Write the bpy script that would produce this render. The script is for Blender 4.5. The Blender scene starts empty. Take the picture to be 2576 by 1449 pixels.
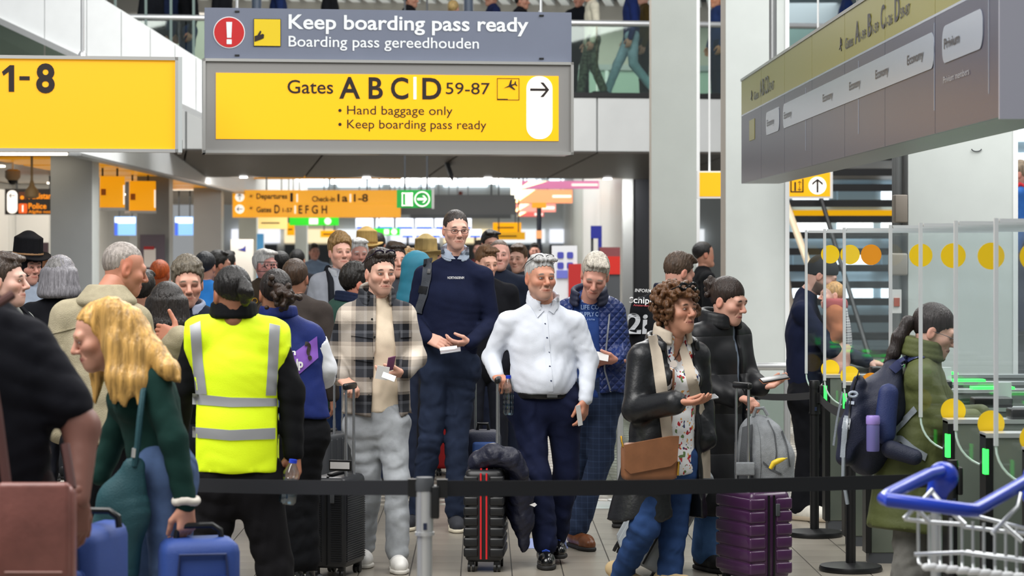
import bpy, bmesh, math, random
import numpy as np
from mathutils import Vector, Matrix
from mathutils.bvhtree import BVHTree

SC = bpy.context.scene
C = SC.collection
# ---------------------------------------------------------------- camera, light, exposure
F, CX, HY, CAMZ = 6082.0, 1215.0, 630.0, 1.8      # focal length (px), vanishing point, camera height (m)
cam_d = bpy.data.cameras.new('camera')
cam = bpy.data.objects.new('camera', cam_d)
C.objects.link(cam)
cam.location = (0, 0, CAMZ)
cam.rotation_euler = (math.pi / 2, 0, 0)
cam_d.sensor_width = 36
cam_d.lens = F * 36 / 2576
cam_d.shift_x = (1288 - CX) / 2576
cam_d.shift_y = -(724.5 - HY) / 2576
cam_d.clip_end = 400
cam_d.dof.use_dof = True
cam_d.dof.focus_distance = 14.0
cam_d.dof.aperture_fstop = 4.2
SC.camera = cam
w = bpy.data.worlds.new('hall_daylight')
SC.world = w
w.use_nodes = True
w.node_tree.nodes['Background'].inputs[0].default_value = (0.93, 0.97, 1.0, 1)
w.node_tree.nodes['Background'].inputs[1].default_value = 0.26

def area_light(name, loc, size, energy, rot=(0, 0, 0), col=(1, 1, 1), sy=None):
    l = bpy.data.lights.new(name, 'AREA')
    l.energy = energy
    l.color = col
    l.shape = 'RECTANGLE'
    l.size = size
    l.size_y = sy or size
    o = bpy.data.objects.new(name, l)
    C.objects.link(o)
    o.location = loc
    o.rotation_euler = rot
    return o

area_light('skylight_over_queue', (-3.5, 7.5, 8.2), 7, 1250, (math.radians(14), math.radians(-14), 0), (1, .98, .95), 9)  # added overhead fill light for the queue, no real skylight
area_light('skylight_over_gates', (5.5, 15, 8.0), 6, 950, (0, math.radians(24), 0), (1, .99, .97), 10)  # fill light added above the gate lanes, not an actual roof opening
area_light('skylight_hall', (0.5, 27, 9.5), 8, 1500, (math.radians(-8), 0, 0), (1, .99, .97), 8)  # added fill to brighten the hall from above
area_light('far_hall_light', (-1.0, 60, 4.2), 7, 900, (0, 0, 0), (1, .97, .92), 22)
area_light('left_hall_light', (-7.0, 42, 2.85), 3, 260, (0, 0, 0), (1, .9, .78), 20)
area_light('upper_floor_light', (0.0, 41, 6.0), 12, 420, (0, 0, 0), (1, .97, .93), 4)
try:
    SC.cycles.transparent_max_bounces = 64      # many glass panes stand one behind another
except AttributeError:
    pass
SC.view_settings.view_transform = 'Standard'
SC.view_settings.look = 'None'
SC.view_settings.gamma = 1
SC.view_settings.use_curve_mapping = False
SC.view_settings.exposure = 0.3

# ---------------------------------------------------------------- helpers
def P(px, py, d):
    """world point seen at photo pixel (px,py) at distance d"""
    return np.array([(px - CX) * d / F, d, CAMZ - (py - HY) * d / F])

def S(d):
    return F / d

def lin(h, a=1.0):
    h = h.lstrip('#')
    c = [int(h[i:i + 2], 16) / 255 for i in (0, 2, 4)]
    return tuple([(x / 12.92 if x <= .04045 else ((x + .055) / 1.055) ** 2.4) for x in c] + [a])

_mats = {}
def M(name, col='#808080', rough=.6, metal=0., bump=0., bscale=60., var=0., vscale=6., emit=0., spec=.5, coat=0., sheen=0., stretch=None):
    if name in _mats:
        return _mats[name]
    m = bpy.data.materials.new(name)
    m.use_nodes = True
    nt = m.node_tree
    b = nt.nodes['Principled BSDF']
    c = lin(col)
    b.inputs['Base Color'].default_value = c
    b.inputs['Roughness'].default_value = rough
    b.inputs['Metallic'].default_value = metal
    b.inputs['Specular IOR Level'].default_value = spec
    b.inputs['Coat Weight'].default_value = coat
    if sheen:
        b.inputs['Sheen Weight'].default_value = sheen
    if emit:
        b.inputs['Emission Color'].default_value = c
        b.inputs['Emission Strength'].default_value = emit
    m.diffuse_color = c
    src = None
    if bump or var:
        tc = nt.nodes.new('ShaderNodeTexCoord')
        src = tc.outputs['Object']
        if stretch:
            mp = nt.nodes.new('ShaderNodeMapping')
            mp.inputs['Scale'].default_value = stretch
            nt.links.new(src, mp.inputs[0])
            src = mp.outputs[0]
    if var:
        n = nt.nodes.new('ShaderNodeTexNoise')
        n.inputs['Scale'].default_value = vscale
        n.inputs['Detail'].default_value = 4
        nt.links.new(src, n.inputs['Vector'])
        r = nt.nodes.new('ShaderNodeValToRGB')
        r.color_ramp.elements[0].position = .3
        r.color_ramp.elements[1].position = .7
        r.color_ramp.elements[0].color = tuple([x * (1 - var) for x in c[:3]] + [1])
        r.color_ramp.elements[1].color = tuple([min(1, x * (1 + var)) for x in c[:3]] + [1])
        nt.links.new(n.outputs['Fac'], r.inputs[0])
        nt.links.new(r.outputs[0], b.inputs['Base Color'])
        if emit:
            nt.links.new(r.outputs[0], b.inputs['Emission Color'])
    if bump:
        n = nt.nodes.new('ShaderNodeTexNoise')
        n.inputs['Scale'].default_value = bscale
        n.inputs['Detail'].default_value = 3
        nt.links.new(src, n.inputs['Vector'])
        bp = nt.nodes.new('ShaderNodeBump')
        bp.inputs['Strength'].default_value = bump
        bp.inputs['Distance'].default_value = .01
        nt.links.new(n.outputs['Fac'], bp.inputs['Height'])
        nt.links.new(bp.outputs[0], b.inputs['Normal'])
    _mats[name] = m
    return m

def glass_mat(name, tint='#e8f4ee', refl=.1, rough=.02):
    if name in _mats:
        return _mats[name]
    m = bpy.data.materials.new(name)
    m.use_nodes = True
    nt = m.node_tree
    nt.nodes.clear()
    o = nt.nodes.new('ShaderNodeOutputMaterial')
    t = nt.nodes.new('ShaderNodeBsdfTransparent')
    t.inputs[0].default_value = lin(tint)
    g = nt.nodes.new('ShaderNodeBsdfGlossy')
    g.inputs['Roughness'].default_value = rough
    mx = nt.nodes.new('ShaderNodeMixShader')
    mx.inputs[0].default_value = refl
    nt.links.new(t.outputs[0], mx.inputs[1])
    nt.links.new(g.outputs[0], mx.inputs[2])
    nt.links.new(mx.outputs[0], o.inputs[0])
    _mats[name] = m
    return m

def np_mesh(name, v, faces, smooth=True):
    """faces: (n,4) or (n,3) int array, or list of tuples"""
    me = bpy.data.meshes.new(name)
    if isinstance(faces, np.ndarray):
        k = faces.shape[1]
        n = len(faces)
        me.vertices.add(len(v))
        me.vertices.foreach_set('co', np.asarray(v, np.float32).ravel())
        me.loops.add(n * k)
        me.loops.foreach_set('vertex_index', faces.astype(np.int32).ravel())
        me.polygons.add(n)
        me.polygons.foreach_set('loop_start', np.arange(0, n * k, k, dtype=np.int32))
        me.update(calc_edges=True)
    else:
        me.from_pydata([tuple(x) for x in v], [], faces)
        me.update()
    if smooth:
        me.polygons.foreach_set('use_smooth', np.ones(len(me.polygons), bool))
    return me

def link(name, me, mat=None, parent=None, loc=None):
    o = bpy.data.objects.new(name, me)
    C.objects.link(o)
    if mat is not None and me is not None:
        me.materials.clear()
        me.materials.append(mat)
    if parent is not None:
        o.parent = parent
    if loc is not None:
        o.location = loc
    return o

def tag(o, label, cat, group=None):
    o['label'] = label
    o['category'] = cat
    if group:
        o['group'] = group
    return o

def thing(name, label, cat, loc=(0, 0, 0), rz=0, group=None, rot=None):
    o = bpy.data.objects.new(name, None)
    C.objects.link(o)
    o.location = loc
    o.rotation_euler = rot or (0, 0, rz)
    o.empty_display_size = .1
    return tag(o, label, cat, group)

class MB:
    """collects simple shapes in local coordinates, builds ONE mesh object"""
    def __init__(s):
        s.v = []
        s.f = []
        s.sm = []
    def add(s, v, f, smooth=False):
        n = len(s.v)
        s.v += [tuple(x) for x in v]
        s.f += [tuple(i + n for i in q) for q in f]
        s.sm += [smooth] * len(f)
        return s
    def box(s, x0, x1, y0, y1, z0, z1, bev=0):
        if bev:
            bm = bmesh.new()
            bmesh.ops.create_cube(bm, size=1)
            for q in bm.verts:
                q.co = ((x0 + x1) / 2 + q.co.x * (x1 - x0), (y0 + y1) / 2 + q.co.y * (y1 - y0), (z0 + z1) / 2 + q.co.z * (z1 - z0))
            bmesh.ops.bevel(bm, geom=bm.edges[:], offset=bev, segments=3, affect='EDGES', profile=.5)
            bm.verts.index_update()
            s.add([q.co[:] for q in bm.verts], [[a.index for a in p.verts] for p in bm.faces], True)
            bm.free()
            return s
        v = [(x, y, z) for z in (z0, z1) for y in (y0, y1) for x in (x0, x1)]
        return s.add(v, [(0, 2, 3, 1), (4, 5, 7, 6), (0, 1, 5, 4), (2, 6, 7, 3), (0, 4, 6, 2), (1, 3, 7, 5)])
    def tube(s, pts, r, n=10, cap=True, closed=False):
        pts = [Vector(p) for p in pts]
        m = len(pts)
        rs = r if isinstance(r, (list, tuple)) else [r] * m
        rings = []
        up = None
        for i, p in enumerate(pts):
            if closed:
                t = (pts[(i + 1) % m] - pts[i - 1]).normalized()
            else:
                t = (pts[min(i + 1, m - 1)] - pts[max(i - 1, 0)]).normalized()
            if up is None:
                up = t.orthogonal().normalized()
            up = (up - t * up.dot(t)).normalized()
            b = t.cross(up)
            rings.append([p + (up * math.cos(a) + b * math.sin(a)) * rs[i] for a in [2 * math.pi * j / n for j in range(n)]])
        v = [q for rg in rings for q in rg]
        f = []
        for i in range(m if closed else m - 1):
            for j in range(n):
                k = ((i + 1) % m) * n
                f.append((i * n + j, i * n + (j + 1) % n, k + (j + 1) % n, k + j))
        if cap and not closed:
            f.append(tuple(range(n - 1, -1, -1)))
            f.append(tuple((m - 1) * n + j for j in range(n)))
        return s.add(v, f, True)
    def cyl(s, c, r, z0, z1, n=24, axis='z'):
        if axis == 'z':
            return s.tube([(c[0], c[1], z0), (c[0], c[1], z1)], r, n)
        if axis == 'x':
            return s.tube([(z0, c[0], c[1]), (z1, c[0], c[1])], r, n)
        return s.tube([(c[0], z0, c[1]), (c[0], z1, c[1])], r, n)
    def lathe(s, prof, n=24, c=(0, 0)):
        v = [(c[0] + r * math.cos(2 * math.pi * j / n), c[1] + r * math.sin(2 * math.pi * j / n), z) for r, z in prof for j in range(n)]
        f = [(i * n + j, i * n + (j + 1) % n, (i + 1) * n + (j + 1) % n, (i + 1) * n + j) for i in range(len(prof) - 1) for j in range(n)]
        f.append(tuple(range(n - 1, -1, -1)))
        f.append(tuple((len(prof) - 1) * n + j for j in range(n)))
        return s.add(v, f, True)
    def prism(s, pts, y0, y1):
        """polygon in x,z extruded along y"""
        n = len(pts)
        v = [(x, y0, z) for x, z in pts] + [(x, y1, z) for x, z in pts]
        f = [tuple(range(n)), tuple(range(2 * n - 1, n - 1, -1))]
        f += [(i, n + i, n + (i + 1) % n, (i + 1) % n) for i in range(n)]
        return s.add(v, f)
    def build(s, name, mat, parent=None, loc=None):
        me = bpy.data.meshes.new(name)
        me.from_pydata(s.v, [], s.f)
        me.update()
        me.polygons.foreach_set('use_smooth', np.array(s.sm, bool))
        bm = bmesh.new()
        bm.from_mesh(me)
        bmesh.ops.recalc_face_normals(bm, faces=bm.faces[:])
        for e in bm.edges:
            if len(e.link_faces) == 2 and e.calc_face_angle(0) > .7:
                e.smooth = False
        bm.to_mesh(me)
        bm.free()
        return link(name, me, mat, parent, loc)

def boxo(name, mat, parent, x0, x1, y0, y1, z0, z1, bev=0):
    return MB().box(x0, x1, y0, y1, z0, z1, bev).build(name, mat, parent)

def struct(o):
    o['kind'] = 'structure'
    return o

def rrect(x0, x1, z0, z1, r, n=6):
    p = []
    for cx, cz, a in ((x1 - r, z1 - r, 0), (x0 + r, z1 - r, 90), (x0 + r, z0 + r, 180), (x1 - r, z0 + r, 270)):
        p += [(cx + r * math.cos(math.radians(a + 90 * i / n)), cz + r * math.sin(math.radians(a + 90 * i / n))) for i in range(n + 1)]
    return p

def text_mesh(s, bold=0.):
    c = bpy.data.curves.new('lettering', 'FONT')
    c.body = s
    c.offset = bold
    c.resolution_u = 4
    o = bpy.data.objects.new('lettering', c)
    me = bpy.data.meshes.new_from_object(o)
    bpy.data.objects.remove(o)
    bpy.data.curves.remove(c)
    v = np.array([q.co[:] for q in me.vertices])
    f = [tuple(p.vertices) for p in me.polygons]
    bpy.data.meshes.remove(me)
    return v, f

_cap = None
def text(s, parent, mat, x0, x1, z, cap, y=-.004, bold=0., name='lettering'):
    """lettering in the x,z plane facing -y, fitted between x0 and x1, baseline z, capital height cap"""
    global _cap
    if _cap is None:
        _cap = text_mesh('H')[0][:, 1].max()
    v, f = text_mesh(s, bold)
    a, b = v[:, 0].min(), v[:, 0].max()
    k = cap / _cap
    if ' ' in s:
        ws = s.split(' ')
        for i, wd in enumerate(ws):
            e = text_mesh(' '.join(ws[:i + 1]), bold)[0][:, 0].max()
            t = text_mesh(wd, bold)[0][:, 0]
            q = (x1 - x0) / (b - a)
            o = text(wd, parent, mat, x0 + (e - (t.max() - t.min()) - a) * q, x0 + (e - a) * q, z, cap, y, bold, name)
        return o
    w = np.zeros_like(v)
    w[:, 0] = x0 + (v[:, 0] - a) * (x1 - x0) / (b - a)
    w[:, 1] = y
    w[:, 2] = z + v[:, 1] * k
    return link(name, np_mesh(name, w, f, False), mat, parent)

def poly(pts, parent, mat, y=-.004, name='symbol', th=.003):
    return MB().prism(pts, y, y + th).build(name, mat, parent)

PLANE = [(.05, 0), (.5, .06), (.78, .42), (.9, .42), (.72, .06), (.98, .05), (1.08, .2), (1.16, .2), (1.1, 0), (1.16, -.2), (1.08, -.2), (.98, -.05), (.72, -.06), (.9, -.42), (.78, -.42), (.5, -.06)]
def plane_icon(parent, mat, cx, cz, size, ang=0, y=-.005):
    ca, sa = math.cos(ang), math.sin(ang)
    pts = [((x - .6) * size, z * size) for x, z in PLANE]
    return poly([(cx + x * ca - z * sa, cz + x * sa + z * ca) for x, z in pts], parent, mat, y)
def arrow_icon(parent, mat, cx, cz, L, ang=0, y=-.006, t=.13):
    a = [(-.5, -t / 2), (.3, -t / 2), (.02, -.38), (.2, -.38), (.5, 0), (.2, .38), (.02, .38), (.3, t / 2), (-.5, t / 2)]
    ca, sa = math.cos(ang), math.sin(ang)
    return poly([(cx + L * (x * ca - z * sa), cz + L * (x * sa + z * ca)) for x, z in a], parent, mat, y, 'arrow')
def disc(cx, cz, r, n=32):
    return [(cx + r * math.cos(2 * math.pi * i / n), cz + r * math.sin(2 * math.pi * i / n)) for i in range(n)]
# ---------------------------------------------------------------- materials of the place
m_tile = M('floor_tile_ceramic', '#8f897e', .26, var=.07, vscale=1.3, bump=.03, bscale=9)
m_grout = M('floor_grout', '#3c3833', .8)
m_white = M('white_panel', '#f1f4f4', .45, var=.02)
m_colgrey = M('column_grey', '#b5bbb6', .5, var=.04, vscale=2)
m_colgrey2 = M('column_dark_grey', '#8d9091', .5, var=.04, vscale=2)
m_colwhite = M('column_white', '#d3d9d6', .45, var=.02)
m_trimwhite = M('trim_white', '#f2f4f4', .4)
m_alu = M('brushed_aluminium', '#aeb0b0', .35, .85, bump=.1, bscale=40, stretch=(1, 30, 1))
m_steel = M('stainless_steel', '#dcdedf', .28, .7)
m_fascia = M('fascia_panel', '#d3d5d4', .35, .25, var=.06, vscale=1.2)
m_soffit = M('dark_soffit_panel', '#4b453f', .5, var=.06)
m_black = M('black_metal', '#0d0e10', .4)
m_blackmat = M('black_matte', '#101113', .75)
m_dkgrey = M('dark_grey', '#44474b', .6)
m_ceil = M('ceiling_metal_slat', '#b3a696', .35, .3)
m_beigewall = M('upper_wall_beige', '#b8b2a8', .7, var=.05, vscale=.8)
m_glow = M('luminaire_white', '#ffffff', .5, emit=4.0)
m_window = M('bright_window_pane', '#e4f0f8', .3, emit=1.6)
m_winblue = M('blue_grey_window', '#7f98a6', .2, emit=.25)
m_glass = glass_mat('clear_balustrade_glass', '#dcebe4', .08)
m_gate_glass = glass_mat('clear_gate_glass', '#feffff', .035)

class Fr:
    """upright frame: origin under photo column px at distance d, x axis turned by ang"""
    def __init__(s, px, d, ang=0):
        s.x0, s.d0, s.a = (px - CX) * d / F, d, math.radians(ang)
    def u(s, px):
        t = (px - CX) / F
        return (t * s.d0 - s.x0) / (math.cos(s.a) - t * math.sin(s.a))
    def d(s, px):
        return s.d0 + s.u(px) * math.sin(s.a)
    def z(s, py, px=None):
        return CAMZ - (py - HY) * (s.d0 if px is None else s.d(px)) / F
    def place(s, o):
        o.location = (s.x0, s.d0, 0)
        o.rotation_euler = (0, 0, s.a)
        return o

# ---------------------------------------------------------------- floor
floor = struct(boxo('floor', m_grout, None, -16, 16, -2, 84, -.12, -.004))
TP = .285
tb = MB().box(-TP / 2 + .0035, TP / 2 - .0035, -TP / 2 + .0015, TP / 2 - .0015, -.01, 0)
t0 = tb.build('floor_tile', m_tile, floor, (0, 0, 0))
near, cells = [], []
for j in range(0, 290):
    y = .4 + j * TP
    hw = 1.2 + y * 1400 / F
    for i in range(-60, 61):
        x = .162 + TP / 2 + i * TP
        if abs(x - .012 * y) < hw:
            cells.append((x, y, 630 + CAMZ * F / y))
cells.sort(key=lambda c: -c[2])
first = True
big = []
count = 0
for x, y, py in cells:
    if 12.75 < y and count < 300 and -2.85 < x < 2.75:
        if first:
            t0.location = (x, y, 0)
            first = False
        else:
            o = t0.copy()
            C.objects.link(o)
            o.location = (x, y, 0)
        count += 1
    elif y < 45:
        big.append((x, y))
tv, tf = np.array(tb.v), np.array(tb.f)
bv = (np.array([(x, y, 0) for x, y in big])[:, None, :] + tv[None]).reshape(-1, 3)
bf = (np.arange(len(big))[:, None, None] * 8 + tf[None]).reshape(-1, 4)
o = link('tile_field', np_mesh('tile_field', bv, bf, False), m_tile, floor)
o['kind'] = 'stuff'
boxo('far_tile_paving', m_tile, floor, -12, 12, 45, 83, -.006, 0)

# ---------------------------------------------------------------- columns
def column(n, pxl, pxr, d, depth, z1, mf, ms, edge=None, ang=0):
    """front face between two photo columns, side panels and edge trims as parts"""
    x0, x1 = (pxl - CX) * d / F, (pxr - CX) * d / F
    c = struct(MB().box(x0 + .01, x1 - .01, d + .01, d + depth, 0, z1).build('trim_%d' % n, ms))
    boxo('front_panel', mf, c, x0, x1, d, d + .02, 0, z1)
    boxo('skirting', m_steel, c, x0 - .012, x1 + .012, d - .012, d + depth, 0, .12)
    if edge == 'r':
        boxo('corner_trim', m_trimwhite, c, x1, x1 + .035, d - .01, d + .06, 0, z1)
    if edge == 'l':
        boxo('corner_trim', m_trimwhite, c, x0 - .03, x0, d - .01, d + .06, 0, z1)
    return c
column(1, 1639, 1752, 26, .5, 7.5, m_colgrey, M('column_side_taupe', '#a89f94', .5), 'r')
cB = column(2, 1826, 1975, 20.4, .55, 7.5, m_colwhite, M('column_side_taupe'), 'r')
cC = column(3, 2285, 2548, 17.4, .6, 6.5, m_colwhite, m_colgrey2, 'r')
for k, zz in enumerate((0, .05, .1)):
    MB().cyl((3.035, 17.62 + zz * 2), .022, 0, 6, 10).build('cable_pipe', m_colgrey2, cC)
boxo('junction_box', M('junction_box_taupe', '#a39a90', .5), cC, 2.93, 3.05, 17.35, 17.5, 1.62, 1.78, .015)
boxo('conduit_cover', M('conduit_taupe', '#8f867c', .5), cC, 2.96, 3.05, 17.36, 17.5, 2.0, 2.2, .008)
boxo('notice_sticker', M('sticker_white', '#e3e1df', .6), cC, 2.93, 3.0, 17.33, 17.345, 1.35, 1.52)
boxo('notice_sticker', M('sticker_red', '#b4553f', .6), cC, 2.945, 2.985, 17.32, 17.33, 1.4, 1.46)
MB().tube([(3.55 + .035 * math.cos(a), 17.39, 2.53 + .018 * math.sin(a)) for a in np.linspace(math.pi, 2 * math.pi, 12)], .004, 6).build('cable_loop', m_dkgrey, cC)
cl = []
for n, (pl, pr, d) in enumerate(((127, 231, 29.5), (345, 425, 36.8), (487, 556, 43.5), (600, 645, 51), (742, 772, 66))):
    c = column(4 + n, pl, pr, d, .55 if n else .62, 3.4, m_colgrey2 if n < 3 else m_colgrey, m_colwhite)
    cl.append(c)
# clamp bracket and dark door recess on the wall behind the first tall column
f1 = Fr(1592, 40.6, 0)
struct(boxo('door_1', M('dark_door_leaf', '#15171c', .4), None, f1.u(1592) + f1.x0, f1.x0 + f1.u(1640), 40.6, 40.7, 0, f1.z(437)))
boxo('door_frame', m_colgrey2, bpy.data.objects['door_1'], f1.x0 + f1.u(1566), f1.x0 + f1.u(1592), 40.55, 40.75, 0, f1.z(437))

# ---------------------------------------------------------------- upper bridge (footbridge across the hall)
br = Fr(1440, 35.5, 8)
zt, zb = 4.10, 3.23
bridge = struct(br.place(MB().box(-9.5, 4.6, .06, 5.0, zb + .02, zt).build('floor_upper', m_colgrey2)))
seam = br.u(1502)
for k in range(-5, 3):
    boxo('fascia_panel', m_fascia, bridge, seam + 2.0 * k + .012, seam + 2.0 * (k + 1) - .012, 0, .06, zb + .03, zt - .06)
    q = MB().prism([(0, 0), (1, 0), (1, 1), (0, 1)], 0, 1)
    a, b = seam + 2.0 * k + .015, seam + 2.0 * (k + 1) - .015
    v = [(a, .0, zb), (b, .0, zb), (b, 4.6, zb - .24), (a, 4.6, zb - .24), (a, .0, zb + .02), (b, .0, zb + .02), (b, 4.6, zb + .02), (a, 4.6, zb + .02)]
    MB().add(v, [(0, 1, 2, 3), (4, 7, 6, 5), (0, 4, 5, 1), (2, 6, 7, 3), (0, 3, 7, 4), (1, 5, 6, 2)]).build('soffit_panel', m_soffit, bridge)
boxo('edge_channel', m_black, bridge, -9.5, 4.6, -.02, .1, zt - .05, zt + .02)
zr = 5.14
MB().tube([(-9.4, .0, zr), (4.5, .0, zr)], .045, 10).build('handrail', m_steel, bridge)
for k in range(-5, 3):
    boxo('glass_pane', m_glass, bridge, seam + 2.0 * k + .01, seam + 2.0 * (k + 1) - .01, .02, .035, zt, zr - .04)
for px in (290, 367, 430, 487):
    boxo('glass_mullion', M('glass_edge_green', '#6f8580', .3), bridge, br.u(px) - .018, br.u(px) + .018, -.03, .05, zt, 6.2)
for k in range(5):
    xx = seam + 1.0 - 2.0 * k
    boxo('soffit_downlight', m_glow, bridge, xx - .06, xx + .06, 4.3, 4.42, zb - .255, zb - .235)
    w_ = (br.x0 + xx * math.cos(br.a) - 4.36 * math.sin(br.a), br.d0 + xx * math.sin(br.a) + 4.36 * math.cos(br.a), zb - .27)
    area_light('soffit_downlight_lamp', w_, .4, 48, (math.radians(25), 0, 0), (1, .97, .92), .2)
# upper storey behind the bridge: wall, lower dado, slatted ceiling
uw = struct(br.place(MB().box(-9.5, 8, 8.0, 8.15, zt, 6.4).build('wall_upper', m_beigewall)))
boxo('dado_panel', M('green_grey_dado', '#9fb3a5', .4), uw, -9.5, 8, 7.9, 8.0, zt, zt + .95)
boxo('dado_rail', m_alu, uw, -9.5, 8, 7.85, 8.0, zt + .95, zt + 1.05)
for x in range(-8, 8, 2):
    boxo('dado_mullion', m_colwhite, uw, x, x + .06, 7.86, 7.9, zt, zt + .95)
struct(br.place(MB().box(-9.5, 8, 4.9, 8, zt - .3, zt).build('floor_upper_landing', m_colgrey2)))
uc = struct(br.place(MB().box(-9.5, 8, 1.0, 8.1, 6.32, 6.45).build('ceiling_upper', m_dkgrey)))
for k in range(44):
    x = -7 + k * .27
    q = MB()
    q.add([(x, 1.2, 6.22), (x + .15, 1.2, 6.22), (x + 1.9, 8, 6.22), (x + 1.75, 8, 6.22), (x, 1.2, 6.3), (x + .15, 1.2, 6.3), (x + 1.9, 8, 6.3), (x + 1.75, 8, 6.3)],
          [(0, 1, 2, 3), (4, 7, 6, 5), (0, 4, 5, 1), (2, 6, 7, 3), (0, 3, 7, 4), (1, 5, 6, 2)])
    q.build('ceiling_slat', m_white, uc)
for px in (655, 1206):
    MB().cyl((br.u(px), 1.2), .075, zt, 6.3, 14).build('round_post', M('post_blue_grey', '#5a6678', .4), bridge)

# ---------------------------------------------------------------- white stair flank rising to the upper left, lower ceiling on the left
st = Fr(0, 30, 0)
def pz(pts, fr):
    return [(fr.u(x), fr.z(y, x)) for x, y in pts]
flank = struct(st.place(MB().prism(pz([(-160, -267), (265, 0), (600, 210), (600, 330), (0, 48), (-160, -30)], st), .05, 2.2).build('wall_stair_flank', m_colwhite)))
xs = [-160, -40, 112, 218, 305, 378, 440, 493, 600]
for a, b in zip(xs[:-1], xs[1:]):
    t = lambda x: 0 + (x - 265) * .627
    bo = lambda x: 48 + x * .47
    MB().prism(pz([(a + .8, t(a)), (b - .8, t(b)), (b - .8, bo(b)), (a + .8, bo(a))], st), 0, .05).build('flank_panel', m_white, flank)
MB().prism(pz([(-160, bo(-160) - 3), (600, bo(600) - 3), (600, bo(600) + 12), (-160, bo(-160) + 14)], st), -.06, .04).build('flank_edge_trim', m_alu, flank)
cx = -4.62
ceiL = struct(boxo('ceiling_left', m_dkgrey, None, -12, cx, 27.2, 62, 3.02, 3.1))
rng = random.Random(3)
for k in range(60):
    y = 27.3 + k * .58
    boxo('ceiling_slat', m_ceil, ceiL, -12, cx - .05, y, y + .45, 2.97, 3.02)
for k in range(6):
    boxo('ceiling_lamp', M('lamp_warm', '#fff1d8', .5, emit=6), ceiL, -5.9 - (k % 2) * 1.6, -5.0 - (k % 2) * 1.6, 29 + k * 4.2, 29.2 + k * 4.2, 2.95, 2.97)
tb2 = struct(boxo('trim_bulkhead', m_white, None, cx, cx + .12, 27, 62, 2.89, 3.5))
boxo('bulkhead_lip', m_alu, tb2, cx - .02, cx + .13, 27, 62, 2.86, 2.89)
for k in range(7):
    boxo('amber_ceiling_panel', M('amber_lit_panel', '#e59a10', .35, emit=.35), ceiL, cx - 1.5, cx - .1, 30 + k * 2.2, 31.9 + k * 2.2, 2.93, 2.96)
# left side wall of the hall
wl = struct(boxo('wall_left', m_white, None, -8.6, -8.3, 40.5, 62, 0, 3.0))
for k in range(10):
    boxo('wall_panel', M('wall_panel_light', '#dcdedd', .5), wl, -8.3, -8.27, 40.6 + 1.6 * k, 42.15 + 1.6 * k, .1, 2.95)
wl2 = struct(boxo('wall_left_return', m_white, None, -12, -7.0, 42.5, 42.7, 0, 3.0))
for k in range(4):
    boxo('wall_panel', M('wall_panel_light'), wl2, -7.0 - (k + 1) * .6, -7.0 - k * .6 - .02, 42.47, 42.5, .1, 2.95)

# ---------------------------------------------------------------- far hall
struct(boxo('ceiling_far', M('far_ceiling', '#c9c4bc', .6), None, -9, 9, 46.5, 82, 4.55, 4.7))
wb = struct(boxo('wall_back', M('far_wall', '#cfd3d2', .7), None, -9, 9, 80, 80.2, 0, 4.6))
for k in range(9):
    x = -8.3 + k * 1.75
    boxo('clerestory_window', m_window, wb, x, x + 1.45, 79.85, 80, 3.9, 4.3)
    boxo('red_bracket', M('red_bracket', '#a4594f', .6), wb, x + .5, x + .62, 79.7, 79.9, 3.45, 3.75)
    boxo('shop_bay', M('shop_bay_dark', '#3c4148', .6), wb, x, x + 1.5, 79.8, 79.95, .0, 2.0)
    boxo('lit_fascia', M('lit_fascia_%d' % (k % 3), ('#f1f4ff', '#fbe7bd', '#e9eef2')[k % 3], .5, emit=.8), wb, x, x + 1.6, 79.75, 79.85, 2.05, 2.5)
hc = thing('ceiling_luminaire', 'long white strip luminaire under the far hall ceiling', 'light', (0, 0, 0))
for n, (a, b, py, d) in enumerate(((716, 826, 455, 60), (830, 920, 457, 62), (928, 1150, 458, 64), (1162, 1270, 459, 64))):
    g = Fr(a, d)
    q = hc if n == 0 else thing('ceiling_luminaire', '', 'light')
    q['label'] = 'long white strip luminaire under the far hall ceiling'
    q['group'] = 'strip luminaires of the far hall'
    g.place(q)
    boxo('housing', m_white, q, 0, g.u(b), 0, .3, g.z(449) , 4.56)
    boxo('diffuser', m_glow, q, .03, g.u(b) - .03, -.01, .28, g.z(462), g.z(449))
# right wall of the far hall: pale ribs running away
wr = struct(boxo('wall_right', M('right_wall_base', '#a9aaa8', .6), None, 2.72, 2.9, 41.3, 82, 0, 4.15))
for k, (a, b, c) in enumerate(((1592, 1566, '#8f938f'), (1566, 1510, '#d9dad8'), (1510, 1466, '#e2e4e4'), (1466, 1438, '#b6bab6'), (1438, 1413, '#dcdcd8'), (1413, 1398, '#c09a62'), (1398, 1382, '#8a8a78'), (1382, 1366, '#c9cfcc'))):
    X = 2.66
    boxo('wall_panel', M('wall_rib_%d' % k, c, .45), wr, X, X + .06, X * F / (a - CX) + .1, X * F / (b - CX) - .1, 0, 4.14)

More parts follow.
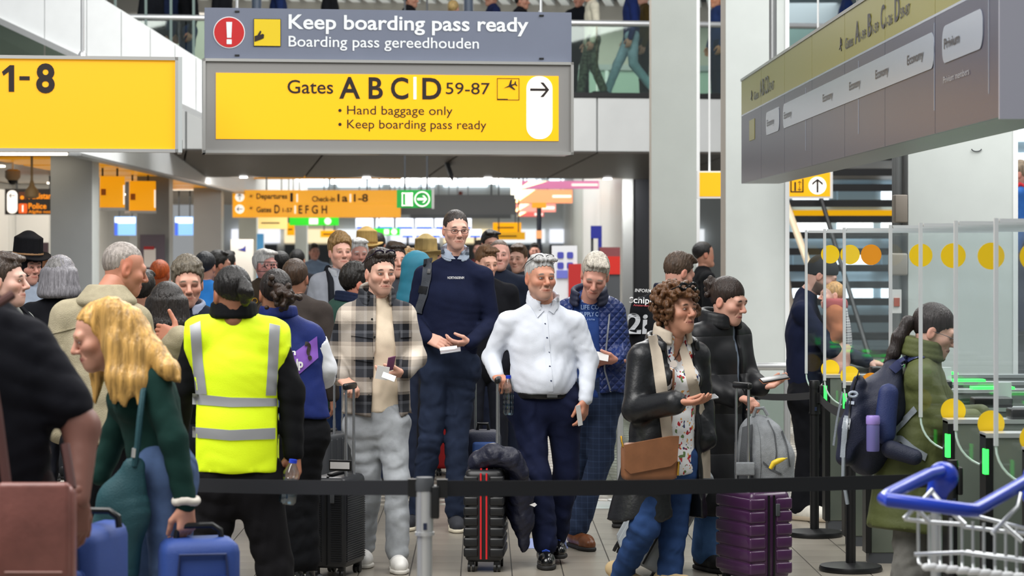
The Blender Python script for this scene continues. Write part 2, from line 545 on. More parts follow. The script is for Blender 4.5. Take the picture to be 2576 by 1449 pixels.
# ---------------------------------------------------------------- stairs behind the gates on the right
stair = thing('staircase', 'open staircase with black treads and a pale wooden handrail behind the gates', 'staircase', (3.78, 30, 0))
for k in range(16):
    boxo('tread', m_blackmat, stair, .05, 2.3, k * .2, k * .2 + .32, .02 + k * .215, .11 + k * .215)
MB().tube([(1.0, -.05, .5), (.55, 2.7, 3.3)], .03, 6).build('stringer', m_black, stair)
MB().tube([(2.25, -.05, .5), (2.25, 2.7, 3.3)], .05, 6).build('stringer', m_black, stair)
MB().tube([(.32, -.3, 1.35), (.06, 1.6, 2.75)], .045, 8).build('handrail', M('pale_wood', '#c9b79b', .5), stair)
MB().tube([(.1, -.3, .3), (.02, .5, 1.5)], .07, 8).build('newel', M('newel_taupe', '#7d7469', .5), stair)
wbr = struct(boxo('wall_back_right', M('right_back_wall', '#8fa0a8', .5), None, 4.2, 12, 41, 41.2, 0, 8))
for r in range(6):
    for k in range(7):
        boxo('window_pane', (m_window if (r * 3 + k * 2) % 4 != 1 else m_winblue), wbr, 4.5 + k * .75, 5.1 + k * .75, 40.9, 41, .9 + r * .55, 1.25 + r * .55)
boxo('amber_band', M('amber_band', '#f0b000', .4, emit=.6), wbr, 4.2, 8.2, 40.75, 40.9, 2.3, 2.48)
# ---------------------------------------------------------------- signs
m_ylit = M('lit_yellow_sign', '#f8b500', .4, emit=.32)
m_yamb = M('lit_amber_sign', '#f6a800', .35, emit=.45)
m_txt = M('sign_black_print', '#1c0c0a', .6)
m_wlit = M('lit_white_sign', '#fffaf2', .4, emit=.6)
m_slate = M('slate_sign_panel', '#6d7486', .5, var=.02)
m_signgrey = M('sign_frame_grey', '#8d8c8a', .45, bump=.05, bscale=200)
m_frame = M('sign_aluminium_edge', '#c2c2bf', .3, .6)
m_wprint = M('sign_white_print', '#e8edf0', .6)
m_green = M('lit_green_sign', '#128a34', .4, emit=.35)
m_green2 = M('far_green_sign', '#2fc22a', .4, emit=.7)

# --- gate direction sign
g = Fr(510, 19, 7.8)
s = g.place(thing('gate_sign', 'large illuminated yellow sign reading Gates A B C D 59-87 in a grey frame', 'sign'))
zA, zB = g.z(390, 1440), g.z(147, 512)
W = g.u(1442)
boxo('housing', m_signgrey, s, .02, W - .02, 0, .28, zA + .02, zB - .02)
for a in ((0, W, zB - .022, zB), (0, W, zA, zA + .022), (0, .022, zA, zB), (W - .022, W, zA, zB)):
    boxo('frame_edge', m_frame, s, a[0], a[1], -.025, .3, a[2], a[3])
y0, y1 = g.z(355, 1405), g.z(183, 543)
boxo('lit_panel', m_ylit, s, g.u(543), g.u(1405), -.006, .01, y0, y1)
U = g.u
Z = lambda py, px: g.z(py, px)
text('Gates', s, m_txt, U(723), U(838), Z(235, 780), .103, -.01, .008)
for ch, a, b in (('A', 853, 906), ('B', 927, 963), ('C', 983, 1027), ('D', 1062, 1110)):
    text(ch, s, m_txt, U(a), U(b), Z(248, 980), .163, -.01, .02)
boxo('divider', m_wlit, s, U(1040), U(1047), -.012, -.004, Z(250, 1043), Z(194, 1043))
text('59-87', s, m_txt, U(1121), U(1232), Z(237, 1180), .09, -.01, .004)
q = [U(1250), U(1306), Z(252, 1280), Z(197, 1280)]
for a in ((q[0], q[1], q[3] - .004, q[3]), (q[0], q[1], q[2], q[2] + .004), (q[0], q[0] + .004, q[2], q[3]), (q[1] - .004, q[1], q[2], q[3]), (q[0], U(1277), q[2], q[2] + .01)):
    boxo('icon_frame', m_txt, s, a[0], a[1], -.011, -.005, a[2], a[3])
plane_icon(s, m_txt, U(1283), Z(216, 1283), .1, math.radians(20), -.012)
poly(rrect(U(1324), U(1389), Z(350, 1357), Z(192, 1357), .098, 8), s, m_wlit, -.012, 'arrow_pill')
arrow_icon(s, m_txt, U(1357), Z(226, 1357), .155, 0, -.016)
for ln, py, x1 in (('Hand baggage only', 289, 1138), ('Keep boarding pass ready', 324, 1223)):
    text(ln, s, m_txt, U(873), U(x1), Z(py, 1050), .069, -.01)
    poly(disc(U(855), Z(py - 11, 855), .013, 16), s, m_txt, -.01, 'bullet')
# --- keep boarding pass sign above it
s2 = g.place(thing('boarding_pass_sign', 'slate grey hanging sign reading Keep boarding pass ready with red warning disc', 'sign'))
z1, z0 = g.z(17, 515), g.z(146, 515)
boxo('panel', m_slate, s2, g.u(515), g.u(1441), .06, .12, z0, z1)
text('Keep boarding pass ready', s2, m_wprint, U(727), U(1332), Z(74, 1030), .11, .054, .018)
text('Boarding pass gereedhouden', s2, m_wprint, U(727), U(1207), Z(118, 965), .083, .054, .006)
cx0, cz0 = U(577), Z(80, 577)
poly(disc(cx0, cz0, .125), s2, m_wprint, .054, 'warning_ring')
poly(disc(cx0, cz0, .118), s2, M('warning_red', '#c00d10', .5), .05, 'warning_disc')
poly([(cx0 - .023, cz0 + .082), (cx0 + .023, cz0 + .082), (cx0 + .017, cz0 - .043), (cx0 - .017, cz0 - .043)], s2, m_wprint, .046, 'exclamation_bar')
poly(rrect(cx0 - .02, cx0 + .02, cz0 - .093, cz0 - .055, .004, 3), s2, m_wprint, .046, 'exclamation_dot')
a, b, c, d = U(640), U(706), Z(114, 672), Z(47, 672)
boxo('pictogram_border', m_txt, s2, a - .004, b + .004, .05, .056, c - .004, d + .004)
boxo('pictogram_panel', M('pictogram_yellow', '#e3c400', .5), s2, a, b, .046, .052, c, d)
k = (b - a) / 66
tx = lambda x, y: (a + (x - 640) * k, d - (y - 47) * k)
for r in ((648, 660, 700, 662), (648, 684, 700, 686), (648, 660, 650, 686), (698, 660, 700, 686)):
    p, q = tx(r[0], r[1]), tx(r[2], r[3])
    boxo('pass_outline', m_txt, s2, p[0], q[0], .042, .047, q[1], p[1])
plane_icon(s2, m_txt, *tx(666, 672), .055, math.radians(20), .042)
for i in range(4):
    p = tx(681 + (i % 2) * 7, 666 + (i // 2) * 8)
    boxo('code_mark', m_txt, s2, p[0], p[0] + .014, .042, .047, p[1] - .014, p[1])
poly([tx(*q) for q in ((641, 104), (641, 90), (648, 88), (655, 76), (658, 78), (655, 87), (661, 84), (665, 86), (664, 95), (655, 99))], s2, m_txt, .04, 'hand_symbol')
for px in (597, 1365):
    MB().cyl((U(px), .09), .012, z1, 7.6, 8).build('hanging_rod', m_steel, s2)
    boxo('clamp', m_black, s2, U(px) - .018, U(px) + .018, .05, .06, z1 - .035, z1 - .022)
    boxo('clamp', m_black, s2, U(px) - .018, U(px) + .018, .05, .06, z0 + .022, z0 + .035)
    MB().cyl((U(px), .14), .012, zB - .01, z1 + .02, 8).build('hanging_rod', m_steel, s)
# --- check-in sign on the left
g = Fr(448, 18, 8)
s = g.place(thing('check_in_sign', 'illuminated amber sign with black number 1-8 hanging beside the stair flank', 'sign'))
xa = g.u(-260)
zA, zB = g.z(384, 448), g.z(144, 448)
boxo('housing', m_frame, s, xa, .0, .0, .3, zA + .01, zB - .01)
boxo('end_cap', M('sign_end_cap', '#c5cbcb', .3, .3), s, .0, .03, -.03, .32, zA, zB)
for a in ((xa, 0, zB - .025, zB), (xa, 0, zA, zA + .025), (-.022, 0, zA, zB)):
    boxo('frame_edge', m_frame, s, a[0], a[1], -.03, .02, a[2], a[3])
boxo('lit_panel', M('lit_amber_panel', '#f2ae00', .4, emit=.34), s, xa, -.022, -.008, .01, zA + .025, zB - .025)
for ch, a, b in (('1', 4, 37), ('8', 91, 138)):
    (text(ch, s, m_txt, g.u(a), g.u(b), g.z(231, 70), .2, -.014, .03) if ch == '8' else poly([(g.u(x), g.z(y, 20)) for x, y in ((22, 231), (22, 181), (9, 191), (5, 181), (25, 164), (36, 164), (36, 231))], s, m_txt, -.014, 'numeral'))
boxo('dash', m_txt, s, g.u(49), g.u(75), -.014, -.006, g.z(202, 60), g.z(192, 60))
MB().cyl((g.u(206), .15), .014, zB - .01, 7.6, 8).build('hanging_rod', m_steel, s)
MB().lathe([(.03, zB - .01), (.03, zB + .03), (.016, zB + .05)], 10, (g.u(206), .15)).build('rod_socket', m_steel, s)
boxo('maker_plate', m_txt, s, .028, .034, .1, .16, zA + .03, zA + .1)
# --- lane header over the passport gates (runs away from the camera)
XG = 2.1
dz = lambda px: XG * F / (px - CX)
Y1 = dz(1865)
s = thing('gate_header_sign', 'long slate panel with unlit yellow band and Economy pills above the gate lanes', 'sign', (XG, Y1, 0), -math.pi / 2)
zA, zB = 2.343, 3.173
m_hd = M('header_slate_glass', '#3d3f52', .32, spec=.35)
m_hy = M('header_yellow_unlit', '#837e38', .32, spec=.35)
m_hp = M('header_pill', '#8f96a2', .25, spec=.6)
m_ht = M('header_print', '#2c2c34', .4)
L = Y1 - dz(2515)
pw = L / 7
boxo('housing', M('header_housing', '#8b8e90', .4), s, -.01, L, .02, .31, zA, zB)
boxo('end_plate', M('header_end_plate', '#9596a2', .35), s, L, L + .02, -.005, .32, zA - .01, zB + .02)
boxo('top_edge', m_alu, s, -.02, L, -.006, .31, zB, zB + .02)
zs = zB - .275
for k in range(7):
    boxo('slate_panel', m_hd, s, k * pw + .004, (k + 1) * pw - .004, 0, .02, zA, zs - .012)
    boxo('yellow_panel', m_hy, s, k * pw + .004, (k + 1) * pw - .004, 0, .02, zs, zB)
boxo('pale_line', m_hp, s, 0, L, -.001, .02, zs - .012, zs)
uu = lambda px: Y1 - dz(px)
for a, b in ((1928, 1961), (1971, 2351), (2372, 2474)):
    poly(rrect(uu(a), uu(b), 2.65, 2.82, .07 if b > 1970 else .06), s, m_hp, -.004, 'pill')
for a, b in ((1931, 1949), (1974, 1993), (2072, 2097), (2139, 2167), (2205, 2238), (2285, 2326)):
    text('Economy', s, m_ht, uu(a), uu(b), 2.715, .045, -.007, .01)
text('Privium', s, m_ht, uu(2378), uu(2417), 2.715, .045, -.007, .01)
text('Privium members', s, m_hp, uu(2375), uu(2440), 2.56, .03, -.004)
for t, a, b, c in (('Gates', 1897, 1909, .06), ('A', 1912, 1917, .12), ('B', 1918.5, 1923, .12), ('C', 1924.5, 1928.5, .12), ('D', 1930, 1935, .12), ('59-87', 1936, 1948, .06), ('Gates', 2127, 2147, .06), ('A', 2152, 2163, .12), ('1-99', 2164, 2179, .05), ('B', 2184, 2193, .12), ('1-59', 2195, 2211, .05), ('C', 2217, 2227, .12), ('1-26', 2229, 2246, .05), ('D', 2252, 2264, .12), ('59-87', 2266, 2290, .05)):
    text(t, s, m_ht, uu(a), uu(b), 2.965, c, -.004, .012)
plane_icon(s, m_ht, uu(2115), 3.0, .1, math.radians(20), -.004)
plane_icon(s, m_ht, uu(1891), 3.0, .1, math.radians(20), -.004)
boxo('pass_pictogram', m_hy, s, uu(1886), uu(1899), -.004, .01, 2.66, 2.82)
for px in (2027, 2160, 2351, 2488):
    boxo('lane_line', m_hp, s, uu(px) - .008, uu(px), -.002, .01, 2.45, 2.86)
for x in (.8, 5.2, 9.2):
    MB().cyl((x, .16), .03, zB, 7.5, 10).build('hanging_post', m_alu, s)
# --- lift sign
g = Fr(1755, 24.5, 0)
s = g.place(thing('lift_sign', 'small yellow Lift sign with white up arrow disc hung on a thin rod', 'sign'))
zA, zB = g.z(499), g.z(430)
boxo('housing', m_trimwhite, s, 0, g.u(2095), 0, .12, zA, zB)
boxo('lit_panel', m_ylit, s, g.u(1760), g.u(2088), -.008, .005, g.z(494), g.z(434))
text('Lift', s, m_txt, g.u(1930), g.u(1973), g.z(474), .085, -.013, .005)
for a in ((1988, 1991, 450, 484), (2018, 2021, 450, 484), (1988, 2021, 481, 484)):
    boxo('icon_frame', m_txt, s, g.u(a[0]), g.u(a[1]), -.014, -.008, g.z(a[3]), g.z(a[2]))
boxo('lift_symbol', m_txt, s, g.u(1998), g.u(2002), -.014, -.008, g.z(480), g.z(458))
for q in (0, math.pi):
    arrow_icon(s, m_txt, g.u(2011), g.z(461 if q == 0 else 474), .045, math.pi / 2 + q, -.014)
poly(disc(g.u(2056), g.z(467), .09), s, m_wlit, -.014, 'arrow_disc')
arrow_icon(s, m_txt, g.u(2056), g.z(467), .14, math.pi / 2, -.018, .14)
MB().cyl((g.u(1786), .06), .01, zB - .01, 7.4, 8).build('hanging_rod', m_trimwhite, s)
MB().cyl((g.u(2060), .06), .01, zB - .01, 7.4, 8).build('hanging_rod', m_trimwhite, s)

# ---------------------------------------------------------------- signs of the far hall
def board(name, label, cat, x0, x1, y0, y1, d, mat, ang=0, rod=None, th=.15, frame=None, rx=None):
    g = Fr(x0, d, ang)
    s = g.place(thing(name, label, cat))
    boxo('panel', mat, s, 0, g.u(x1), 0, .02, g.z(y1, x0), g.z(y0, x0))
    boxo('backing', frame or m_dkgrey, s, .01, g.u(x1) - .01, .02, th, g.z(y1, x0) + .01, g.z(y0, x0) - .01)
    if rod:
        for px in (rx or (x0 + (x1 - x0) * .2, x0 + (x1 - x0) * .8)):
            MB().cyl((g.u(px), th / 2), .014, g.z(y0, x0) - .02, rod, 6).build('hanging_rod', m_dkgrey, s)
    return g, s
g, s = board('direction_sign', 'wide amber sign pointing to Departures 1, Check-in and gates D E F G H', 'sign', 585, 1008, 478, 547, 45.6, m_yamb, 2, 4.6, .25)
boxo('row_divider', m_ylit, s, 0, g.u(1008), -.01, .01, g.z(514), g.z(511))
for py, an in ((496, math.pi / 2), (526, math.pi)):
    poly(disc(g.u(603), g.z(py), .085), s, m_wlit, -.012, 'arrow_disc')
    arrow_icon(s, m_txt, g.u(603), g.z(py), .12, an, -.016)
    plane_icon(s, m_txt, g.u(630), g.z(py - 2), .09, math.radians(20), -.012)
for t, a, b, py, c in (('Departures', 645, 723, 500, .1), ('1', 730, 737, 507, .16), ('Check-in', 785, 843, 507, .1), ('1a', 849, 875, 507, .14), ('1-8', 890, 926, 507, .14), ('Gates', 645, 683, 534, .1), ('D', 690, 704, 536, .15), ('1-57', 711, 736, 534, .08), ('E', 751, 761, 537, .15), ('F', 768, 777, 537, .15), ('G', 784, 800, 537, .15), ('H', 809, 823, 537, .15)):
    text(t, s, m_txt, g.u(a), g.u(b), g.z(py), c, -.012, .025)
for a, py in ((746, 508), (880, 508), (741, 537)):
    boxo('divider', m_wlit, s, g.u(a), g.u(a + 3), -.012, 0, g.z(py), g.z(py - 20))
g, s = board('exit_sign', 'green emergency exit sign with running figure door and white arrow', 'sign', 998, 1088, 478, 523, 33, m_green, 0, 7.6, .12, m_frame, (1018, 1074))
boxo('side_edge', m_frame, s, g.u(1086), g.u(1092), -.02, .13, g.z(525), g.z(476))
a, b, c, d = g.u(1011), g.u(1038), g.z(518), g.z(485)
for r in ((a, b, d - .012, d), (a, b, c, c + .012), (a, a + .012, c, d), (b - .012, b, c, d)):
    boxo('door_outline', m_wlit, s, r[0], r[1], -.014, 0, r[2], r[3])
boxo('door_symbol', m_wlit, s, g.u(1020), g.u(1034), -.014, 0, g.z(514), g.z(488))
MB().tube([(g.u(1062) + .098 * math.cos(t), -.01, g.z(501) + .098 * math.sin(t)) for t in np.linspace(0, 2 * math.pi, 25)[:-1]], .008, 6, closed=True).build('arrow_ring', m_wlit, s)
arrow_icon(s, m_wlit, g.u(1062), g.z(501), .13, 0, -.014, .2)
g, s = board('blank_sign', 'plain grey back of a hanging sign beside the green exit sign', 'sign', 1000, 1295, 490, 540, 47, M('sign_back_grey', '#878a8e', .6), 0, 4.6, .3)
boxo('lower_edge', M('sign_back_dark', '#73777c', .6), s, g.u(1033), g.u(1285), -.02, .25, g.z(549), g.z(540))
g = Fr(1113, 37.0, 0)
s = g.place(thing('hanging_monitor', 'thin dark monitor seen edge-on hanging under the bridge', 'monitor'))
MB().prism([(g.u(1113), g.z(394)), (g.u(1125), g.z(394)), (g.u(1141), g.z(440)), (g.u(1139), g.z(459)), (g.u(1128), g.z(440))], 0, .5).build('screen_housing', M('monitor_dark', '#23262c', .3), s)
MB().prism([(g.u(1112), g.z(394)), (g.u(1115), g.z(394)), (g.u(1131), g.z(442)), (g.u(1128), g.z(442))], -.02, .5).build('bezel', m_alu, s)
MB().cyl((g.u(1118), .25), .02, g.z(396), 3.3, 6).build('mount', m_black, s)

for lab, x0, x1, y0, y1, d in (('green exit sign behind the amber direction sign', 728, 852, 546, 567, 54), ('small green exit sign between the flight screens', 940, 1006, 574, 592, 60)):
    g, s = board('far_exit_sign', lab, 'sign', x0, x1, y0, y1, d, m_green2, 0, 4.6, .12)
    boxo('door_symbol', m_wlit, s, g.u(x0 + (x1 - x0) * .4), g.u(x0 + (x1 - x0) * .58), -.01, 0, g.z(y1 - 3), g.z(y0 + 3))
    poly(disc(g.u(x0 + (x1 - x0) * .78), g.z((y0 + y1) / 2), (y1 - y0) * .4 * d / F, 20), s, m_wlit, -.01, 'arrow_disc')
m_scr = M('flight_screen_glow', '#e8efff', .3, emit=1.0)
m_scb = M('flight_screen_blue', '#3c62d8', .3, emit=.6)
sc_i = 0
for row, (y0, y1, xs) in enumerate(((549, 575, (895, 946, 996, 1045, 1094, 1142)), (577, 597, (1010, 1044, 1078, 1112, 1146, 1180)))):
    for x in xs:
        wd = 44 if row == 0 else 31
        g, s = board('flight_screen', 'bright flight information screen in the %s row of the far hall' % ('upper' if row == 0 else 'lower'), 'screen', x, x + wd, y0, y1, 62, m_scr, 0, 4.6 if row == 0 else None, .1, m_blackmat)
        s['group'] = '%s row of flight screens' % ('upper' if row == 0 else 'lower')
        boxo('blue_footer', m_scb, s, 0.02, g.u(x + wd) - .02, -.01, .02, g.z(y1), g.z(y1 - 5))
        if row:
            MB().cyl((g.u(x + wd / 2), .05), .03, 0, g.z(y1), 6).build('floor_stand', m_black, s)
for lab, x0, x1, y0, y1, d, mt in (
        ('pale yellow lit panel under the amber direction sign', 645, 723, 545, 576, 53, M('pale_yellow_lit', '#fbd98a', .4, emit=.6)),
        ('small amber sign beside the pale yellow panel', 722, 741, 561, 592, 55, m_yamb),
        ('small amber sign above the curly haired man', 806, 850, 580, 597, 57, m_yamb),
        ('amber counter sign with dark lettering behind the bald man', 1240, 1311, 560, 584, 52, m_yamb),
        ('plain amber canopy edge over the far counter', 1238, 1321, 584, 603, 50, m_ylit)):
    g, s = board('amber_sign', lab, 'sign', x0, x1, y0, y1, d, mt, 0, 4.6, .15)
    boxo('print_line', m_txt, s, g.u(x0 + (x1 - x0) * .15), g.u(x0 + (x1 - x0) * .75), -.008, 0, g.z((y0 + y1) / 2 + 2), g.z((y0 + y1) / 2 - 1))
g, s = board('amber_canopy', 'long glowing amber canopy fascia under the bridge', 'canopy', 585, 1010, 428, 450, 47.5, M('amber_canopy_glow', '#e79b06', .35, emit=.35, var=.15, vscale=1), 2, 4.6, .6)  # amber reflection in the ceiling, put in as a glowing box
m_ban = [M('banner_pink', '#d982ad', .5, emit=.45), M('banner_orange', '#f29566', .5, emit=.5), M('banner_coral', '#ee8d80', .5, emit=.5), M('banner_red', '#cf5a55', .5, emit=.35)]
for lab, x0, x1, y0, y1, d, mt in (('pink lit check-in fascia along the far right wall', 1310, 1507, 455, 475, 50, m_ban[0]), ('orange lit check-in fascia along the far right wall', 1297, 1440, 477, 511, 57, m_ban[1]), ('coral lit check-in fascia below the orange one', 1297, 1398, 513, 533, 64, m_ban[2]), ('dull red check-in fascia lowest on the far right wall', 1302, 1368, 533, 545, 68, m_ban[3])):
    g, s = board('check_in_fascia', lab, 'sign', x0, x1, y0, y1, d, mt, 0, 4.6, .3)
    poly([(0, g.z(y1)), (g.u(x0 + (x1 - x0) * .12), g.z(y0)), (g.u(x0 + (x1 - x0) * .35), g.z(y0)), (0, g.z(y1 - 3))], s, M('banner_pale', '#fff3cf', .5, emit=.9), -.01, 'pale_wedge')
    boxo('print_line', M('banner_print', '#ffe3d6', .5, emit=.8), s, g.u(x0 + (x1 - x0) * .65), g.u(x1 - 3), -.01, 0, g.z((y0 + y1) / 2 + 3), g.z((y0 + y1) / 2 - 3))
g, s = board('glow_panel', 'white glowing end panel of the check-in canopy', 'light', 1285, 1312, 452, 500, 49, M('glow_panel', '#fffbe6', .5, emit=1.6), 0, 4.6, .2)
g = Fr(1356, 44)
s = g.place(thing('lamp_post', 'dark slim post with amber cap in the far hall', 'post'))
MB().cyl((0, 0), .045, 0, g.z(517), 12).build('pole', M('post_navy', '#1b2238', .4), s)
boxo('amber_cap', m_yamb, s, -.13, .13, -.1, .1, g.z(523), g.z(510))
boxo('lit_sleeve', M('sleeve_orange', '#f3a56a', .4, emit=.5), s, -.05, .05, -.06, .06, g.z(600), g.z(580))
# left group
g, s = board('assistance_sign', 'black sign with amber words Assistance and Police and a white arrow pill', 'sign', 12, 150, 475, 540, 38, M('black_sign', '#17110d', .5), 0, 3.0, .2)
poly(rrect(g.u(18), g.u(44), g.z(537), g.z(479), .075), s, m_wlit, -.012, 'arrow_pill')
arrow_icon(s, m_txt, g.u(31), g.z(492), .1, math.pi, -.016)
m_amtx = M('amber_print', '#f08c00', .5, emit=.5)
text('Assistance', s, m_amtx, g.u(72), g.u(147), g.z(500), .09, -.012, .02)
text('Police', s, m_amtx, g.u(72), g.u(117), g.z(525), .085, -.012, .02)
text('Afgifte nood', s, m_amtx, g.u(72), g.u(135), g.z(536), .045, -.012, .01)
poly(rrect(g.u(47), g.u(67), g.z(503), g.z(483), .01), s, M('icon_dark_amber', '#5e2c06', .5), -.012, 'icon_tile')
poly(rrect(g.u(47), g.u(69), g.z(537), g.z(512), .02), s, M('icon_orange', '#e05a12', .5, emit=.4), -.012, 'icon_tile')
poly(disc(g.u(56), g.z(497), .03, 14), s, m_amtx, -.016, 'wheel_symbol')
boxo('figure_symbol', m_wlit, s, g.u(56), g.u(59), -.016, -.01, g.z(533), g.z(516))
for lab, x0, x1, y0, y1, d, an in (('amber hanging sign with dark pictogram next to the grey pillar', 252, 314, 443, 522, 33, 25), ('amber hanging sign with white edge strip above the blue screen', 326, 392, 455, 530, 36, 25)):
    g, s = board('amber_overhead_sign', lab, 'sign', x0, x1, y0, y1, d, m_yamb, an, 3.0, .25)
    boxo('end_strip', m_wlit, s, g.u(x1 - 4), g.u(x1 - 1), -.012, 0, g.z(y1 - 8, x0), g.z(y0 + 22, x0))
    boxo('pictogram', M('pictogram_brown', '#b86a10', .5), s, g.u(x0 + 2), g.u(x0 + 14), -.012, 0, g.z(y0 + 48, x0), g.z(y0 + 32, x0))
    boxo('lower_edge', m_frame, s, 0, g.u(x1), -.03, .26, g.z(y1, x0) - .04, g.z(y1, x0))
for lab, x0, x1 in (('blue and white screen left of the second grey pillar', 288, 342), ('blue and white screen right of the second grey pillar', 440, 486)):
    g, s = board('blue_screen', lab, 'screen', x0, x1, 545, 592, 47, M('screen_sky', '#7fb4f2', .3, emit=.7), 0, 3.1, .12, m_blackmat)
    boxo('white_header', m_scr, s, .01, g.u(x1) - .01, -.01, 0, g.z(562), g.z(547))
    boxo('blue_edge', m_scb, s, 0, g.u(x0 + 8), -.012, 0, g.z(592), g.z(560))
g, s = board('notice_board', 'dark framed notice board with a white sheet on the second grey pillar', 'notice board', 352, 415, 590, 680, 36.6, M('board_mauve', '#5a5360', .5), 0, None, .1, M('board_green', '#31473a', .5))
boxo('white_sheet', M('paper_white', '#d8d6d4', .7), s, g.u(362), g.u(392), -.012, 0, g.z(672), g.z(625))
boxo('red_heading', M('red_print', '#a3272c', .7), s, g.u(362), g.u(388), -.014, 0, g.z(628), g.z(620))
MB().box(.05, .1, .02, .08, 0, g.z(680)).box(.3, .35, .02, .08, 0, g.z(680)).build('leg', m_dkgrey, s)
g, s = board('dark_poster', 'dark purple poster panel behind the man in the black hat', 'poster', 70, 122, 610, 720, 37, M('poster_purple', '#4b3b45', .5), 0, None, .08)
MB().box(.05, .1, .02, .08, 0, g.z(720)).box(.2, .25, .02, .08, 0, g.z(720)).build('leg', m_dkgrey, s)
g = Fr(32, 31)
s = g.place(thing('dome_camera', 'beige ceiling dome camera with dark lens', 'camera'))
MB().lathe([(.06, 2.62 + .22), (.1, 2.82), (.1, 2.74), (.07, 2.7)], 14).build('housing', M('camera_tan', '#a08a6c', .4), s)
MB().lathe([(.065, 2.71), (.06, 2.68), (.03, 2.65), (.005, 2.645)], 14).build('lens_dome', m_black, s)
MB().tube([(0, 0, 2.83), (0, 0, 2.97)], .015, 6).tube([(-.3, 0, 2.93), (0, 0, 2.93)], .02, 6).build('bracket', m_white, s)
g = Fr(80, 30)
s = g.place(thing('pendant_speaker', 'tan pendant loudspeaker hanging in front of the black sign', 'speaker'))
MB().lathe([(.02, g.z(455)), (.035, g.z(468)), (.085, g.z(480)), (.09, g.z(495)), (.05, g.z(499))], 14).build('bell', M('speaker_tan', '#a08763', .5), s)
MB().cyl((0, 0), .016, g.z(457), 2.97, 8).build('stem', M('speaker_tan'), s)
# middle distance desks and kiosks
g, s = board('info_totem', 'white information totem with a small blue logo in the crowd', 'totem', 580, 637, 602, 900, 40, M('totem_white', '#cfcac2', .5), 0, None, .3, M('totem_side', '#b8b4ac', .5))
poly([(g.u(597), g.z(628)), (g.u(612), g.z(624)), (g.u(618), g.z(617)), (g.u(618), g.z(633)), (g.u(606), g.z(630))], s, M('logo_blue', '#2a2f7c', .5), -.008)
g, s = board('blue_totem', 'narrow totem with bright blue panel left of the far columns', 'totem', 646, 663, 588, 849, 50, M('totem_blue', '#4f9ad0', .4, emit=.3), 0, None, .3, m_white)
g, s = board('service_kiosk', 'white service kiosk with blue pictograms and a red side', 'kiosk', 1388, 1452, 618, 983, 31, M('kiosk_white', '#dedfe3', .5), 0, None, .4, M('kiosk_red', '#b21f1d', .5))
for k in range(4):
    x, y = 1402 + (k % 2) * 24, 634 + (k // 2) * 26
    poly(rrect(g.u(x), g.u(x + 16), g.z(y + 16), g.z(y), .02), s, M('kiosk_blue', '#4448a8', .5), -.01, 'pictogram')
boxo('red_flank', M('kiosk_red'), s, g.u(1430), g.u(1462), -.03, .38, 0, g.z(664))
boxo('blue_base', M('kiosk_blue_base', '#6a70c4', .5), s, g.u(1400), g.u(1428), -.02, 0, g.z(700), g.z(680))
g, s = board('red_counter', 'red counter box with maroon top beside the dark door', 'counter', 1528, 1560, 645, 690, 33, M('counter_red', '#c51d0c', .5), 0, None, .4, M('counter_maroon', '#7c3d40', .5))
boxo('top_panel', M('counter_maroon'), s, g.u(1510), g.u(1560), .0, .4, g.z(645), g.z(622))
boxo('dark_base', m_dkgrey, s, g.u(1528), g.u(1560), .02, .4, 0, g.z(690))
g, s = board('blue_totem', 'deep blue flag totem standing behind the counter', 'totem', 1486, 1514, 568, 600, 35, M('flag_blue', '#1b2590', .4), 0, None, .1, M('flag_blue_side', '#8a96cf', .4))
boxo('post', M('flag_blue'), s, g.u(1505), g.u(1514), 0, .1, 0, g.z(599))
MB().cyl((g.u(1490), .05), .02, 0, g.z(600), 8).build('pole', m_dkgrey, s)
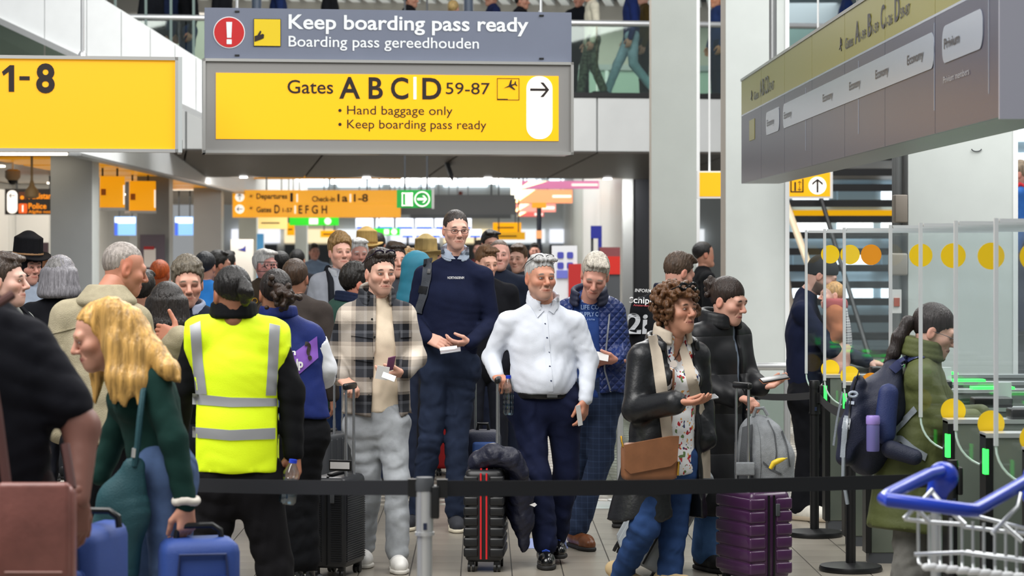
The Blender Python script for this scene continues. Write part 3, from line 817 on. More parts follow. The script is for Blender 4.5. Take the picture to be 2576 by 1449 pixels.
# ---------------------------------------------------------------- smooth solid modelling (distance fields -> one skin)
def surfnet(f, org, h):
    s = f < 0
    nx, ny, nz = f.shape
    sl = lambda dx, dy, dz, A: A[dx:nx - 1 + dx, dy:ny - 1 + dy, dz:nz - 1 + dz]
    cs = [(i, j, k) for i in (0, 1) for j in (0, 1) for k in (0, 1)]
    cnt = sum(sl(*c, s).astype(np.int8) for c in cs)
    act = np.argwhere((cnt > 0) & (cnt < 8))
    if len(act) == 0:
        return np.zeros((0, 3)), np.zeros((0, 4), int)
    ai, aj, ak = act.T
    val = np.stack([f[ai + c[0], aj + c[1], ak + c[2]] for c in cs], 1)
    pos = np.zeros((len(act), 3))
    num = np.zeros(len(act))
    for a in range(8):
        for b in range(a + 1, 8):
            d = np.array(cs[b]) - np.array(cs[a])
            if np.abs(d).sum() != 1:
                continue
            fa, fb = val[:, a], val[:, b]
            m = (fa < 0) != (fb < 0)
            t = np.where(m, fa / np.where(m, fa - fb, 1), 0)
            p = np.array(cs[a])[None] + t[:, None] * d[None]
            pos += np.where(m[:, None], p, 0)
            num += m
    v = np.asarray(org) + h * (act + pos / num[:, None])
    idm = -np.ones((nx - 1, ny - 1, nz - 1), np.int32)
    idm[ai, aj, ak] = np.arange(len(act))
    faces = []
    for ax in range(3):
        o1, o2 = [(1, 2), (2, 0), (0, 1)][ax]
        A = [slice(None)] * 3
        B = [slice(None)] * 3
        A[ax] = slice(0, -1)
        B[ax] = slice(1, None)
        a, b = s[tuple(A)], s[tuple(B)]
        e = np.argwhere(a != b)
        ok = (e[:, o1] > 0) & (e[:, o2] > 0) & (e[:, o1] < f.shape[o1] - 1) & (e[:, o2] < f.shape[o2] - 1)
        e = e[ok]
        if not len(e):
            continue
        def cell(d1, d2):
            q = e.copy()
            q[:, o1] -= d1
            q[:, o2] -= d2
            return idm[q[:, 0], q[:, 1], q[:, 2]]
        qd = np.stack([cell(1, 1), cell(0, 1), cell(0, 0), cell(1, 0)], 1)
        flip = ~a[e[:, 0], e[:, 1], e[:, 2]]
        qd[flip] = qd[flip][:, ::-1]
        faces.append(qd)
    return v, np.concatenate(faces)

class Sdf:
    def __init__(s, h=.013):
        s.h, s.p, s.post = h, [], []
    def cone(s, a, b, ra, rb=None, q=1., n=None, k=.03, sub=False):
        s.p.append(('c', np.array(a, float), np.array(b, float), ra, ra if rb is None else rb, q, None if n is None else np.array(n, float), k, sub))
        return s
    def chain(s, pts, rs, **kw):
        for i in range(len(pts) - 1):
            s.cone(pts[i], pts[i + 1], rs[i], rs[i + 1], **kw)
        return s
    def ell(s, c, r, k=.02, sub=False, R=None):
        s.p.append(('e', np.array(c, float), np.array(r, float), R, k, sub))
        return s
    def field(s):
        lo, hi = np.full(3, 9e9), np.full(3, -9e9)
        bbs = []
        for p in s.p:
            if p[0] == 'h':
                bbs.append((None, None))
                continue
            if p[0] == 'c':
                r = max(p[3], p[4])
                l, u = np.minimum(p[1], p[2]) - r, np.maximum(p[1], p[2]) + r
                sub = p[8]
            else:
                r = p[2].max() if p[3] is not None else p[2]
                l, u = p[1] - r, p[1] + r
                sub = p[5]
            bbs.append((l, u))
            if not sub:
                lo, hi = np.minimum(lo, l), np.maximum(hi, u)
        pad = max(.03, 3 * s.h)
        lo, hi = lo - pad, hi + pad
        n = np.ceil((hi - lo) / s.h).astype(int) + 1
        ax = [(lo[i] + s.h * np.arange(n[i])).astype(np.float32) for i in range(3)]
        f = np.full(n, .25, np.float32)
        for p, (l, u) in zip(s.p, bbs):
            if p[0] == 'h':
                f = np.maximum(f, (p[1] + .003 * np.sin(ax[0][:, None, None] * 31 + ax[1][None, :, None] * 23)) - ax[2][None, None, :]).astype(np.float32)
                continue
            k = p[7] if p[0] == 'c' else p[4]
            mg = k + .035
            i0 = np.maximum(((l - mg - lo) / s.h).astype(int), 0)
            i1 = np.minimum(((u + mg - lo) / s.h).astype(int) + 2, n)
            if (i1 <= i0).any():
                continue
            X = ax[0][i0[0]:i1[0], None, None]
            Y = ax[1][None, i0[1]:i1[1], None]
            Zz = ax[2][None, None, i0[2]:i1[2]]
            if p[0] == 'c':
                _, a, b, ra, rb, q, nn, k, sub = p
                ba = b - a
                L = max(ba.dot(ba), 1e-9)
                dx, dy, dz_ = X - a[0], Y - a[1], Zz - a[2]
                t = np.clip((dx * ba[0] + dy * ba[1] + dz_ * ba[2]) / L, 0, 1)
                ox, oy, oz = dx - t * ba[0], dy - t * ba[1], dz_ - t * ba[2]
                if q != 1:
                    on = (ox * nn[0] + oy * nn[1] + oz * nn[2]) * (1 / q - 1)
                    ox, oy, oz = ox + on * nn[0], oy + on * nn[1], oz + on * nn[2]
                d = (np.sqrt(ox * ox + oy * oy + oz * oz) - (ra + (rb - ra) * t)) * (min(1, (1 + q) / 2))
            else:
                _, c, r, R, k, sub = p
                dx, dy, dz_ = X - c[0], Y - c[1], Zz - c[2]
                if R is not None:
                    e = [dx * R[i][0] + dy * R[i][1] + dz_ * R[i][2] for i in range(3)]
                else:
                    e = [dx, dy, dz_]
                d = (np.sqrt((e[0] / r[0]) ** 2 + (e[1] / r[1]) ** 2 + (e[2] / r[2]) ** 2) - 1) * (r.min() * .6 + r.mean() * .4)
            bl = (slice(i0[0], i1[0]), slice(i0[1], i1[1]), slice(i0[2], i1[2]))
            g = f[bl]
            if sub:
                d = -d
                hh = np.clip(.5 - .5 * (d - g) / k, 0, 1)
                f[bl] = d + (g - d) * hh + k * hh * (1 - hh) if False else np.maximum(g, d) + k * .25 * np.clip(1 - np.abs(g - d) / k, 0, 1) ** 2
            else:
                f[bl] = np.minimum(g, d) - k * .25 * np.clip(1 - np.abs(g - d) / k, 0, 1) ** 2
        for fn in s.post:
            f = fn(ax[0][:, None, None], ax[1][None, :, None], ax[2][None, None, :], f)
        f[0] = f[-1] = .1
        f[:, 0] = f[:, -1] = .1
        f[:, :, 0] = f[:, :, -1] = .1
        return f, lo
    def mesh(s):
        f, lo = s.field()
        return surfnet(f, lo, s.h)
    # ---- finishing operations
    def hem(s, z, wave=0.):
        s.post.append(lambda X, Y, Z, f: np.maximum(f, (z + (wave * np.sin(X * 31 + Y * 23) if wave else 0)) - Z))
        return s
    def cutplane(s, p, n):
        p, n = np.array(p, float), np.array(n, float)
        n /= np.linalg.norm(n)
        s.post.append(lambda X, Y, Z, f: np.maximum(f, (X - p[0]) * n[0] + (Y - p[1]) * n[1] + (Z - p[2]) * n[2]))
        return s
    def folds(s, amp=.006, sc=1., seed=0, vert=.45):
        r = np.random.RandomState(seed)
        ks = r.normal(size=(4, 3)) * np.array([26, 26, 26 * vert + 8]) * sc
        k2 = r.normal(size=(4, 3)) * 11 * sc
        ph = r.rand(8) * 6.28
        def fn(X, Y, Z, f):
            m = np.argwhere(np.abs(f) < .045)
            if not len(m):
                return f
            x = X[m[:, 0], 0, 0]
            y = Y[0, m[:, 1], 0]
            z = Z[0, 0, m[:, 2]]
            v = 0
            for i in range(4):
                q_ = np.sin(ks[i, 0] * x + ks[i, 1] * y + ks[i, 2] * z + ph[i] + 1.7 * np.sin(k2[i, 0] * x + k2[i, 1] * y + k2[i, 2] * z + ph[4 + i]))
                v = v + (1 - 2.2 * np.abs(q_) ** .8) * (1, .8, .6, .5)[i] * np.clip(.5 + np.sin(x * 9 + z * 7 + y * 5 + ph[i] * 3), 0, 1)
            f = f.copy()
            f[m[:, 0], m[:, 1], m[:, 2]] += (amp * .28 * v).astype(np.float32)
            return f
        s.post.append(fn)
        return s

def V3(*a):
    return np.array(a, float)
def lerp(a, b, t):
    return a + (b - a) * t
def nrm(v):
    return v / max(np.linalg.norm(v), 1e-9)

# ---------------------------------------------------------------- skin, eyes, hair materials
def vc_mat(name, rough=.5, spec=.35, sss=0.):
    m = bpy.data.materials.new(name)
    m.use_nodes = True
    nt = m.node_tree
    b = nt.nodes['Principled BSDF']
    a = nt.nodes.new('ShaderNodeAttribute')
    a.attribute_name = 'tint'
    nt.links.new(a.outputs['Color'], b.inputs['Base Color'])
    b.inputs['Roughness'].default_value = rough
    b.inputs['Specular IOR Level'].default_value = spec
    if sss:
        b.inputs['Subsurface Weight'].default_value = sss
        b.inputs['Subsurface Radius'].default_value = (.012, .005, .003)
        b.inputs['Subsurface Scale'].default_value = 1
    tc = nt.nodes.new('ShaderNodeTexCoord')
    n = nt.nodes.new('ShaderNodeTexNoise')
    n.inputs['Scale'].default_value = 170
    bp = nt.nodes.new('ShaderNodeBump')
    bp.inputs['Strength'].default_value = .08
    bp.inputs['Distance'].default_value = .004
    nt.links.new(tc.outputs['Object'], n.inputs['Vector'])
    nt.links.new(n.outputs['Fac'], bp.inputs['Height'])
    nt.links.new(bp.outputs[0], b.inputs['Normal'])
    return m
m_skin = vc_mat('skin', .5, .35)
m_eye = vc_mat('eye', .2, .5)
def hair_mat(col, sc=(1, 1, .12)):
    return M('hair_' + col[1:], col, .42, spec=.4, bump=.6, bscale=170, var=.4, vscale=80, stretch=sc)

def set_tint(me, col):
    at = me.color_attributes.new('tint', 'FLOAT_COLOR', 'POINT')
    at.data.foreach_set('color', np.asarray(col, np.float32).ravel())

def head_frame(yaw, pitch, roll):
    """columns: lateral, forward, up (world)"""
    y, p, r = math.radians(yaw), math.radians(pitch), math.radians(roll)
    fwd = V3(math.sin(y), -math.cos(y), 0)
    lat = V3(math.cos(y), math.sin(y), 0)   # image right when facing the camera
    up = V3(0, 0, 1)
    f2 = fwd * math.cos(p) - up * math.sin(p)
    u2 = up * math.cos(p) + fwd * math.sin(p)
    l3 = lat * math.cos(r) + u2 * math.sin(r)
    u3 = u2 * math.cos(r) - lat * math.sin(r)
    return np.stack([l3, f2, u3], 1)

def head_mesh(skin, browc, h=.0042, sc=1., face=True, stub=0., stubc='#6b5a50', fat=1., age=0., lipc=None, smile=0., female=False):
    s = Sdf(h)
    s.ell((0, -.012, .028), (.076 * fat, .096, .088))
    s.ell((0, .028, -.04), (.059 * fat, .062, .076), k=.03)
    jw = .046 if not female else .040
    for x in (-1, 1):
        s.cone((x * jw * fat, .0, -.058), (0, .066, -.1), .02 * fat, .018, k=.03)
        s.ell((x * .078 * (fat * .5 + .5), -.010, -.012), (.011, .021, .032), k=.012)
        s.ell((x * .089, -.003, -.007), (.006, .011, .018), k=.008, sub=True)
    s.ell((0, .068, -.101), (.024 * fat, .021, .018), k=.025)
    if face:
        for x in (-1, 1):
            s.ell((x * .041, .06, -.026), (.024, .024, .02), k=.03)
            s.ell((x * .031, .099, .001), (.021, .0135, .012), k=.014, sub=True)
            s.ell((x * .031, .0735, .0005), (.0158, .0158, .0135), k=.004)
            s.cone((x * .018, .0885, .0095), (x * .042, .083, .0085), .0036, .003, k=.006)
            s.ell((x * .0125, .100, -.037), (.0085, .011, .008), k=.008)
        s.cone((-.036, .081, .0215), (.036, .081, .0215), .014, k=.02)
        s.cone((0, .089, .010), (0, .1155, -.03), .0085, .0125, k=.012)
        s.ell((0, .069, -.07), (.034, .028, .028), k=.02)
        sm = smile * .006
        s.cone((-.024, .084, -.0685 + sm), (0, .0965, -.0645), .0035, .0058, k=.006)
        s.cone((.024, .084, -.0685 + sm), (0, .0965, -.0645), .0035, .0058, k=.006)
        s.cone((-.017, .087, -.074 + sm * .7), (.017, .087, -.074 + sm * .7), .006, k=.008)
        s.ell((0, .0945, -.0745), (.012, .006, .0055), k=.008)
        s.cone((-.024, .0885, -.071 + sm), (0, .0965, -.0695), .0022, k=.004, sub=True)
        s.cone((.024, .0885, -.071 + sm), (0, .0965, -.0695), .0022, k=.004, sub=True)
        for x in (-1, 1):
            s.cone((x * .021, .093, -.036), (x * .031, .082, -.062), .0022, k=.008, sub=True)
    s.chain([(0, -.026, -.045), (0, -.012, -.112)], [.053 * fat, .047 * fat], k=.03)
    v, q = s.mesh()
    base = np.array(lin(skin)[:3])
    x, y, z = v.T
    col = np.tile(base, (len(v), 1))
    def mix(m, c, t=1.):
        m = np.clip(m * t, 0, 1)[:, None]
        col[:] = col * (1 - m) + np.array(c) * m
    red = base * np.array([1.05, .72, .66])
    ax = np.abs(x)
    mix(np.exp(-((ax - .045) / .02) ** 2 - ((z + .03) / .02) ** 2) * (y > .03), red, .5)
    mix(np.exp(-(x / .014) ** 2 - ((z + .03) / .014) ** 2) * (y > .09), red, .5)
    mix((ax > .079).astype(float), red, .55)
    if face:
        lp = np.array(lin(lipc)[:3]) if lipc else base * np.array([.86, .55, .52])
        lw = np.exp(-(ax / .0245) ** 6) * np.exp(-((z + .0685) / .0075) ** 4) * (y > .083)
        mix(lw, lp, .9)
        mix(np.exp(-(ax / .0255) ** 6) * np.exp(-((z + .0695 + .0016 * (ax / .022) ** 2 - smile * .005 * (ax / .02)) / .0024) ** 2) * (y > .08), lp * .3, .9)
        bc = np.array(lin(browc)[:3])
        zb = .0235 - np.clip((ax - .034) / .02, 0, 1) * .006 - np.clip((.022 - ax) / .012, 0, 1) * .003
        mix(np.exp(-((ax - .033) / .0165) ** 6) * np.exp(-((z - zb) / .0050) ** 4) * (y > .04), bc, 1.0)
        mix(np.exp(-((ax - .031) / .019) ** 4) * np.exp(-((z + .001) / .012) ** 4) * (y > .06), base * np.array([.72, .6, .58]), .55)
        mix(np.exp(-((ax - .011) / .005) ** 2 - ((z + .0425) / .004) ** 2) * (y > .085), base * .25, .8)
        if stub:
            jaw = np.clip((-.038 - z) / .02, 0, 1) * (y > -.015) * (1 - lw) * (z > -.125)
            jaw = jaw + np.exp(-(ax / .03) ** 4 - ((z + .053) / .006) ** 2) * (y > .08)
            mix(np.clip(jaw, 0, 1), np.array(lin(stubc)[:3]), stub)
    return v * sc, q, col

def eye_meshes(iris='#4a3a2c', closed=False, look=0., lidc=None):
    out = []
    for sx in (-1, 1):
        n, m = 15, 7
        v, c = [], []
        for j in range(m):
            for i in range(n):
                a = -1 + 2 * i / (n - 1)
                b = -1 + 2 * j / (m - 1)
                ww = math.sqrt(max(0, 1 - abs(a) ** 2.2))
                x = a * .0138
                z = (b * (.0038 if b > 0 else .0034)) * ww - (.0025 if closed else 0)
                if closed:
                    z = b * .001 * ww - .004 * ww
                yy = .0735 + math.sqrt(max(.0166 ** 2 - x * x - z * z, 1e-8)) + .0030
                v.append((sx * .031 + x, yy, z + .0005))
                dd = math.hypot(x - look * .004, z - .0006)
                if closed:
                    c.append((.05, .03, .025, 1))
                elif dd < .0024:
                    c.append((.004, .004, .004, 1))
                elif dd < .0060:
                    c.append(lin(iris))
                elif j >= m - 1 or i in (0, n - 1):
                    c.append((.06, .03, .025, 1))
                else:
                    c.append((.50, .45, .42, 1))
        f = [(j * n + i, j * n + i + 1, (j + 1) * n + i + 1, (j + 1) * n + i) for j in range(m - 1) for i in range(n - 1)]
        out.append((np.array(v), np.array(f), np.array(c)))
    return out

def hair_sdf(style, h=.006, seed=0, rec=0., vol=1.):
    """hair as a solid around the head (head coordinates)"""
    s = Sdf(h)
    r = np.random.RandomState(seed)
    def cap(t, top=0., back=0.):
        s.ell((0, -.020 - back / 2, .030 + top / 2), (.077 + t, .097 + t + back / 2, .088 + t + top / 2))
    def line(y0=.088, z0=.078, y1=-.09, z1=-.065, side=.0):
        a = (z0 - z1) / (y0 - y1)
        def fn(X, Y, Z, f):
            zl = z1 + a * (Y - y1) + .003 * np.sin(X * 260 + Y * 90) + .003 * np.sin(X * 530 - Y * 210 + 2) + rec * np.clip(Y / .09, 0, 1)
            zl = np.where((Y > -.012) & (np.abs(X) > .058), np.minimum(zl, .005 + (Y - .03) * 6 + 0 * Z), zl)
            return np.maximum(f, (zl - Z) * .75)
        s.post.append(fn)
    def strands(amp, fr=70):
        ph = r.rand(3) * 6
        def fn(X, Y, Z, f):
            a = np.arctan2(X, Y + .02 + 0 * Z)
            return f + amp * np.sin(a * fr * .35 + 2 * np.sin(Z * 45 + ph[0]) + ph[1]) * .6 + amp * .7 * np.sin(a * fr * .8 + Z * 60 + ph[2])
        s.post.append(fn)
    if style == 'crop':
        cap(.003, .006)
        line()
        strands(.0012, 90)
    elif style == 'short':
        cap(.006, .022 * vol)
        for i in range(16):
            a = r.rand() * 1.4 - .7
            s.cone((a * .075, .0 + r.rand() * .03, .116), (a * .09 + .01, .060 + r.rand() * .012, .104), .014, .008, k=.014)
        line(.092, .084)
        strands(.0025)
    elif style == 'wavy':
        cap(.010, .026 * vol, .01)
        for i in range(40):
            t, p = r.rand() * 6.28, .2 + r.rand() * 1.0
            c = V3(.083 * math.sin(p) * math.cos(t), -.016 + .103 * math.sin(p) * math.sin(t), .034 + .10 * math.cos(p))
            s.ell(c, (.016, .016, .013), k=.012)
        line(.095, .086, -.1, -.075)
        strands(.003, 50)
    elif style == 'curly':
        n = 480
        for i in range(n):
            t, p = r.rand() * 6.28, math.acos(1 - r.rand() * 1.72)
            rr = 1.0 + r.rand() ** .7 * .42
            c = V3(.088 * rr * math.sin(p) * math.cos(t), -.02 + .105 * rr * math.sin(p) * math.sin(t), .022 + .098 * rr * math.cos(p))
            if (c[1] > .03 and c[2] < .060 and abs(c[0]) < .066) or c[2] < -.085 or (c[1] > .055 and c[2] < .05):
                continue
            s.ell(c, np.full(3, .009 + r.rand() * .008), k=.005)
        cap(.012, .01, .0)
        s.post.append(lambda X, Y, Z, f: np.maximum(f, np.where((Y > .02) & (np.abs(X) < .07), (.058 - Z) * .7, -1)))
    elif style == 'sleek':
        cap(.007, .012, .006)
        line(.088, .056, -.1, -.062, .0)
        strands(.001, 40)
    elif style == 'back':
        cap(.006, .006, .006)
        line(.085, .098, -.1, -.062)
        strands(.0018, 60)
    return s

# ---------------------------------------------------------------- hands
def hand_mesh(wr, fdir, ndir, tside, curl=.5, thumb=.3, sc=1., h=.005, spread=.1, pinch=0.):
    """wr wrist; fdir towards the knuckles; ndir the way the palm faces; tside +1/-1 the thumb side along cross(fdir,ndir)"""
    f = nrm(np.array(fdir, float))
    n = np.array(ndir, float)
    n = nrm(n - f * n.dot(f))
    t = nrm(np.cross(f, n)) * tside
    s = Sdf(h)
    w = np.array(wr, float)
    k0 = w + f * .085 * sc
    s.cone(w - f * .03 * sc, w + f * .02 * sc, .026 * sc, .026 * sc, q=.75, n=n, k=.02)
    for e in (-.03, -.01, .01, .03):
        s.cone(w + f * .015 * sc + t * e * .6 * sc, k0 + t * e * sc, .0175 * sc, .0135 * sc, k=.014, q=.85, n=n)
    ls = {.03: (.042, .026, .021), .01: (.046, .030, .022), -.01: (.043, .028, .021), -.03: (.034, .021, .018)}
    for i, (e, L) in enumerate(ls.items()):
        p = k0 + t * e * sc
        a = curl * (.75 + .12 * i)
        ang = 0
        d = nrm(f + t * e * spread * 8)
        for j, l in enumerate(L):
            ang += a * (.8 if j == 0 else 1.0)
            dd = d * math.cos(ang) + n * math.sin(ang)
            q = p + dd * l * sc
            s.cone(p, q, (.0105 - .001 * j) * sc, (.0097 - .001 * j) * sc, k=.0025)
            p = q
    p = w + f * .028 * sc + t * .028 * sc + n * .006 * sc
    d1 = nrm(f * .75 + t * (1.1 - thumb) + n * (.25 + .5 * thumb))
    q = p + d1 * .042 * sc
    s.cone(p, q, .0165 * sc, .0125 * sc, k=.012)
    d2 = nrm(f * 1.0 + t * (.55 - thumb) + n * (.1 + .55 * thumb))
    q2 = q + d2 * .032 * sc
    s.cone(q, q2, .0115 * sc, .0105 * sc, k=.004)
    q3 = q2 + nrm(d2 + n * .25 * thumb) * .025 * sc
    s.cone(q2, q3, .0105 * sc, .009 * sc, k=.003)
    return s.mesh()

# ---------------------------------------------------------------- people
class Person:
    """joints: hd (eye level centre), nk, sl/sr shoulders, el/er elbows, wl/wr wrists, hl/hr hips, kl/kr knees, al/ar ankles
    l and r are picture-left and picture-right"""
    def __init__(s, label, d, px, h=1.75, yaw=0, z0=0., group=None, res=.013, build=None, **J):
        s.label, s.d, s.yaw, s.res, s.z0 = label, d, yaw, res, z0
        y = math.radians(yaw)
        s.fwd = V3(math.sin(y), -math.cos(y), 0)
        lat = V3(math.cos(y), math.sin(y), 0)
        if math.cos(y) < 0:
            lat = -lat
        s.lat = lat
        c = V3((px - CX) * d / F, d, z0)
        s.base = c
        up = V3(0, 0, 1)
        f = s.fwd
        D = {}
        D['hd'] = c + up * .935 * h + f * .02
        D['nk'] = c + up * .845 * h
        for sd, g in (('l', -1), ('r', 1)):
            D['s' + sd] = c + up * .81 * h + lat * g * .107 * h
            D['e' + sd] = c + up * .635 * h + lat * g * .135 * h - f * .02
            D['w' + sd] = c + up * .50 * h + lat * g * .135 * h + f * .05
            D['h' + sd] = c + up * .515 * h + lat * g * .052 * h
            D['k' + sd] = c + up * .285 * h + lat * g * .055 * h + f * .02
            D['a' + sd] = c + up * .05 * h + lat * g * .06 * h
        for k, v in J.items():
            dd = d + (v[2] if len(v) > 2 else (D[k][1] - d))
            D[k] = P(v[0], v[1], dd)
        s.J = D
        b = dict(chest=.152, waist=.135, hip=.152, arm=1., leg=1., q=.7, head=1., neck=.056)
        b.update(build or {})
        s.b = b
        s.bv, s.bf, s.bc = [], [], []
        s.nv = 0
        s.parts = []
        s.group = group
        s.skin = '#c48f76'
        s.obj = None
        s.meshes = {}
    # -------- clothing solids
    def torso(s, S_, e=.0, k=.04, low=True):
        J, b, f = s.J, s.b, s.fwd
        hc, sc = (J['hl'] + J['hr']) / 2, (J['sl'] + J['sr']) / 2
        wa, ch = lerp(hc, sc, .38) , lerp(hc, sc, .74)
        tl = np.linalg.norm(sc - hc)
        q = b['q']
        if low:
            S_.cone(hc, wa, b['hip'] + e, b['waist'] + e, q=q, n=f, k=k)
        S_.cone(wa, ch, b['waist'] + e, b['chest'] + e, q=q, n=f, k=k)
        S_.cone(ch, lerp(ch, sc, .75), b['chest'] + e, b['chest'] * .8 + e, q=q * .92, n=f, k=k)
        S_.cone(lerp(J['sl'], J['sr'], .07), lerp(J['sr'], J['sl'], .07), .048 * b['arm'] + e * .7, k=k)
        for x in ('sl', 'sr'):
            S_.cone(lerp(J['nk'], sc, .1), lerp(J[x], sc, .12), .052 + e * .6, .044 * b['arm'] + e * .6, k=k)
        if b.get('belly'):
            S_.ell(lerp(hc, sc, .3) + f * .05, (.13, .13 + b['belly'], .15), k=.06)
        if b.get('bust'):
            for x in ('sl', 'sr'):
                S_.ell(lerp(ch, J[x], .42) + f * (b['chest'] * q * .75) - V3(0, 0, .03), (.06, .06 + b['bust'] * .3, .065), k=.05)
    def sleeves(s, S_, e=.0, to=1., k=.035, sides='lr', cuff=.0):
        J, a = s.J, s.b['arm']
        for x in sides:
            sh, el, wr = J['s' + x], J['e' + x], J['w' + x]
            if to <= .5:
                S_.cone(sh, lerp(sh, el, to * 2), .049 * a + e, .05 * a + e, k=k)
            else:
                S_.cone(sh, el, .049 * a + e, .041 * a + e, k=k)
                t = (to - .5) * 2
                S_.cone(el, lerp(el, wr, t), .041 * a + e, .031 * a + e + cuff, k=k * .7)
    def legs(s, S_, e=.0, hem=.05, k=.035, to=1.0):
        J, l = s.J, s.b['leg']
        S_.cone(J['hl'], J['hr'], .108 * l + e, q=.92, n=s.fwd, k=k)
        hc = (J['hl'] + J['hr']) / 2
        S_.cone(hc + V3(0, 0, .02), hc + V3(0, 0, .10), s.b['hip'] * .93 + e, s.b['waist'] * .98 + e, q=s.b['q'], n=s.fwd, k=k)
        for x in 'lr':
            h_, kn, an = J['h' + x], J['k' + x], J['a' + x]
            S_.cone(h_, kn, .09 * l + e, .062 * l + e, k=k)
            S_.cone(kn, lerp(kn, an, to), .062 * l + e, hem + e, k=.02)
    def wear(s, name, S_, mat, label=None):
        v, q = S_.mesh()
        me = np_mesh(name, v - s.base, q)
        s.parts.append((name, me, mat, label))
        s.meshes[name] = (v, q)
        return v, q
    # -------- skin
    def add(s, v, q, col):
        if len(v) == 0:
            return
        s.bv.append(v)
        s.bf.append(q + s.nv)
        s.bc.append(np.broadcast_to(col, (len(v), 3)))
        s.nv += len(v)
    def core(s, arms='lr', legs=False, bare=1.):
        S_ = Sdf(s.res * 1.25)
        J = s.J
        hc, sc = (J['hl'] + J['hr']) / 2, (J['sl'] + J['sr']) / 2
        S_.chain([hc, lerp(hc, sc, .5), sc - V3(0, 0, .07)], [s.b['hip'] * .8, s.b['waist'] * .85, s.b['chest'] * .72], q=s.b['q'] * .9, n=s.fwd)
        S_.cone(J['sl'], J['sr'], .04)
        S_.cone(sc - V3(0, 0, .02), J['nk'], .045, s.b['neck'] * .85)
        hd = J['hd']
        S_.cone(J['nk'], lerp(J['nk'], hd, .5), s.b['neck'], s.b['neck'] * .97, k=.03)
        for x in arms:
            S_.chain([J['s' + x], J['e' + x], J['w' + x]], [.042 * s.b['arm'] * bare, .036 * s.b['arm'] * bare, .026 * bare])
        for x in 'lr':
            S_.chain([J['h' + x], J['k' + x], J['a' + x]], [.07, .05, .037])
        v, q = S_.mesh()
        s.add(v, q, np.array(lin(s.skin)[:3]))
    def head(s, skin='#c48f76', hyaw=None, pitch=0, roll=0, hair='short', hairc='#3a2c20', brow=None, eyes=True, iris='#4a3a2c', closed=False, look=0., face=True, hseed=0, rec=0., vol=1., hh=None, glasses=None, **kw):
        rgb = [min(255, int(int(skin[i:i + 2], 16) * k + o)) for i, k, o in ((1, .96, 14), (3, .96, 14), (5, .96, 18))]
        skin = s.skin = '#%02x%02x%02x' % tuple(rgb)
        hy = s.yaw if hyaw is None else hyaw
        R = head_frame(hy, pitch, roll)
        s.R = R
        k = s.b['head']
        o = s.J['hd']
        v, q, col = head_mesh(skin, brow or hairc, hh or (.0042 if s.res < .015 else .0065), 1., face, **kw)
        s.add((v * k) @ R.T + o, q, col)
        s.tohead = lambda p: (np.asarray(p, float) * k) @ R.T + o
        if face and eyes:
            for v, f, c in eye_meshes(iris, closed, look):
                me = np_mesh('eye', s.tohead(v) - s.base, f)
                set_tint(me, c)
                s.parts.append(('eye', me, m_eye, None))
        if hair:
            S_ = hair_sdf(hair, .0058 if s.res < .015 else .008, hseed, rec, vol)
            v, q = S_.mesh()
            v = s.tohead(v)
            s.parts.append(('hair', np_mesh('hair', v - s.base, q), hair_mat(hairc), None))
            s.meshes['hair'] = (v, q)
        if glasses:
            mb = MB()
            for sx in (-1, 1):
                ring = [(sx * .033 + .023 * math.cos(t) * (1 if abs(math.cos(t)) < .8 else 1), .105, -.003 + .0145 * math.sin(t)) for t in np.linspace(0, 2 * math.pi, 17)[:-1]]
                mb.tube([s.tohead(p) - s.base for p in ring], .0017, 6, closed=True)
                mb.tube([s.tohead(p) - s.base for p in ((sx * .056, .104, .002), (sx * .078, .06, .003), (sx * .082, -.005, .0))], .0017, 6)
            mb.tube([s.tohead(p) - s.base for p in ((-.011, .107, .002), (0, .109, .004), (.011, .107, .002))], .0017, 6)
            s.parts.append(('glasses', mb, M('glasses_' + glasses[1:], glasses, .3), None))
    def hand(s, side, ndir, tside, fdir=None, **kw):
        w = s.J['w' + side]
        f = (w - s.J['e' + side]) if fdir is None else np.array(fdir, float)
        v, q = hand_mesh(w, f, ndir, tside, h=kw.pop('h', .0052 if s.res < .015 else .008), **kw)
        s.add(v, q, np.array(lin(s.skin)[:3]) * np.array([1., .93, .9]))
        return v
    def shoe(s, side, mat, sole, toe=None, L=.27, boot=0., up=0., chunky=0., name='shoe', laces=None):
        a = s.J['a' + side].copy()
        t = nrm(np.array([s.fwd[0], s.fwd[1], 0]) if toe is None else np.array([toe[0], toe[1], toe[2] if len(toe) > 2 else 0.]))
        z = s.z0 + up
        g = V3(a[0], a[1], z)
        u = V3(0, 0, 1)
        heel, ball, tip = g - t * .055, g + t * (L * .48), g + t * (L * .66)
        w = 1 + chunky
        S_ = Sdf(.0075 if s.res < .015 else .011)
        S_.cone(heel + u * .055, ball + u * .048, .043 * w, .046 * w, k=.02)
        S_.cone(ball + u * .045, tip + u * .04, .046 * w, .036 * w, k=.02)
        S_.cone(g + u * .07 - t * .01, lerp(g, a, 1) + u * (.03 + boot), .045 * w, .047 * w, k=.03)
        S_.hem(z + .018)
        v, q = S_.mesh()
        me = np_mesh(name, v - s.base, q)
        sub = []
        S2 = Sdf(.0075 if s.res < .015 else .011)
        S2.cone(heel + u * .012, ball + u * .012, .045 * w, .051 * w, k=.02)
        S2.cone(ball + u * .012, tip + u * .014, .051 * w, .040 * w, k=.02)
        S2.hem(z + .001)
        S2.cutplane((0, 0, z + .026 + .012 * chunky * 3), (0, 0, 1))
        v2, q2 = S2.mesh()
        sub.append(('sole', np_mesh('sole', v2 - s.base, q2), sole))
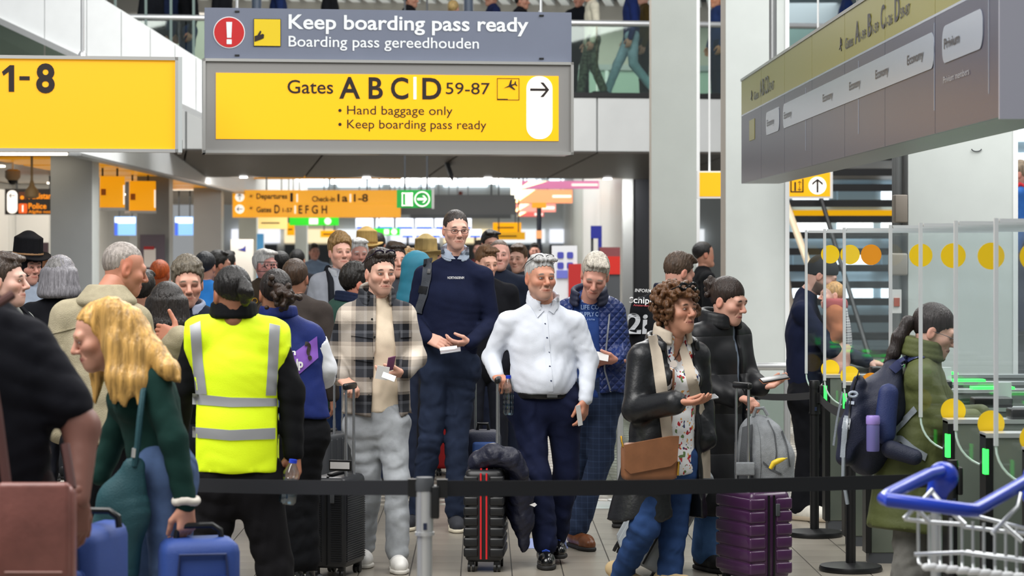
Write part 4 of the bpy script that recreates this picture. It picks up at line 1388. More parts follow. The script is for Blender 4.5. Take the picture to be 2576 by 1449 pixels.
        if laces:
            sd = np.cross(t, u)
            mb = MB()
            for i in range(4):
                c = g + t * (L * (.14 + .085 * i)) + u * (.108 - .014 * i)
                mb.tube([c - sd * .022 - u * .006, c + u * .004, c + sd * .022 - u * .006], .004, 5)
            mb.v = [tuple(np.array(p) - s.base) for p in mb.v]
            sub.append(('laces', mb, laces))
        s.parts.append((name, me, mat, None, sub))
    # -------- prints, straps and trims that follow the cloth
    def tree(s, on):
        key = ('bvh', tuple(on) if isinstance(on, (list, tuple)) else on)
        if key not in s.meshes:
            vs, fs, n = [], [], 0
            for nm in ([on] if isinstance(on, str) else on):
                v, q = s.meshes[nm]
                vs.append(v)
                fs.append(q + n)
                n += len(v)
            vs, fs = np.concatenate(vs), np.concatenate(fs)
            s.meshes[key] = BVHTree.FromPolygons(vs.tolist(), fs.tolist())
        return s.meshes[key]
    def onto(s, pts, on, off=.004):
        t = s.tree(on)
        o = Vector((0, 0, CAMZ))
        out, last = [], s.d - .1
        for x, y in pts:
            dr = Vector(P(x, y, 1.) - V3(0, 0, CAMZ)).normalized()
            hit = t.ray_cast(o, dr)
            if hit[0] is not None and abs(hit[0].y - s.d) < .9:
                last = hit[0].y
                nn = hit[1] if hit[1].dot(dr) < 0 else -hit[1]
                p = np.array(hit[0]) + np.array(nn) * off * .5 - np.array(dr) * off * .5
            else:
                p = P(x, y, last)
            out.append(p)
        return np.array(out)
    def patch(s, name, mat, edgeA, edgeB, on, n=14, m=3, off=.005, th=.006, label=None, smooth=0):
        """ribbon between two picture polylines laid on the cloth"""
        def res(e, n):
            e = np.array(e, float)
            L = np.r_[0, np.cumsum(np.hypot(*np.diff(e, axis=0).T))]
            t = np.linspace(0, L[-1], n)
            return np.stack([np.interp(t, L, e[:, 0]), np.interp(t, L, e[:, 1])], 1)
        A, B = res(edgeA, n), res(edgeB, n)
        pts = np.concatenate([lerp(A, B, j / (m - 1)) for j in range(m)])
        w = s.onto(pts, on, off)
        if smooth:                       # let the ribbon bridge gaps in the cloth below it
            dp = w[:, 1].reshape(m, n)
            for _ in range(smooth):
                q_ = np.pad(dp, ((0, 0), (1, 1)), 'edge')
                dp = np.minimum(dp, (q_[:, :-2] + q_[:, 1:-1] + q_[:, 2:]) / 3)
                q_ = np.pad(dp, ((1, 1), (0, 0)), 'edge')
                dp = (q_[:-2] + 2 * q_[1:-1] + q_[2:]) / 4
            w = np.array([P(x, y, d_) for (x, y), d_ in zip(pts, dp.ravel())])
        back = w + nrm(V3(s.base[0], s.d, 0) - V3(0, 0, 0)) * th
        v = np.concatenate([w, back])
        N = n * m
        f = [(j * n + i, (j + 1) * n + i, (j + 1) * n + i + 1, j * n + i + 1) for j in range(m - 1) for i in range(n - 1)]
        f += [tuple(N + k for k in q[::-1]) for q in f]
        rim = [(i, 0) for i in range(n)] + [(n - 1, j) for j in range(1, m)] + [(i, m - 1) for i in range(n - 2, -1, -1)] + [(0, j) for j in range(m - 2, 0, -1)]
        ids = [j * n + i for i, j in rim]
        f += [(a, b, b + N, a + N) for a, b in zip(ids, ids[1:] + ids[:1])]
        mb = MB().add(v - s.base, f, True)
        s.parts.append((name, mb, mat, label))
        return w
    def print_(s, t, mat, x0, x1, ybase, cap, on, bold=0., slant=0., off=.006, rot=0.):
        v, f = text_mesh(t, bold)
        kx = (x1 - x0) / (v[:, 0].max() - v[:, 0].min())
        global _cap
        if _cap is None:
            _cap = text_mesh('H')[0][:, 1].max()
        ky = cap / _cap
        px = (v[:, 0] - v[:, 0].min()) * kx + v[:, 1] * ky * slant
        py = -v[:, 1] * ky
        ca, sa = math.cos(rot), math.sin(rot)
        w = s.onto(np.stack([x0 + px * ca - py * sa, ybase + px * sa + py * ca], 1), on, off)
        s.parts.append(('lettering', np_mesh('lettering', w - s.base, f, False), mat, None))
    def done(s):
        v, f, c = np.concatenate(s.bv), np.concatenate(s.bf), np.concatenate(s.bc)
        me = np_mesh('person', v - s.base, f)
        set_tint(me, np.c_[c, np.ones(len(c))])
        o = link('person', me, m_skin, None, tuple(s.base))
        tag(o, s.label, 'person', s.group)
        s.obj = o
        for p in s.parts:
            nm, me, mat, lab = p[:4]
            q = me.build(nm, mat, o) if isinstance(me, MB) else link(nm, me, mat, o)
            if lab:
                q['label'] = lab
            if len(p) > 4:
                for n2, m2, t2 in p[4]:
                    m2.build(n2, t2, q) if isinstance(m2, MB) else link(n2, m2, t2, q)
        return o
    def collar(s, mat, r=.066, hgt=.045, tilt=.02, th=.010, open_=.35, name='collar', up=.0):
        """standing band round the neck, open at the front"""
        J = s.J
        c = J['nk'] + V3(0, 0, .012 + up)
        S_ = Sdf(.008)
        f, l = s.fwd, s.lat
        pts = []
        for t in np.linspace(open_, 2 * math.pi - open_, 22):
            dv = f * math.cos(t) * 1.05 + l * math.sin(t) * 1.1
            pts.append(c + dv * r + V3(0, 0, -tilt * math.cos(t)))
        for i in range(len(pts) - 1):
            a, b = pts[i], pts[i + 1]
            for zz in np.linspace(0, hgt, 3):
                S_.cone(a + V3(0, 0, zz) + nrm(a - c) * (.012 - zz * .15), b + V3(0, 0, zz) + nrm(b - c) * (.012 - zz * .15), th, k=.012)
        s.wear(name, S_, mat)
    def openfront(s, S_, wtop, wbot, ztop, zbot, shift=0., ctr=None):
        c = (s.J['hl'] + s.J['hr'] + s.J['sl'] + s.J['sr']) / 4 if ctr is None else ctr
        f, l = s.fwd, s.lat
        def fn(X, Y, Z, fd):
            la = np.abs((X - c[0]) * l[0] + (Y - c[1]) * l[1] - shift)
            fr = (X - c[0]) * f[0] + (Y - c[1]) * f[1]
            t = np.clip((Z - zbot) / (ztop - zbot), 0, 1)
            g = np.maximum(la - (wbot + (wtop - wbot) * t), .02 - fr)
            return np.maximum(fd, -g)
        S_.post.append(fn)
# ---------------------------------------------------------------- cloth materials
def wrinkled(m, amt=.55, sc=4.5):
    """add soft creases to a cloth material"""
    nt = m.node_tree
    if 'creases' in nt.nodes:
        return m
    b = nt.nodes['Principled BSDF']
    tc = nt.nodes.new('ShaderNodeTexCoord')
    n = nt.nodes.new('ShaderNodeTexNoise')
    n.name = 'creases'
    n.noise_type = 'RIDGED_MULTIFRACTAL'
    n.inputs['Scale'].default_value = sc
    n.inputs['Detail'].default_value = 2
    n.inputs['Distortion'].default_value = 1.4
    bp = nt.nodes.new('ShaderNodeBump')
    bp.inputs['Strength'].default_value = amt
    bp.inputs['Distance'].default_value = .02
    nt.links.new(tc.outputs['Object'], n.inputs['Vector'])
    nt.links.new(n.outputs['Fac'], bp.inputs['Height'])
    if b.inputs['Normal'].links:
        nt.links.new(b.inputs['Normal'].links[0].from_socket, bp.inputs['Normal'])
    nt.links.new(bp.outputs[0], b.inputs['Normal'])
    return m
def cloth(name, col='#808080', rough=.9, var=.12, bump=.25, bscale=420, **k):
    return wrinkled(M(name, col, rough, bump=bump, bscale=bscale, var=var, vscale=14, spec=.15, **k))
def denim(name, col):
    return wrinkled(M(name, col, .85, bump=.3, bscale=500, var=.28, vscale=9, spec=.15), 1.0, 6)
def grid_mat(name, cols, pos, sx, sz, rough=.85, mixw=.5):
    m = bpy.data.materials.new(name)
    m.use_nodes = True
    nt = m.node_tree
    b = nt.nodes['Principled BSDF']
    b.inputs['Roughness'].default_value = rough
    b.inputs['Specular IOR Level'].default_value = .2
    tc = nt.nodes.new('ShaderNodeTexCoord')
    sp = nt.nodes.new('ShaderNodeSeparateXYZ')
    nt.links.new(tc.outputs['Object'], sp.inputs[0])
    outs = []
    for ax, sc in ((0, sx), (2, sz)):
        a = nt.nodes.new('ShaderNodeMath')
        a.operation = 'MULTIPLY'
        a.inputs[1].default_value = 1 / sc
        nt.links.new(sp.outputs[ax], a.inputs[0])
        fr = nt.nodes.new('ShaderNodeMath')
        fr.operation = 'FRACT'
        nt.links.new(a.outputs[0], fr.inputs[0])
        r = nt.nodes.new('ShaderNodeValToRGB')
        r.color_ramp.interpolation = 'CONSTANT'
        el = r.color_ramp.elements
        while len(el) < len(cols):
            el.new(.5)
        for e, c, p in zip(el, cols, pos):
            e.position = p
            e.color = lin(c)
        nt.links.new(fr.outputs[0], r.inputs[0])
        outs.append(r.outputs[0])
    mx = nt.nodes.new('ShaderNodeMix')
    mx.data_type = 'RGBA'
    mx.inputs[0].default_value = mixw
    nt.links.new(outs[0], mx.inputs[6])
    nt.links.new(outs[1], mx.inputs[7])
    nt.links.new(mx.outputs[2], b.inputs['Base Color'])
    n = nt.nodes.new('ShaderNodeTexNoise')
    n.inputs['Scale'].default_value = 300
    bp = nt.nodes.new('ShaderNodeBump')
    bp.inputs['Strength'].default_value = .3
    bp.inputs['Distance'].default_value = .005
    nt.links.new(tc.outputs['Object'], n.inputs['Vector'])
    nt.links.new(n.outputs['Fac'], bp.inputs['Height'])
    nt.links.new(bp.outputs[0], b.inputs['Normal'])
    _mats[name] = m
    return m
def quilt_mat(name, col, size=.06, rough=.45, horizontal=False):
    """padded quilting: colour plus relief of a diamond (or band) stitch"""
    m = M(name, col, rough, spec=.4)
    nt = m.node_tree
    b = nt.nodes['Principled BSDF']
    tc = nt.nodes.new('ShaderNodeTexCoord')
    hs = []
    for r in ((0, 0, 0),) if horizontal else ((0, math.radians(45), 0), (0, math.radians(-45), 0)):
        mp = nt.nodes.new('ShaderNodeMapping')
        mp.inputs['Rotation'].default_value = r
        nt.links.new(tc.outputs['Object'], mp.inputs[0])
        wv = nt.nodes.new('ShaderNodeTexWave')
        wv.bands_direction = 'Z'
        wv.inputs['Scale'].default_value = .314 / size
        wv.inputs['Distortion'].default_value = .6 if horizontal else .2
        nt.links.new(mp.outputs[0], wv.inputs['Vector'])
        pw = nt.nodes.new('ShaderNodeMath')
        pw.operation = 'POWER'
        pw.inputs[1].default_value = .35
        nt.links.new(wv.outputs['Fac'], pw.inputs[0])
        hs.append(pw.outputs[0])
    src = hs[0]
    if len(hs) > 1:
        mu = nt.nodes.new('ShaderNodeMath')
        mu.operation = 'MINIMUM'
        nt.links.new(hs[0], mu.inputs[0])
        nt.links.new(hs[1], mu.inputs[1])
        src = mu.outputs[0]
    bp = nt.nodes.new('ShaderNodeBump')
    bp.inputs['Strength'].default_value = .5
    bp.inputs['Distance'].default_value = .02
    nt.links.new(src, bp.inputs['Height'])
    nt.links.new(bp.outputs[0], b.inputs['Normal'])
    return m

def jeans(p, mat, e=.006, hem=.052, fo=.007, seed=1, to=1., name='trousers'):
    S_ = Sdf(p.res)
    p.legs(S_, e, hem, to=to)
    S_.folds(fo * 1.9, .75, seed, vert=1.0)
    p.wear(name, S_, mat)
def top(p, mat, e=.012, se=.006, to=1., hem=None, fo=.006, seed=2, name='shirt', k=.04, cuff=0., sides='lr', extra=None, sleeves=True, flare=0.):
    S_ = Sdf(p.res)
    p.torso(S_, e, k)
    if hem is not None:
        hc = (p.J['hl'] + p.J['hr']) / 2
        zz = CAMZ - (hem - HY) * p.d / F
        if zz < hc[2]:
            S_.cone(hc, V3(hc[0], hc[1], zz - .03), p.b['hip'] + e, p.b['hip'] + e + flare, q=p.b['q'] + .03, n=p.fwd, k=k)
        S_.p.append(('h', zz))
    if sleeves:
        p.sleeves(S_, se, to, cuff=cuff, sides=sides)
    if extra:
        extra(S_)
    S_.folds(fo, 1., seed)
    p.wear(name, S_, mat)
    return S_
def button(p, pts, mat, on, r=.006):
    for i, w in enumerate(p.onto(pts, on, .005)):
        mb = MB()
        n = nrm(w - V3(0, 0, CAMZ))
        a = nrm(np.cross(n, V3(0, 0, 1)))
        b = np.cross(a, n)
        mb.tube([w - p.base, w - p.base + n * .008], r, 10)
        p.parts.append(('button', mb, mat, None))

SK1, SK2, SK3, SK4 = '#c79a82', '#cf9f88', '#b98467', '#9a6a4c'
m_whitecloth = cloth('white_cloth', '#d5dae4', var=.04)
m_wshoe = M('white_leather', '#e4e2de', .45)
m_wsole = M('white_rubber', '#d8d4cc', .6)
m_dksole = M('dark_rubber', '#1b1a1a', .7)
m_cream_sole = M('cream_rubber', '#d6cdb8', .6)

# ================================================================ man in the checked overshirt
p = Person('man in grey and cream checked overshirt and light grey jeans pulling a suitcase', 13.75, 948, 1.8, 12,
           build=dict(chest=.165, waist=.15, hip=.15, leg=.98), hd=(957, 686, -.04), nk=(948, 757, 0), sl=(876, 796, -.02), sr=(1018, 793, .03), el=(843, 905, .03), wl=(858, 952, -.16), er=(1046, 900, .03), wr=(1016, 938, -.2),
           hl=(912, 1068, 0), hr=(984, 1068, 0), kl=(930, 1215, .02), kr=(999, 1212, -.1), al=(914, 1372, .12), ar=(1000, 1386, -.14))
p.head(SK1, 22, 4, 0, 'short', '#2a211c', stub=.25, stubc='#7a5f52', look=.3, hseed=2, iris='#5b6a70', hh=.0036)
jeans(p, denim('light_grey_denim', '#a3a7ac'), .006, .058, .008, 4)
top(p, cloth('cream_cotton', '#dccbb4', var=.05), .006, .002, hem=1036, name='t_shirt', to=.5, fo=.006)
m_plaid = grid_mat('checked_flannel', ['#d6cabb', '#a2968a', '#34363c', '#5a5c62', '#17181c', '#8f857a'], [0, .3, .42, .66, .74, .92], .2, .2, mixw=.5)
S_ = Sdf(.012)
p.torso(S_, .026)
p.sleeves(S_, .015, .97, cuff=.004)
hc = (p.J['hl'] + p.J['hr']) / 2
S_.cone(hc + V3(0, 0, .1), hc + V3(.0, 0, .0), .185, .225, q=.72, n=p.fwd, k=.04)
S_.folds(.008, 1., 7)
S_.hem(CAMZ - (1042 - HY) * 13.75 / F, .01)
p.openfront(S_, .045, .085, 1.45, .85, .03)
p.wear('overshirt', S_, m_plaid)
p.collar(m_plaid, .078, .05, .035, .011, .75)
p.patch('chest_pocket', m_plaid, [(886, 828), (890, 905)], [(936, 835), (938, 912)], 'overshirt', 6, 6, .006, .008)
p.patch('pocket_flap', m_plaid, [(884, 826), (884, 845)], [(938, 834), (938, 852)], 'overshirt', 4, 6, .013, .01)
p.patch('pocket_flap', m_plaid, [(1006, 832), (1006, 850)], [(1034, 832), (1034, 848)], 'overshirt', 4, 5, .01, .01)
button(p, [(936, 803), (942, 848), (938, 900), (932, 950), (928, 995), (909, 843), (1022, 842)], m_black, 'overshirt')
p.core()
p.hand('l', (.1, .2, -1), 1, (.55, -.55, -.35), curl=.95, thumb=.8)
p.hand('r', (.1, .35, .9), -1, (-1, -.25, -.15), curl=.55, thumb=.55)
p.shoe('l', m_wshoe, m_wsole, (.1, -1), laces=m_wsole)
p.shoe('r', m_wshoe, m_wsole, (.12, -1), laces=m_wsole)
mb = MB()
for sx in (-1, 1):
    mb.tube([p.tohead((sx * .034 + .026 * math.cos(t), .066 + .012 * math.sin(t), .118 + .014 * math.sin(t))) - p.base for t in np.linspace(0, 6.283, 13)[:-1]], .005, 6, closed=True)
    mb.tube([p.tohead(q) - p.base for q in ((sx * .06, .066, .116), (sx * .083, .01, .085), (sx * .088, -.06, .05))], .0035, 6)
p.parts.append(('sunglasses', mb, M('sunglasses_violet', '#1c1428', .15), 'dark sunglasses pushed up on the hair'))
p.done()
PLAID = p

# ================================================================ tall man in the navy sweater
p = Person('very tall man with glasses in navy sweater and dark jeans reading a boarding card', 15.6, 1140, 2.05, 8,
           build=dict(chest=.178, waist=.165, hip=.155, leg=1.02, arm=1.05), hd=(1147, 577, -.06), nk=(1145, 648, 0), sl=(1064, 694, 0), sr=(1218, 696, 0), el=(1040, 805, .02), wl=(1074, 850, -.24), er=(1238, 812, .02), wr=(1184, 862, -.24),
           hl=(1098, 925, 0), hr=(1164, 925, 0), kl=(1082, 1110, -.05), kr=(1150, 1112, 0), al=(1050, 1290, .05), ar=(1146, 1285, 0))
p.head(SK2, 14, 6, 0, 'crop', '#2b2320', stub=.18, stubc='#6e5a52', look=.5, glasses='#14141a', iris='#4c4a44', hh=.0036)
jeans(p, denim('dark_blue_denim', '#232c40'), .006, .06, .009, 9)
m_navy = cloth('navy_knit', '#151b33', .9, .1)
top(p, m_navy, .008, .008, hem=905, fo=.007, seed=5, name='sweater', cuff=.004)
p.collar(cloth('pale_blue_shirt', '#a9b6c8', var=.05), .062, .045, .03, .009, .5)
p.patch('collar_tip', _mats['pale_blue_shirt'], [(1108, 622), (1112, 645), (1130, 652)], [(1118, 618), (1130, 632), (1146, 652)], ['sweater', 'collar'], 6, 3, .006, .006)
p.patch('collar_tip', _mats['pale_blue_shirt'], [(1172, 622), (1160, 636), (1150, 652)], [(1180, 620), (1180, 640), (1172, 655)], ['sweater', 'collar'], 6, 3, .006, .006)
p.print_('NORTH56DENIM', M('print_white', '#d9d9d9', .7), 1126, 1167, 702, 6, 'sweater', 0.)
p.core()
p.hand('l', (.5, .4, -.5), 1, (.9, -.5, -.3), curl=.45, thumb=.7)
p.hand('r', (-.1, .3, .9), -1, (-1, -.3, -.05), curl=.5, thumb=.6)
m_dkshoe = M('dark_suede', '#2a2c33', .8)
p.shoe('l', m_dkshoe, m_cream_sole, (-.45, -.9), L=.30, laces=m_black)
p.shoe('r', m_dkshoe, m_cream_sole, (.08, -1), L=.30, laces=m_black)
p.patch('label_tag', M('print_white'), [(1190, 897), (1190, 904)], [(1197, 897), (1197, 904)], 'sweater', 3, 3, .005, .004)
p.done()
TALL = p

# ================================================================ man in the white shirt
p = Person('grey haired man in white shirt and navy jeans with glasses pushed up on his head', 13.95, 1368, 1.8, 16,
           build=dict(chest=.18, waist=.178, hip=.168, leg=1.08, arm=1.02, belly=.02, neck=.062), hd=(1360, 698, -.05), nk=(1366, 768, 0), sl=(1275, 812, -.02), sr=(1448, 812, .02), el=(1236, 900, .02), wl=(1250, 945, -.15), er=(1482, 905, .02), wr=(1473, 1003, -.08),
           hl=(1327, 1020, 0), hr=(1416, 1020, 0), kl=(1350, 1195, -.12), kr=(1425, 1190, .05), al=(1372, 1368, -.14), ar=(1396, 1342, .12))
p.head('#bd8467', 20, 2, 0, 'short', '#a9a9a8', brow='#6d6560', stub=.3, stubc='#b5a59c', fat=1.06, look=.4, hseed=5, iris='#6f8290', hh=.0036, vol=.7)
jeans(p, denim('navy_denim', '#161c36'), .006, .062, .009, 12)
top(p, m_whitecloth, .006, .010, hem=988, fo=.008, seed=8, name='shirt', cuff=-.002)
p.collar(m_whitecloth, .07, .045, .035, .009, .5)
p.patch('collar_tip', m_whitecloth, [(1326, 742), (1336, 770), (1352, 800)], [(1340, 740), (1356, 766), (1368, 782)], ['shirt', 'collar'], 7, 3, .008, .008)
p.patch('collar_tip', m_whitecloth, [(1398, 742), (1390, 765), (1380, 782)], [(1408, 742), (1404, 772), (1392, 790)], ['shirt', 'collar'], 7, 3, .008, .008)
p.patch('placket', m_whitecloth, [(1364, 790), (1380, 985)], [(1376, 790), (1392, 985)], 'shirt', 16, 3, .004, .006)
button(p, [(1371, 815), (1376, 850), (1381, 887), (1383, 922), (1386, 958)], M('button_blue', '#3c4560', .4), 'shirt', .005)
hc = (p.J['hl'] + p.J['hr']) / 2
S_ = Sdf(.008)
zb = CAMZ - (992 - HY) * 13.95 / F
S_.cone((hc[0], hc[1], zb), (hc[0], hc[1], zb + .002), .188, .188, q=.78, n=p.fwd)
S_.cutplane((0, 0, zb + .02), (0, 0, 1))
S_.cutplane((0, 0, zb - .02), (0, 0, -1))
p.wear('belt', S_, M('black_leather', '#0e0e10', .35))
p.patch('belt_buckle', m_steel, [(1376, 984), (1376, 1000)], [(1402, 984), (1402, 1000)], 'belt', 3, 3, .004, .006)
p.core()
p.hand('l', (.05, .1, -1), 1, (.35, -.8, -.3), curl=.95, thumb=.8)
p.hand('r', (-.8, .4, .1), -1, (-.1, -.1, -1), curl=.5, thumb=.5)
m_bkleather = M('polished_black_leather', '#0b0b0d', .18, coat=.5)
p.shoe('l', m_bkleather, m_dksole, (.02, -1), L=.29, laces=M('blue_lace', '#2c55c8', .6))
p.shoe('r', m_bkleather, m_dksole, (.1, -1), L=.29, laces=M('blue_lace'), up=.03)
mb = MB()
for sx in (-1, 1):
    mb.tube([p.tohead((sx * .033 + .024 * math.cos(t), .058 + .006 * math.sin(t), .120 + .014 * math.sin(t))) - p.base for t in np.linspace(0, 6.283, 15)[:-1]], .0025, 6, closed=True)
    mb.tube([p.tohead(q) - p.base for q in ((sx * .058, .056, .12), (sx * .086, -.01, .085), (sx * .088, -.06, .05))], .0022, 6)
p.parts.append(('glasses', mb, M('glasses_14141a', '#14141a', .3), 'reading glasses pushed up on the head'))
p.done()
WHITE = p

# ================================================================ man in the quilted jacket
p = Person('grey haired man in blue quilted jacket with bowed head holding papers', 14.7, 1492, 1.84, -8,
           build=dict(chest=.165, waist=.16, hip=.15), hd=(1497, 692, -.16), nk=(1482, 760, -.02), sl=(1426, 785, .05), sr=(1542, 785, 0), el=(1420, 890, .15), er=(1560, 880, 0), wl=(1470, 920, -.1), wr=(1553, 908, -.18),
           hl=(1470, 1005, 0), hr=(1522, 1003, 0), kl=(1470, 1150, .12), kr=(1512, 1150, 0), al=(1409, 1312, .3), ar=(1452, 1328, -.05))
p.head('#c98f78', -6, 30, -8, 'short', '#b1aa9e', brow='#8f8378', closed=True, stub=.12, hseed=9, vol=.9, hh=.0036)
jeans(p, grid_mat('blue_check_wool', ['#26324a', '#3a4a68', '#26324a', '#31405c'], [0, .42, .5, .92], .07, .07), .008, .055, .009, 14)
top(p, cloth('blue_t_shirt', '#273f78', var=.08), .008, .0, to=.5, hem=1000, name='t_shirt')
mq = quilt_mat('blue_quilted_nylon', '#1c2f66', .036)
S_ = Sdf(.012)
p.torso(S_, .034)
p.sleeves(S_, .02, .95)
S_.cone((p.J['hl'] + p.J['hr']) / 2 + V3(0, 0, .1), (p.J['hl'] + p.J['hr']) / 2 - V3(0, 0, .1), .19, .19, q=.75, n=p.fwd, k=.04)
S_.folds(.008, 1., 17)
S_.hem(CAMZ - (985 - HY) * 14.7 / F, .006)
p.openfront(S_, .075, .09, 1.5, .9, -.03)
p.wear('quilted_jacket', S_, mq)
p.collar(M('navy_lining', '#141a34', .7), .085, .06, .03, .014, .7)
p.patch('zip_edge', M('zip_silver', '#a9adb4', .35, .6), [(1531, 790), (1524, 860), (1518, 930), (1534, 985)], [(1535, 790), (1528, 860), (1522, 930), (1538, 985)], ['quilted_jacket', 't_shirt'], 20, 2, .006, .006)
mpb = M('print_pale_blue', '#8fa7d0', .7)
for t, a, b, y, c in (('R CRAFTED', 1464, 1515, 760, 6), ('LIFE CO.L', 1462, 1516, 778, 11), ('SUPPLY CO.', 1459, 1516, 796, 11), ('NL.11/16', 1465, 1496, 806, 4)):
    p.print_(t, mpb, a, b, y, c, 't_shirt', .01)
p.core()
p.hand('l', (.1, .3, .9), 1, (1, -.3, 0), curl=.5, thumb=.5)
p.hand('r', (.0, .35, .9), -1, (-1, -.25, 0), curl=.5, thumb=.55)
m_brown = M('tan_leather', '#6b3d1f', .35, var=.2, vscale=20)
p.shoe('l', m_brown, m_dksole, (.1, -1), L=.29, up=.05, laces=m_black)
p.shoe('r', m_brown, m_dksole, (.35, -.95), L=.30, boot=.02, laces=m_black)
p.done()

# ================================================================ woman with curly hair
p = Person('curly haired woman in black raincoat, beige scarf and floral blouse holding a phone', 12.8, 1672, 1.66, 32,
           build=dict(chest=.15, waist=.15, hip=.16, bust=.1, leg=1.08), hd=(1706, 778, -.02), nk=(1692, 850, .02), sl=(1612, 902, -.06), sr=(1752, 896, .12), el=(1596, 1030, -.12), wl=(1705, 1012, -.34), er=(1765, 1025, .16), wr=(1772, 1110, .1),
           hl=(1640, 1165, -.04), hr=(1702, 1165, .06), kl=(1622, 1325, -.14), kr=(1695, 1325, .04), al=(1562, 1445, .12), ar=(1680, 1500, .0))
p.head('#b37f62', 38, -2, 0, 'curly', '#5a3b22', brow='#3a2a20', look=.5, lipc='#8a4a44', female=True, hseed=3, iris='#33261c', hh=.0036)
jeans(p, denim('mid_blue_denim', '#2a4370'), .006, .05, .008, 21)
def floral():
    m = M('floral_blouse', '#e3e4e6', .7)
    nt = m.node_tree
    b = nt.nodes['Principled BSDF']
    tc = nt.nodes.new('ShaderNodeTexCoord')
    prev = None
    for i, (c, sc, th) in enumerate((('#b0202c', 19, .30), ('#2a3560', 23, .27), ('#5f7a4a', 17, .24), ('#d69a4a', 27, .26))):
        nz = nt.nodes.new('ShaderNodeTexNoise')
        nz.inputs['Scale'].default_value = sc * 1.5
        nz.inputs['Detail'].default_value = 1
        mp = nt.nodes.new('ShaderNodeMapping')
        mp.inputs['Location'].default_value = (i * 3.1, i * 1.7, i * 2.3)
        nt.links.new(tc.outputs['Object'], mp.inputs[0])
        nt.links.new(mp.outputs[0], nz.inputs['Vector'])
        gt = nt.nodes.new('ShaderNodeMath')
        gt.operation = 'LESS_THAN'
        gt.inputs[1].default_value = th + .07
        nt.links.new(nz.outputs['Fac'], gt.inputs[0])
        mx = nt.nodes.new('ShaderNodeMix')
        mx.data_type = 'RGBA'
        nt.links.new(gt.outputs[0], mx.inputs[0])
        if prev is None:
            mx.inputs[6].default_value = lin('#e3e4e6')
        else:
            nt.links.new(prev, mx.inputs[6])
        mx.inputs[7].default_value = lin(c)
        prev = mx.outputs[2]
    nt.links.new(prev, b.inputs['Base Color'])
    return m
top(p, floral(), .012, 0, to=.5, hem=1192, name='blouse', fo=.005, extra=lambda S_: S_.ell(p.J['nk'] + p.fwd * .10 - V3(0, 0, .05), (.055, .09, .12), k=.01, sub=True))
m_rain = M('black_waxed_coat', '#14161a', .38, spec=.5, bump=.15, bscale=60)
S_ = Sdf(.012)
p.torso(S_, .034)
p.sleeves(S_, .022, .96, cuff=.012)
hc = (p.J['hl'] + p.J['hr']) / 2
S_.cone(hc + V3(0, 0, .12), hc + V3(-.03, .02, -.30), .20, .30, q=.66, n=p.fwd, k=.05)
S_.folds(.010, .8, 23)
S_.hem(CAMZ - (1300 - HY) * 12.8 / F, .012)
p.openfront(S_, .085, .11, 1.3, .4, .03)
p.wear('raincoat', S_, m_rain)
p.collar(m_rain, .11, .03, .03, .014, 1.0, name='hood', up=-.05)
m_scarf = cloth('beige_scarf', '#bfb3a3', .9, .08)
f, l = p.fwd, p.lat
nk = p.J['nk']
S_ = Sdf(.013)
p.torso(S_, .036)
S_.cone(hc + V3(0, 0, .12), hc + V3(-.03, .02, -.30), .20, .30, q=.66, n=p.fwd, k=.05)
p.openfront(S_, .085, .11, 1.3, .4, .03)
p.meshes['coat_body'] = S_.mesh()          # the coat without its sleeves, to lay the scarf on
on_ = ['blouse', 'coat_body']
p.patch('scarf', m_scarf, [(1630, 846), (1638, 890), (1647, 960), (1658, 1040), (1668, 1120), (1678, 1203)], [(1652, 842), (1666, 890), (1677, 960), (1687, 1040), (1695, 1120), (1702, 1203)], on_, 30, 7, .012, .02, None, 8)
p.patch('scarf', m_scarf, [(1704, 866), (1716, 910), (1730, 970), (1748, 1040), (1756, 1110), (1758, 1203)], [(1722, 862), (1742, 910), (1758, 970), (1776, 1040), (1786, 1110), (1788, 1203)], on_, 30, 7, .012, .02, None, 8)
p.collar(m_scarf, .074, .045, .03, .013, .75, name='scarf_neck', up=-.01)
p.core()
p.hand('l', (.1, .15, .95), -1, (.95, -.3, .0), curl=.35, thumb=.5)
m_beigeboot = M('beige_suede', '#b29b74', .85)
p.shoe('l', m_beigeboot, m_cream_sole, (.8, -.6, -.4), up=.02)
p.shoe('r', m_beigeboot, m_cream_sole, (.6, -.8))
mb = MB()
for sx in (-1, 1):
    mb.tube([p.tohead((sx * .034 + .026 * math.cos(t), .085, .118 + .017 * math.sin(t))) - p.base for t in np.linspace(0, 6.283, 13)[:-1]], .008, 6, closed=True)
    mb.tube([p.tohead(q) - p.base for q in ((sx * .06, .08, .12), (sx * .1, .0, .09))], .004, 6)
p.parts.append(('sunglasses', mb, M('sunglasses_black', '#0a0a0c', .12), 'black sunglasses on the hair'))
mb = MB()
cord = p.onto([(1668, 862), (1675, 890), (1688, 915), (1702, 895), (1712, 868)], ['blouse', 'raincoat'], .012)
mb.tube([q - p.base for q in cord], .003, 6)
p.parts.append(('necklace_cord', mb, M('cord_brown', '#2b1d18', .7), None))
w = p.onto([(1692, 918)], ['blouse'], .02)[0]
p.parts.append(('pendant', MB().tube([w - p.base, w - p.base + V3(0, .012, 0)], .02, 14), M('pendant_shell', '#d6ccc4', .3), 'round pale pendant'))
p.patch('bag_strap', M('bag_leather', '#86593c', .4, var=.15, vscale=12), [(1690, 930), (1688, 1000), (1684, 1060), (1674, 1100)], [(1695, 930), (1693, 1000), (1690, 1060), (1682, 1100)], ['blouse'], 16, 2, .014, .006)
p.done()
CURLY = p

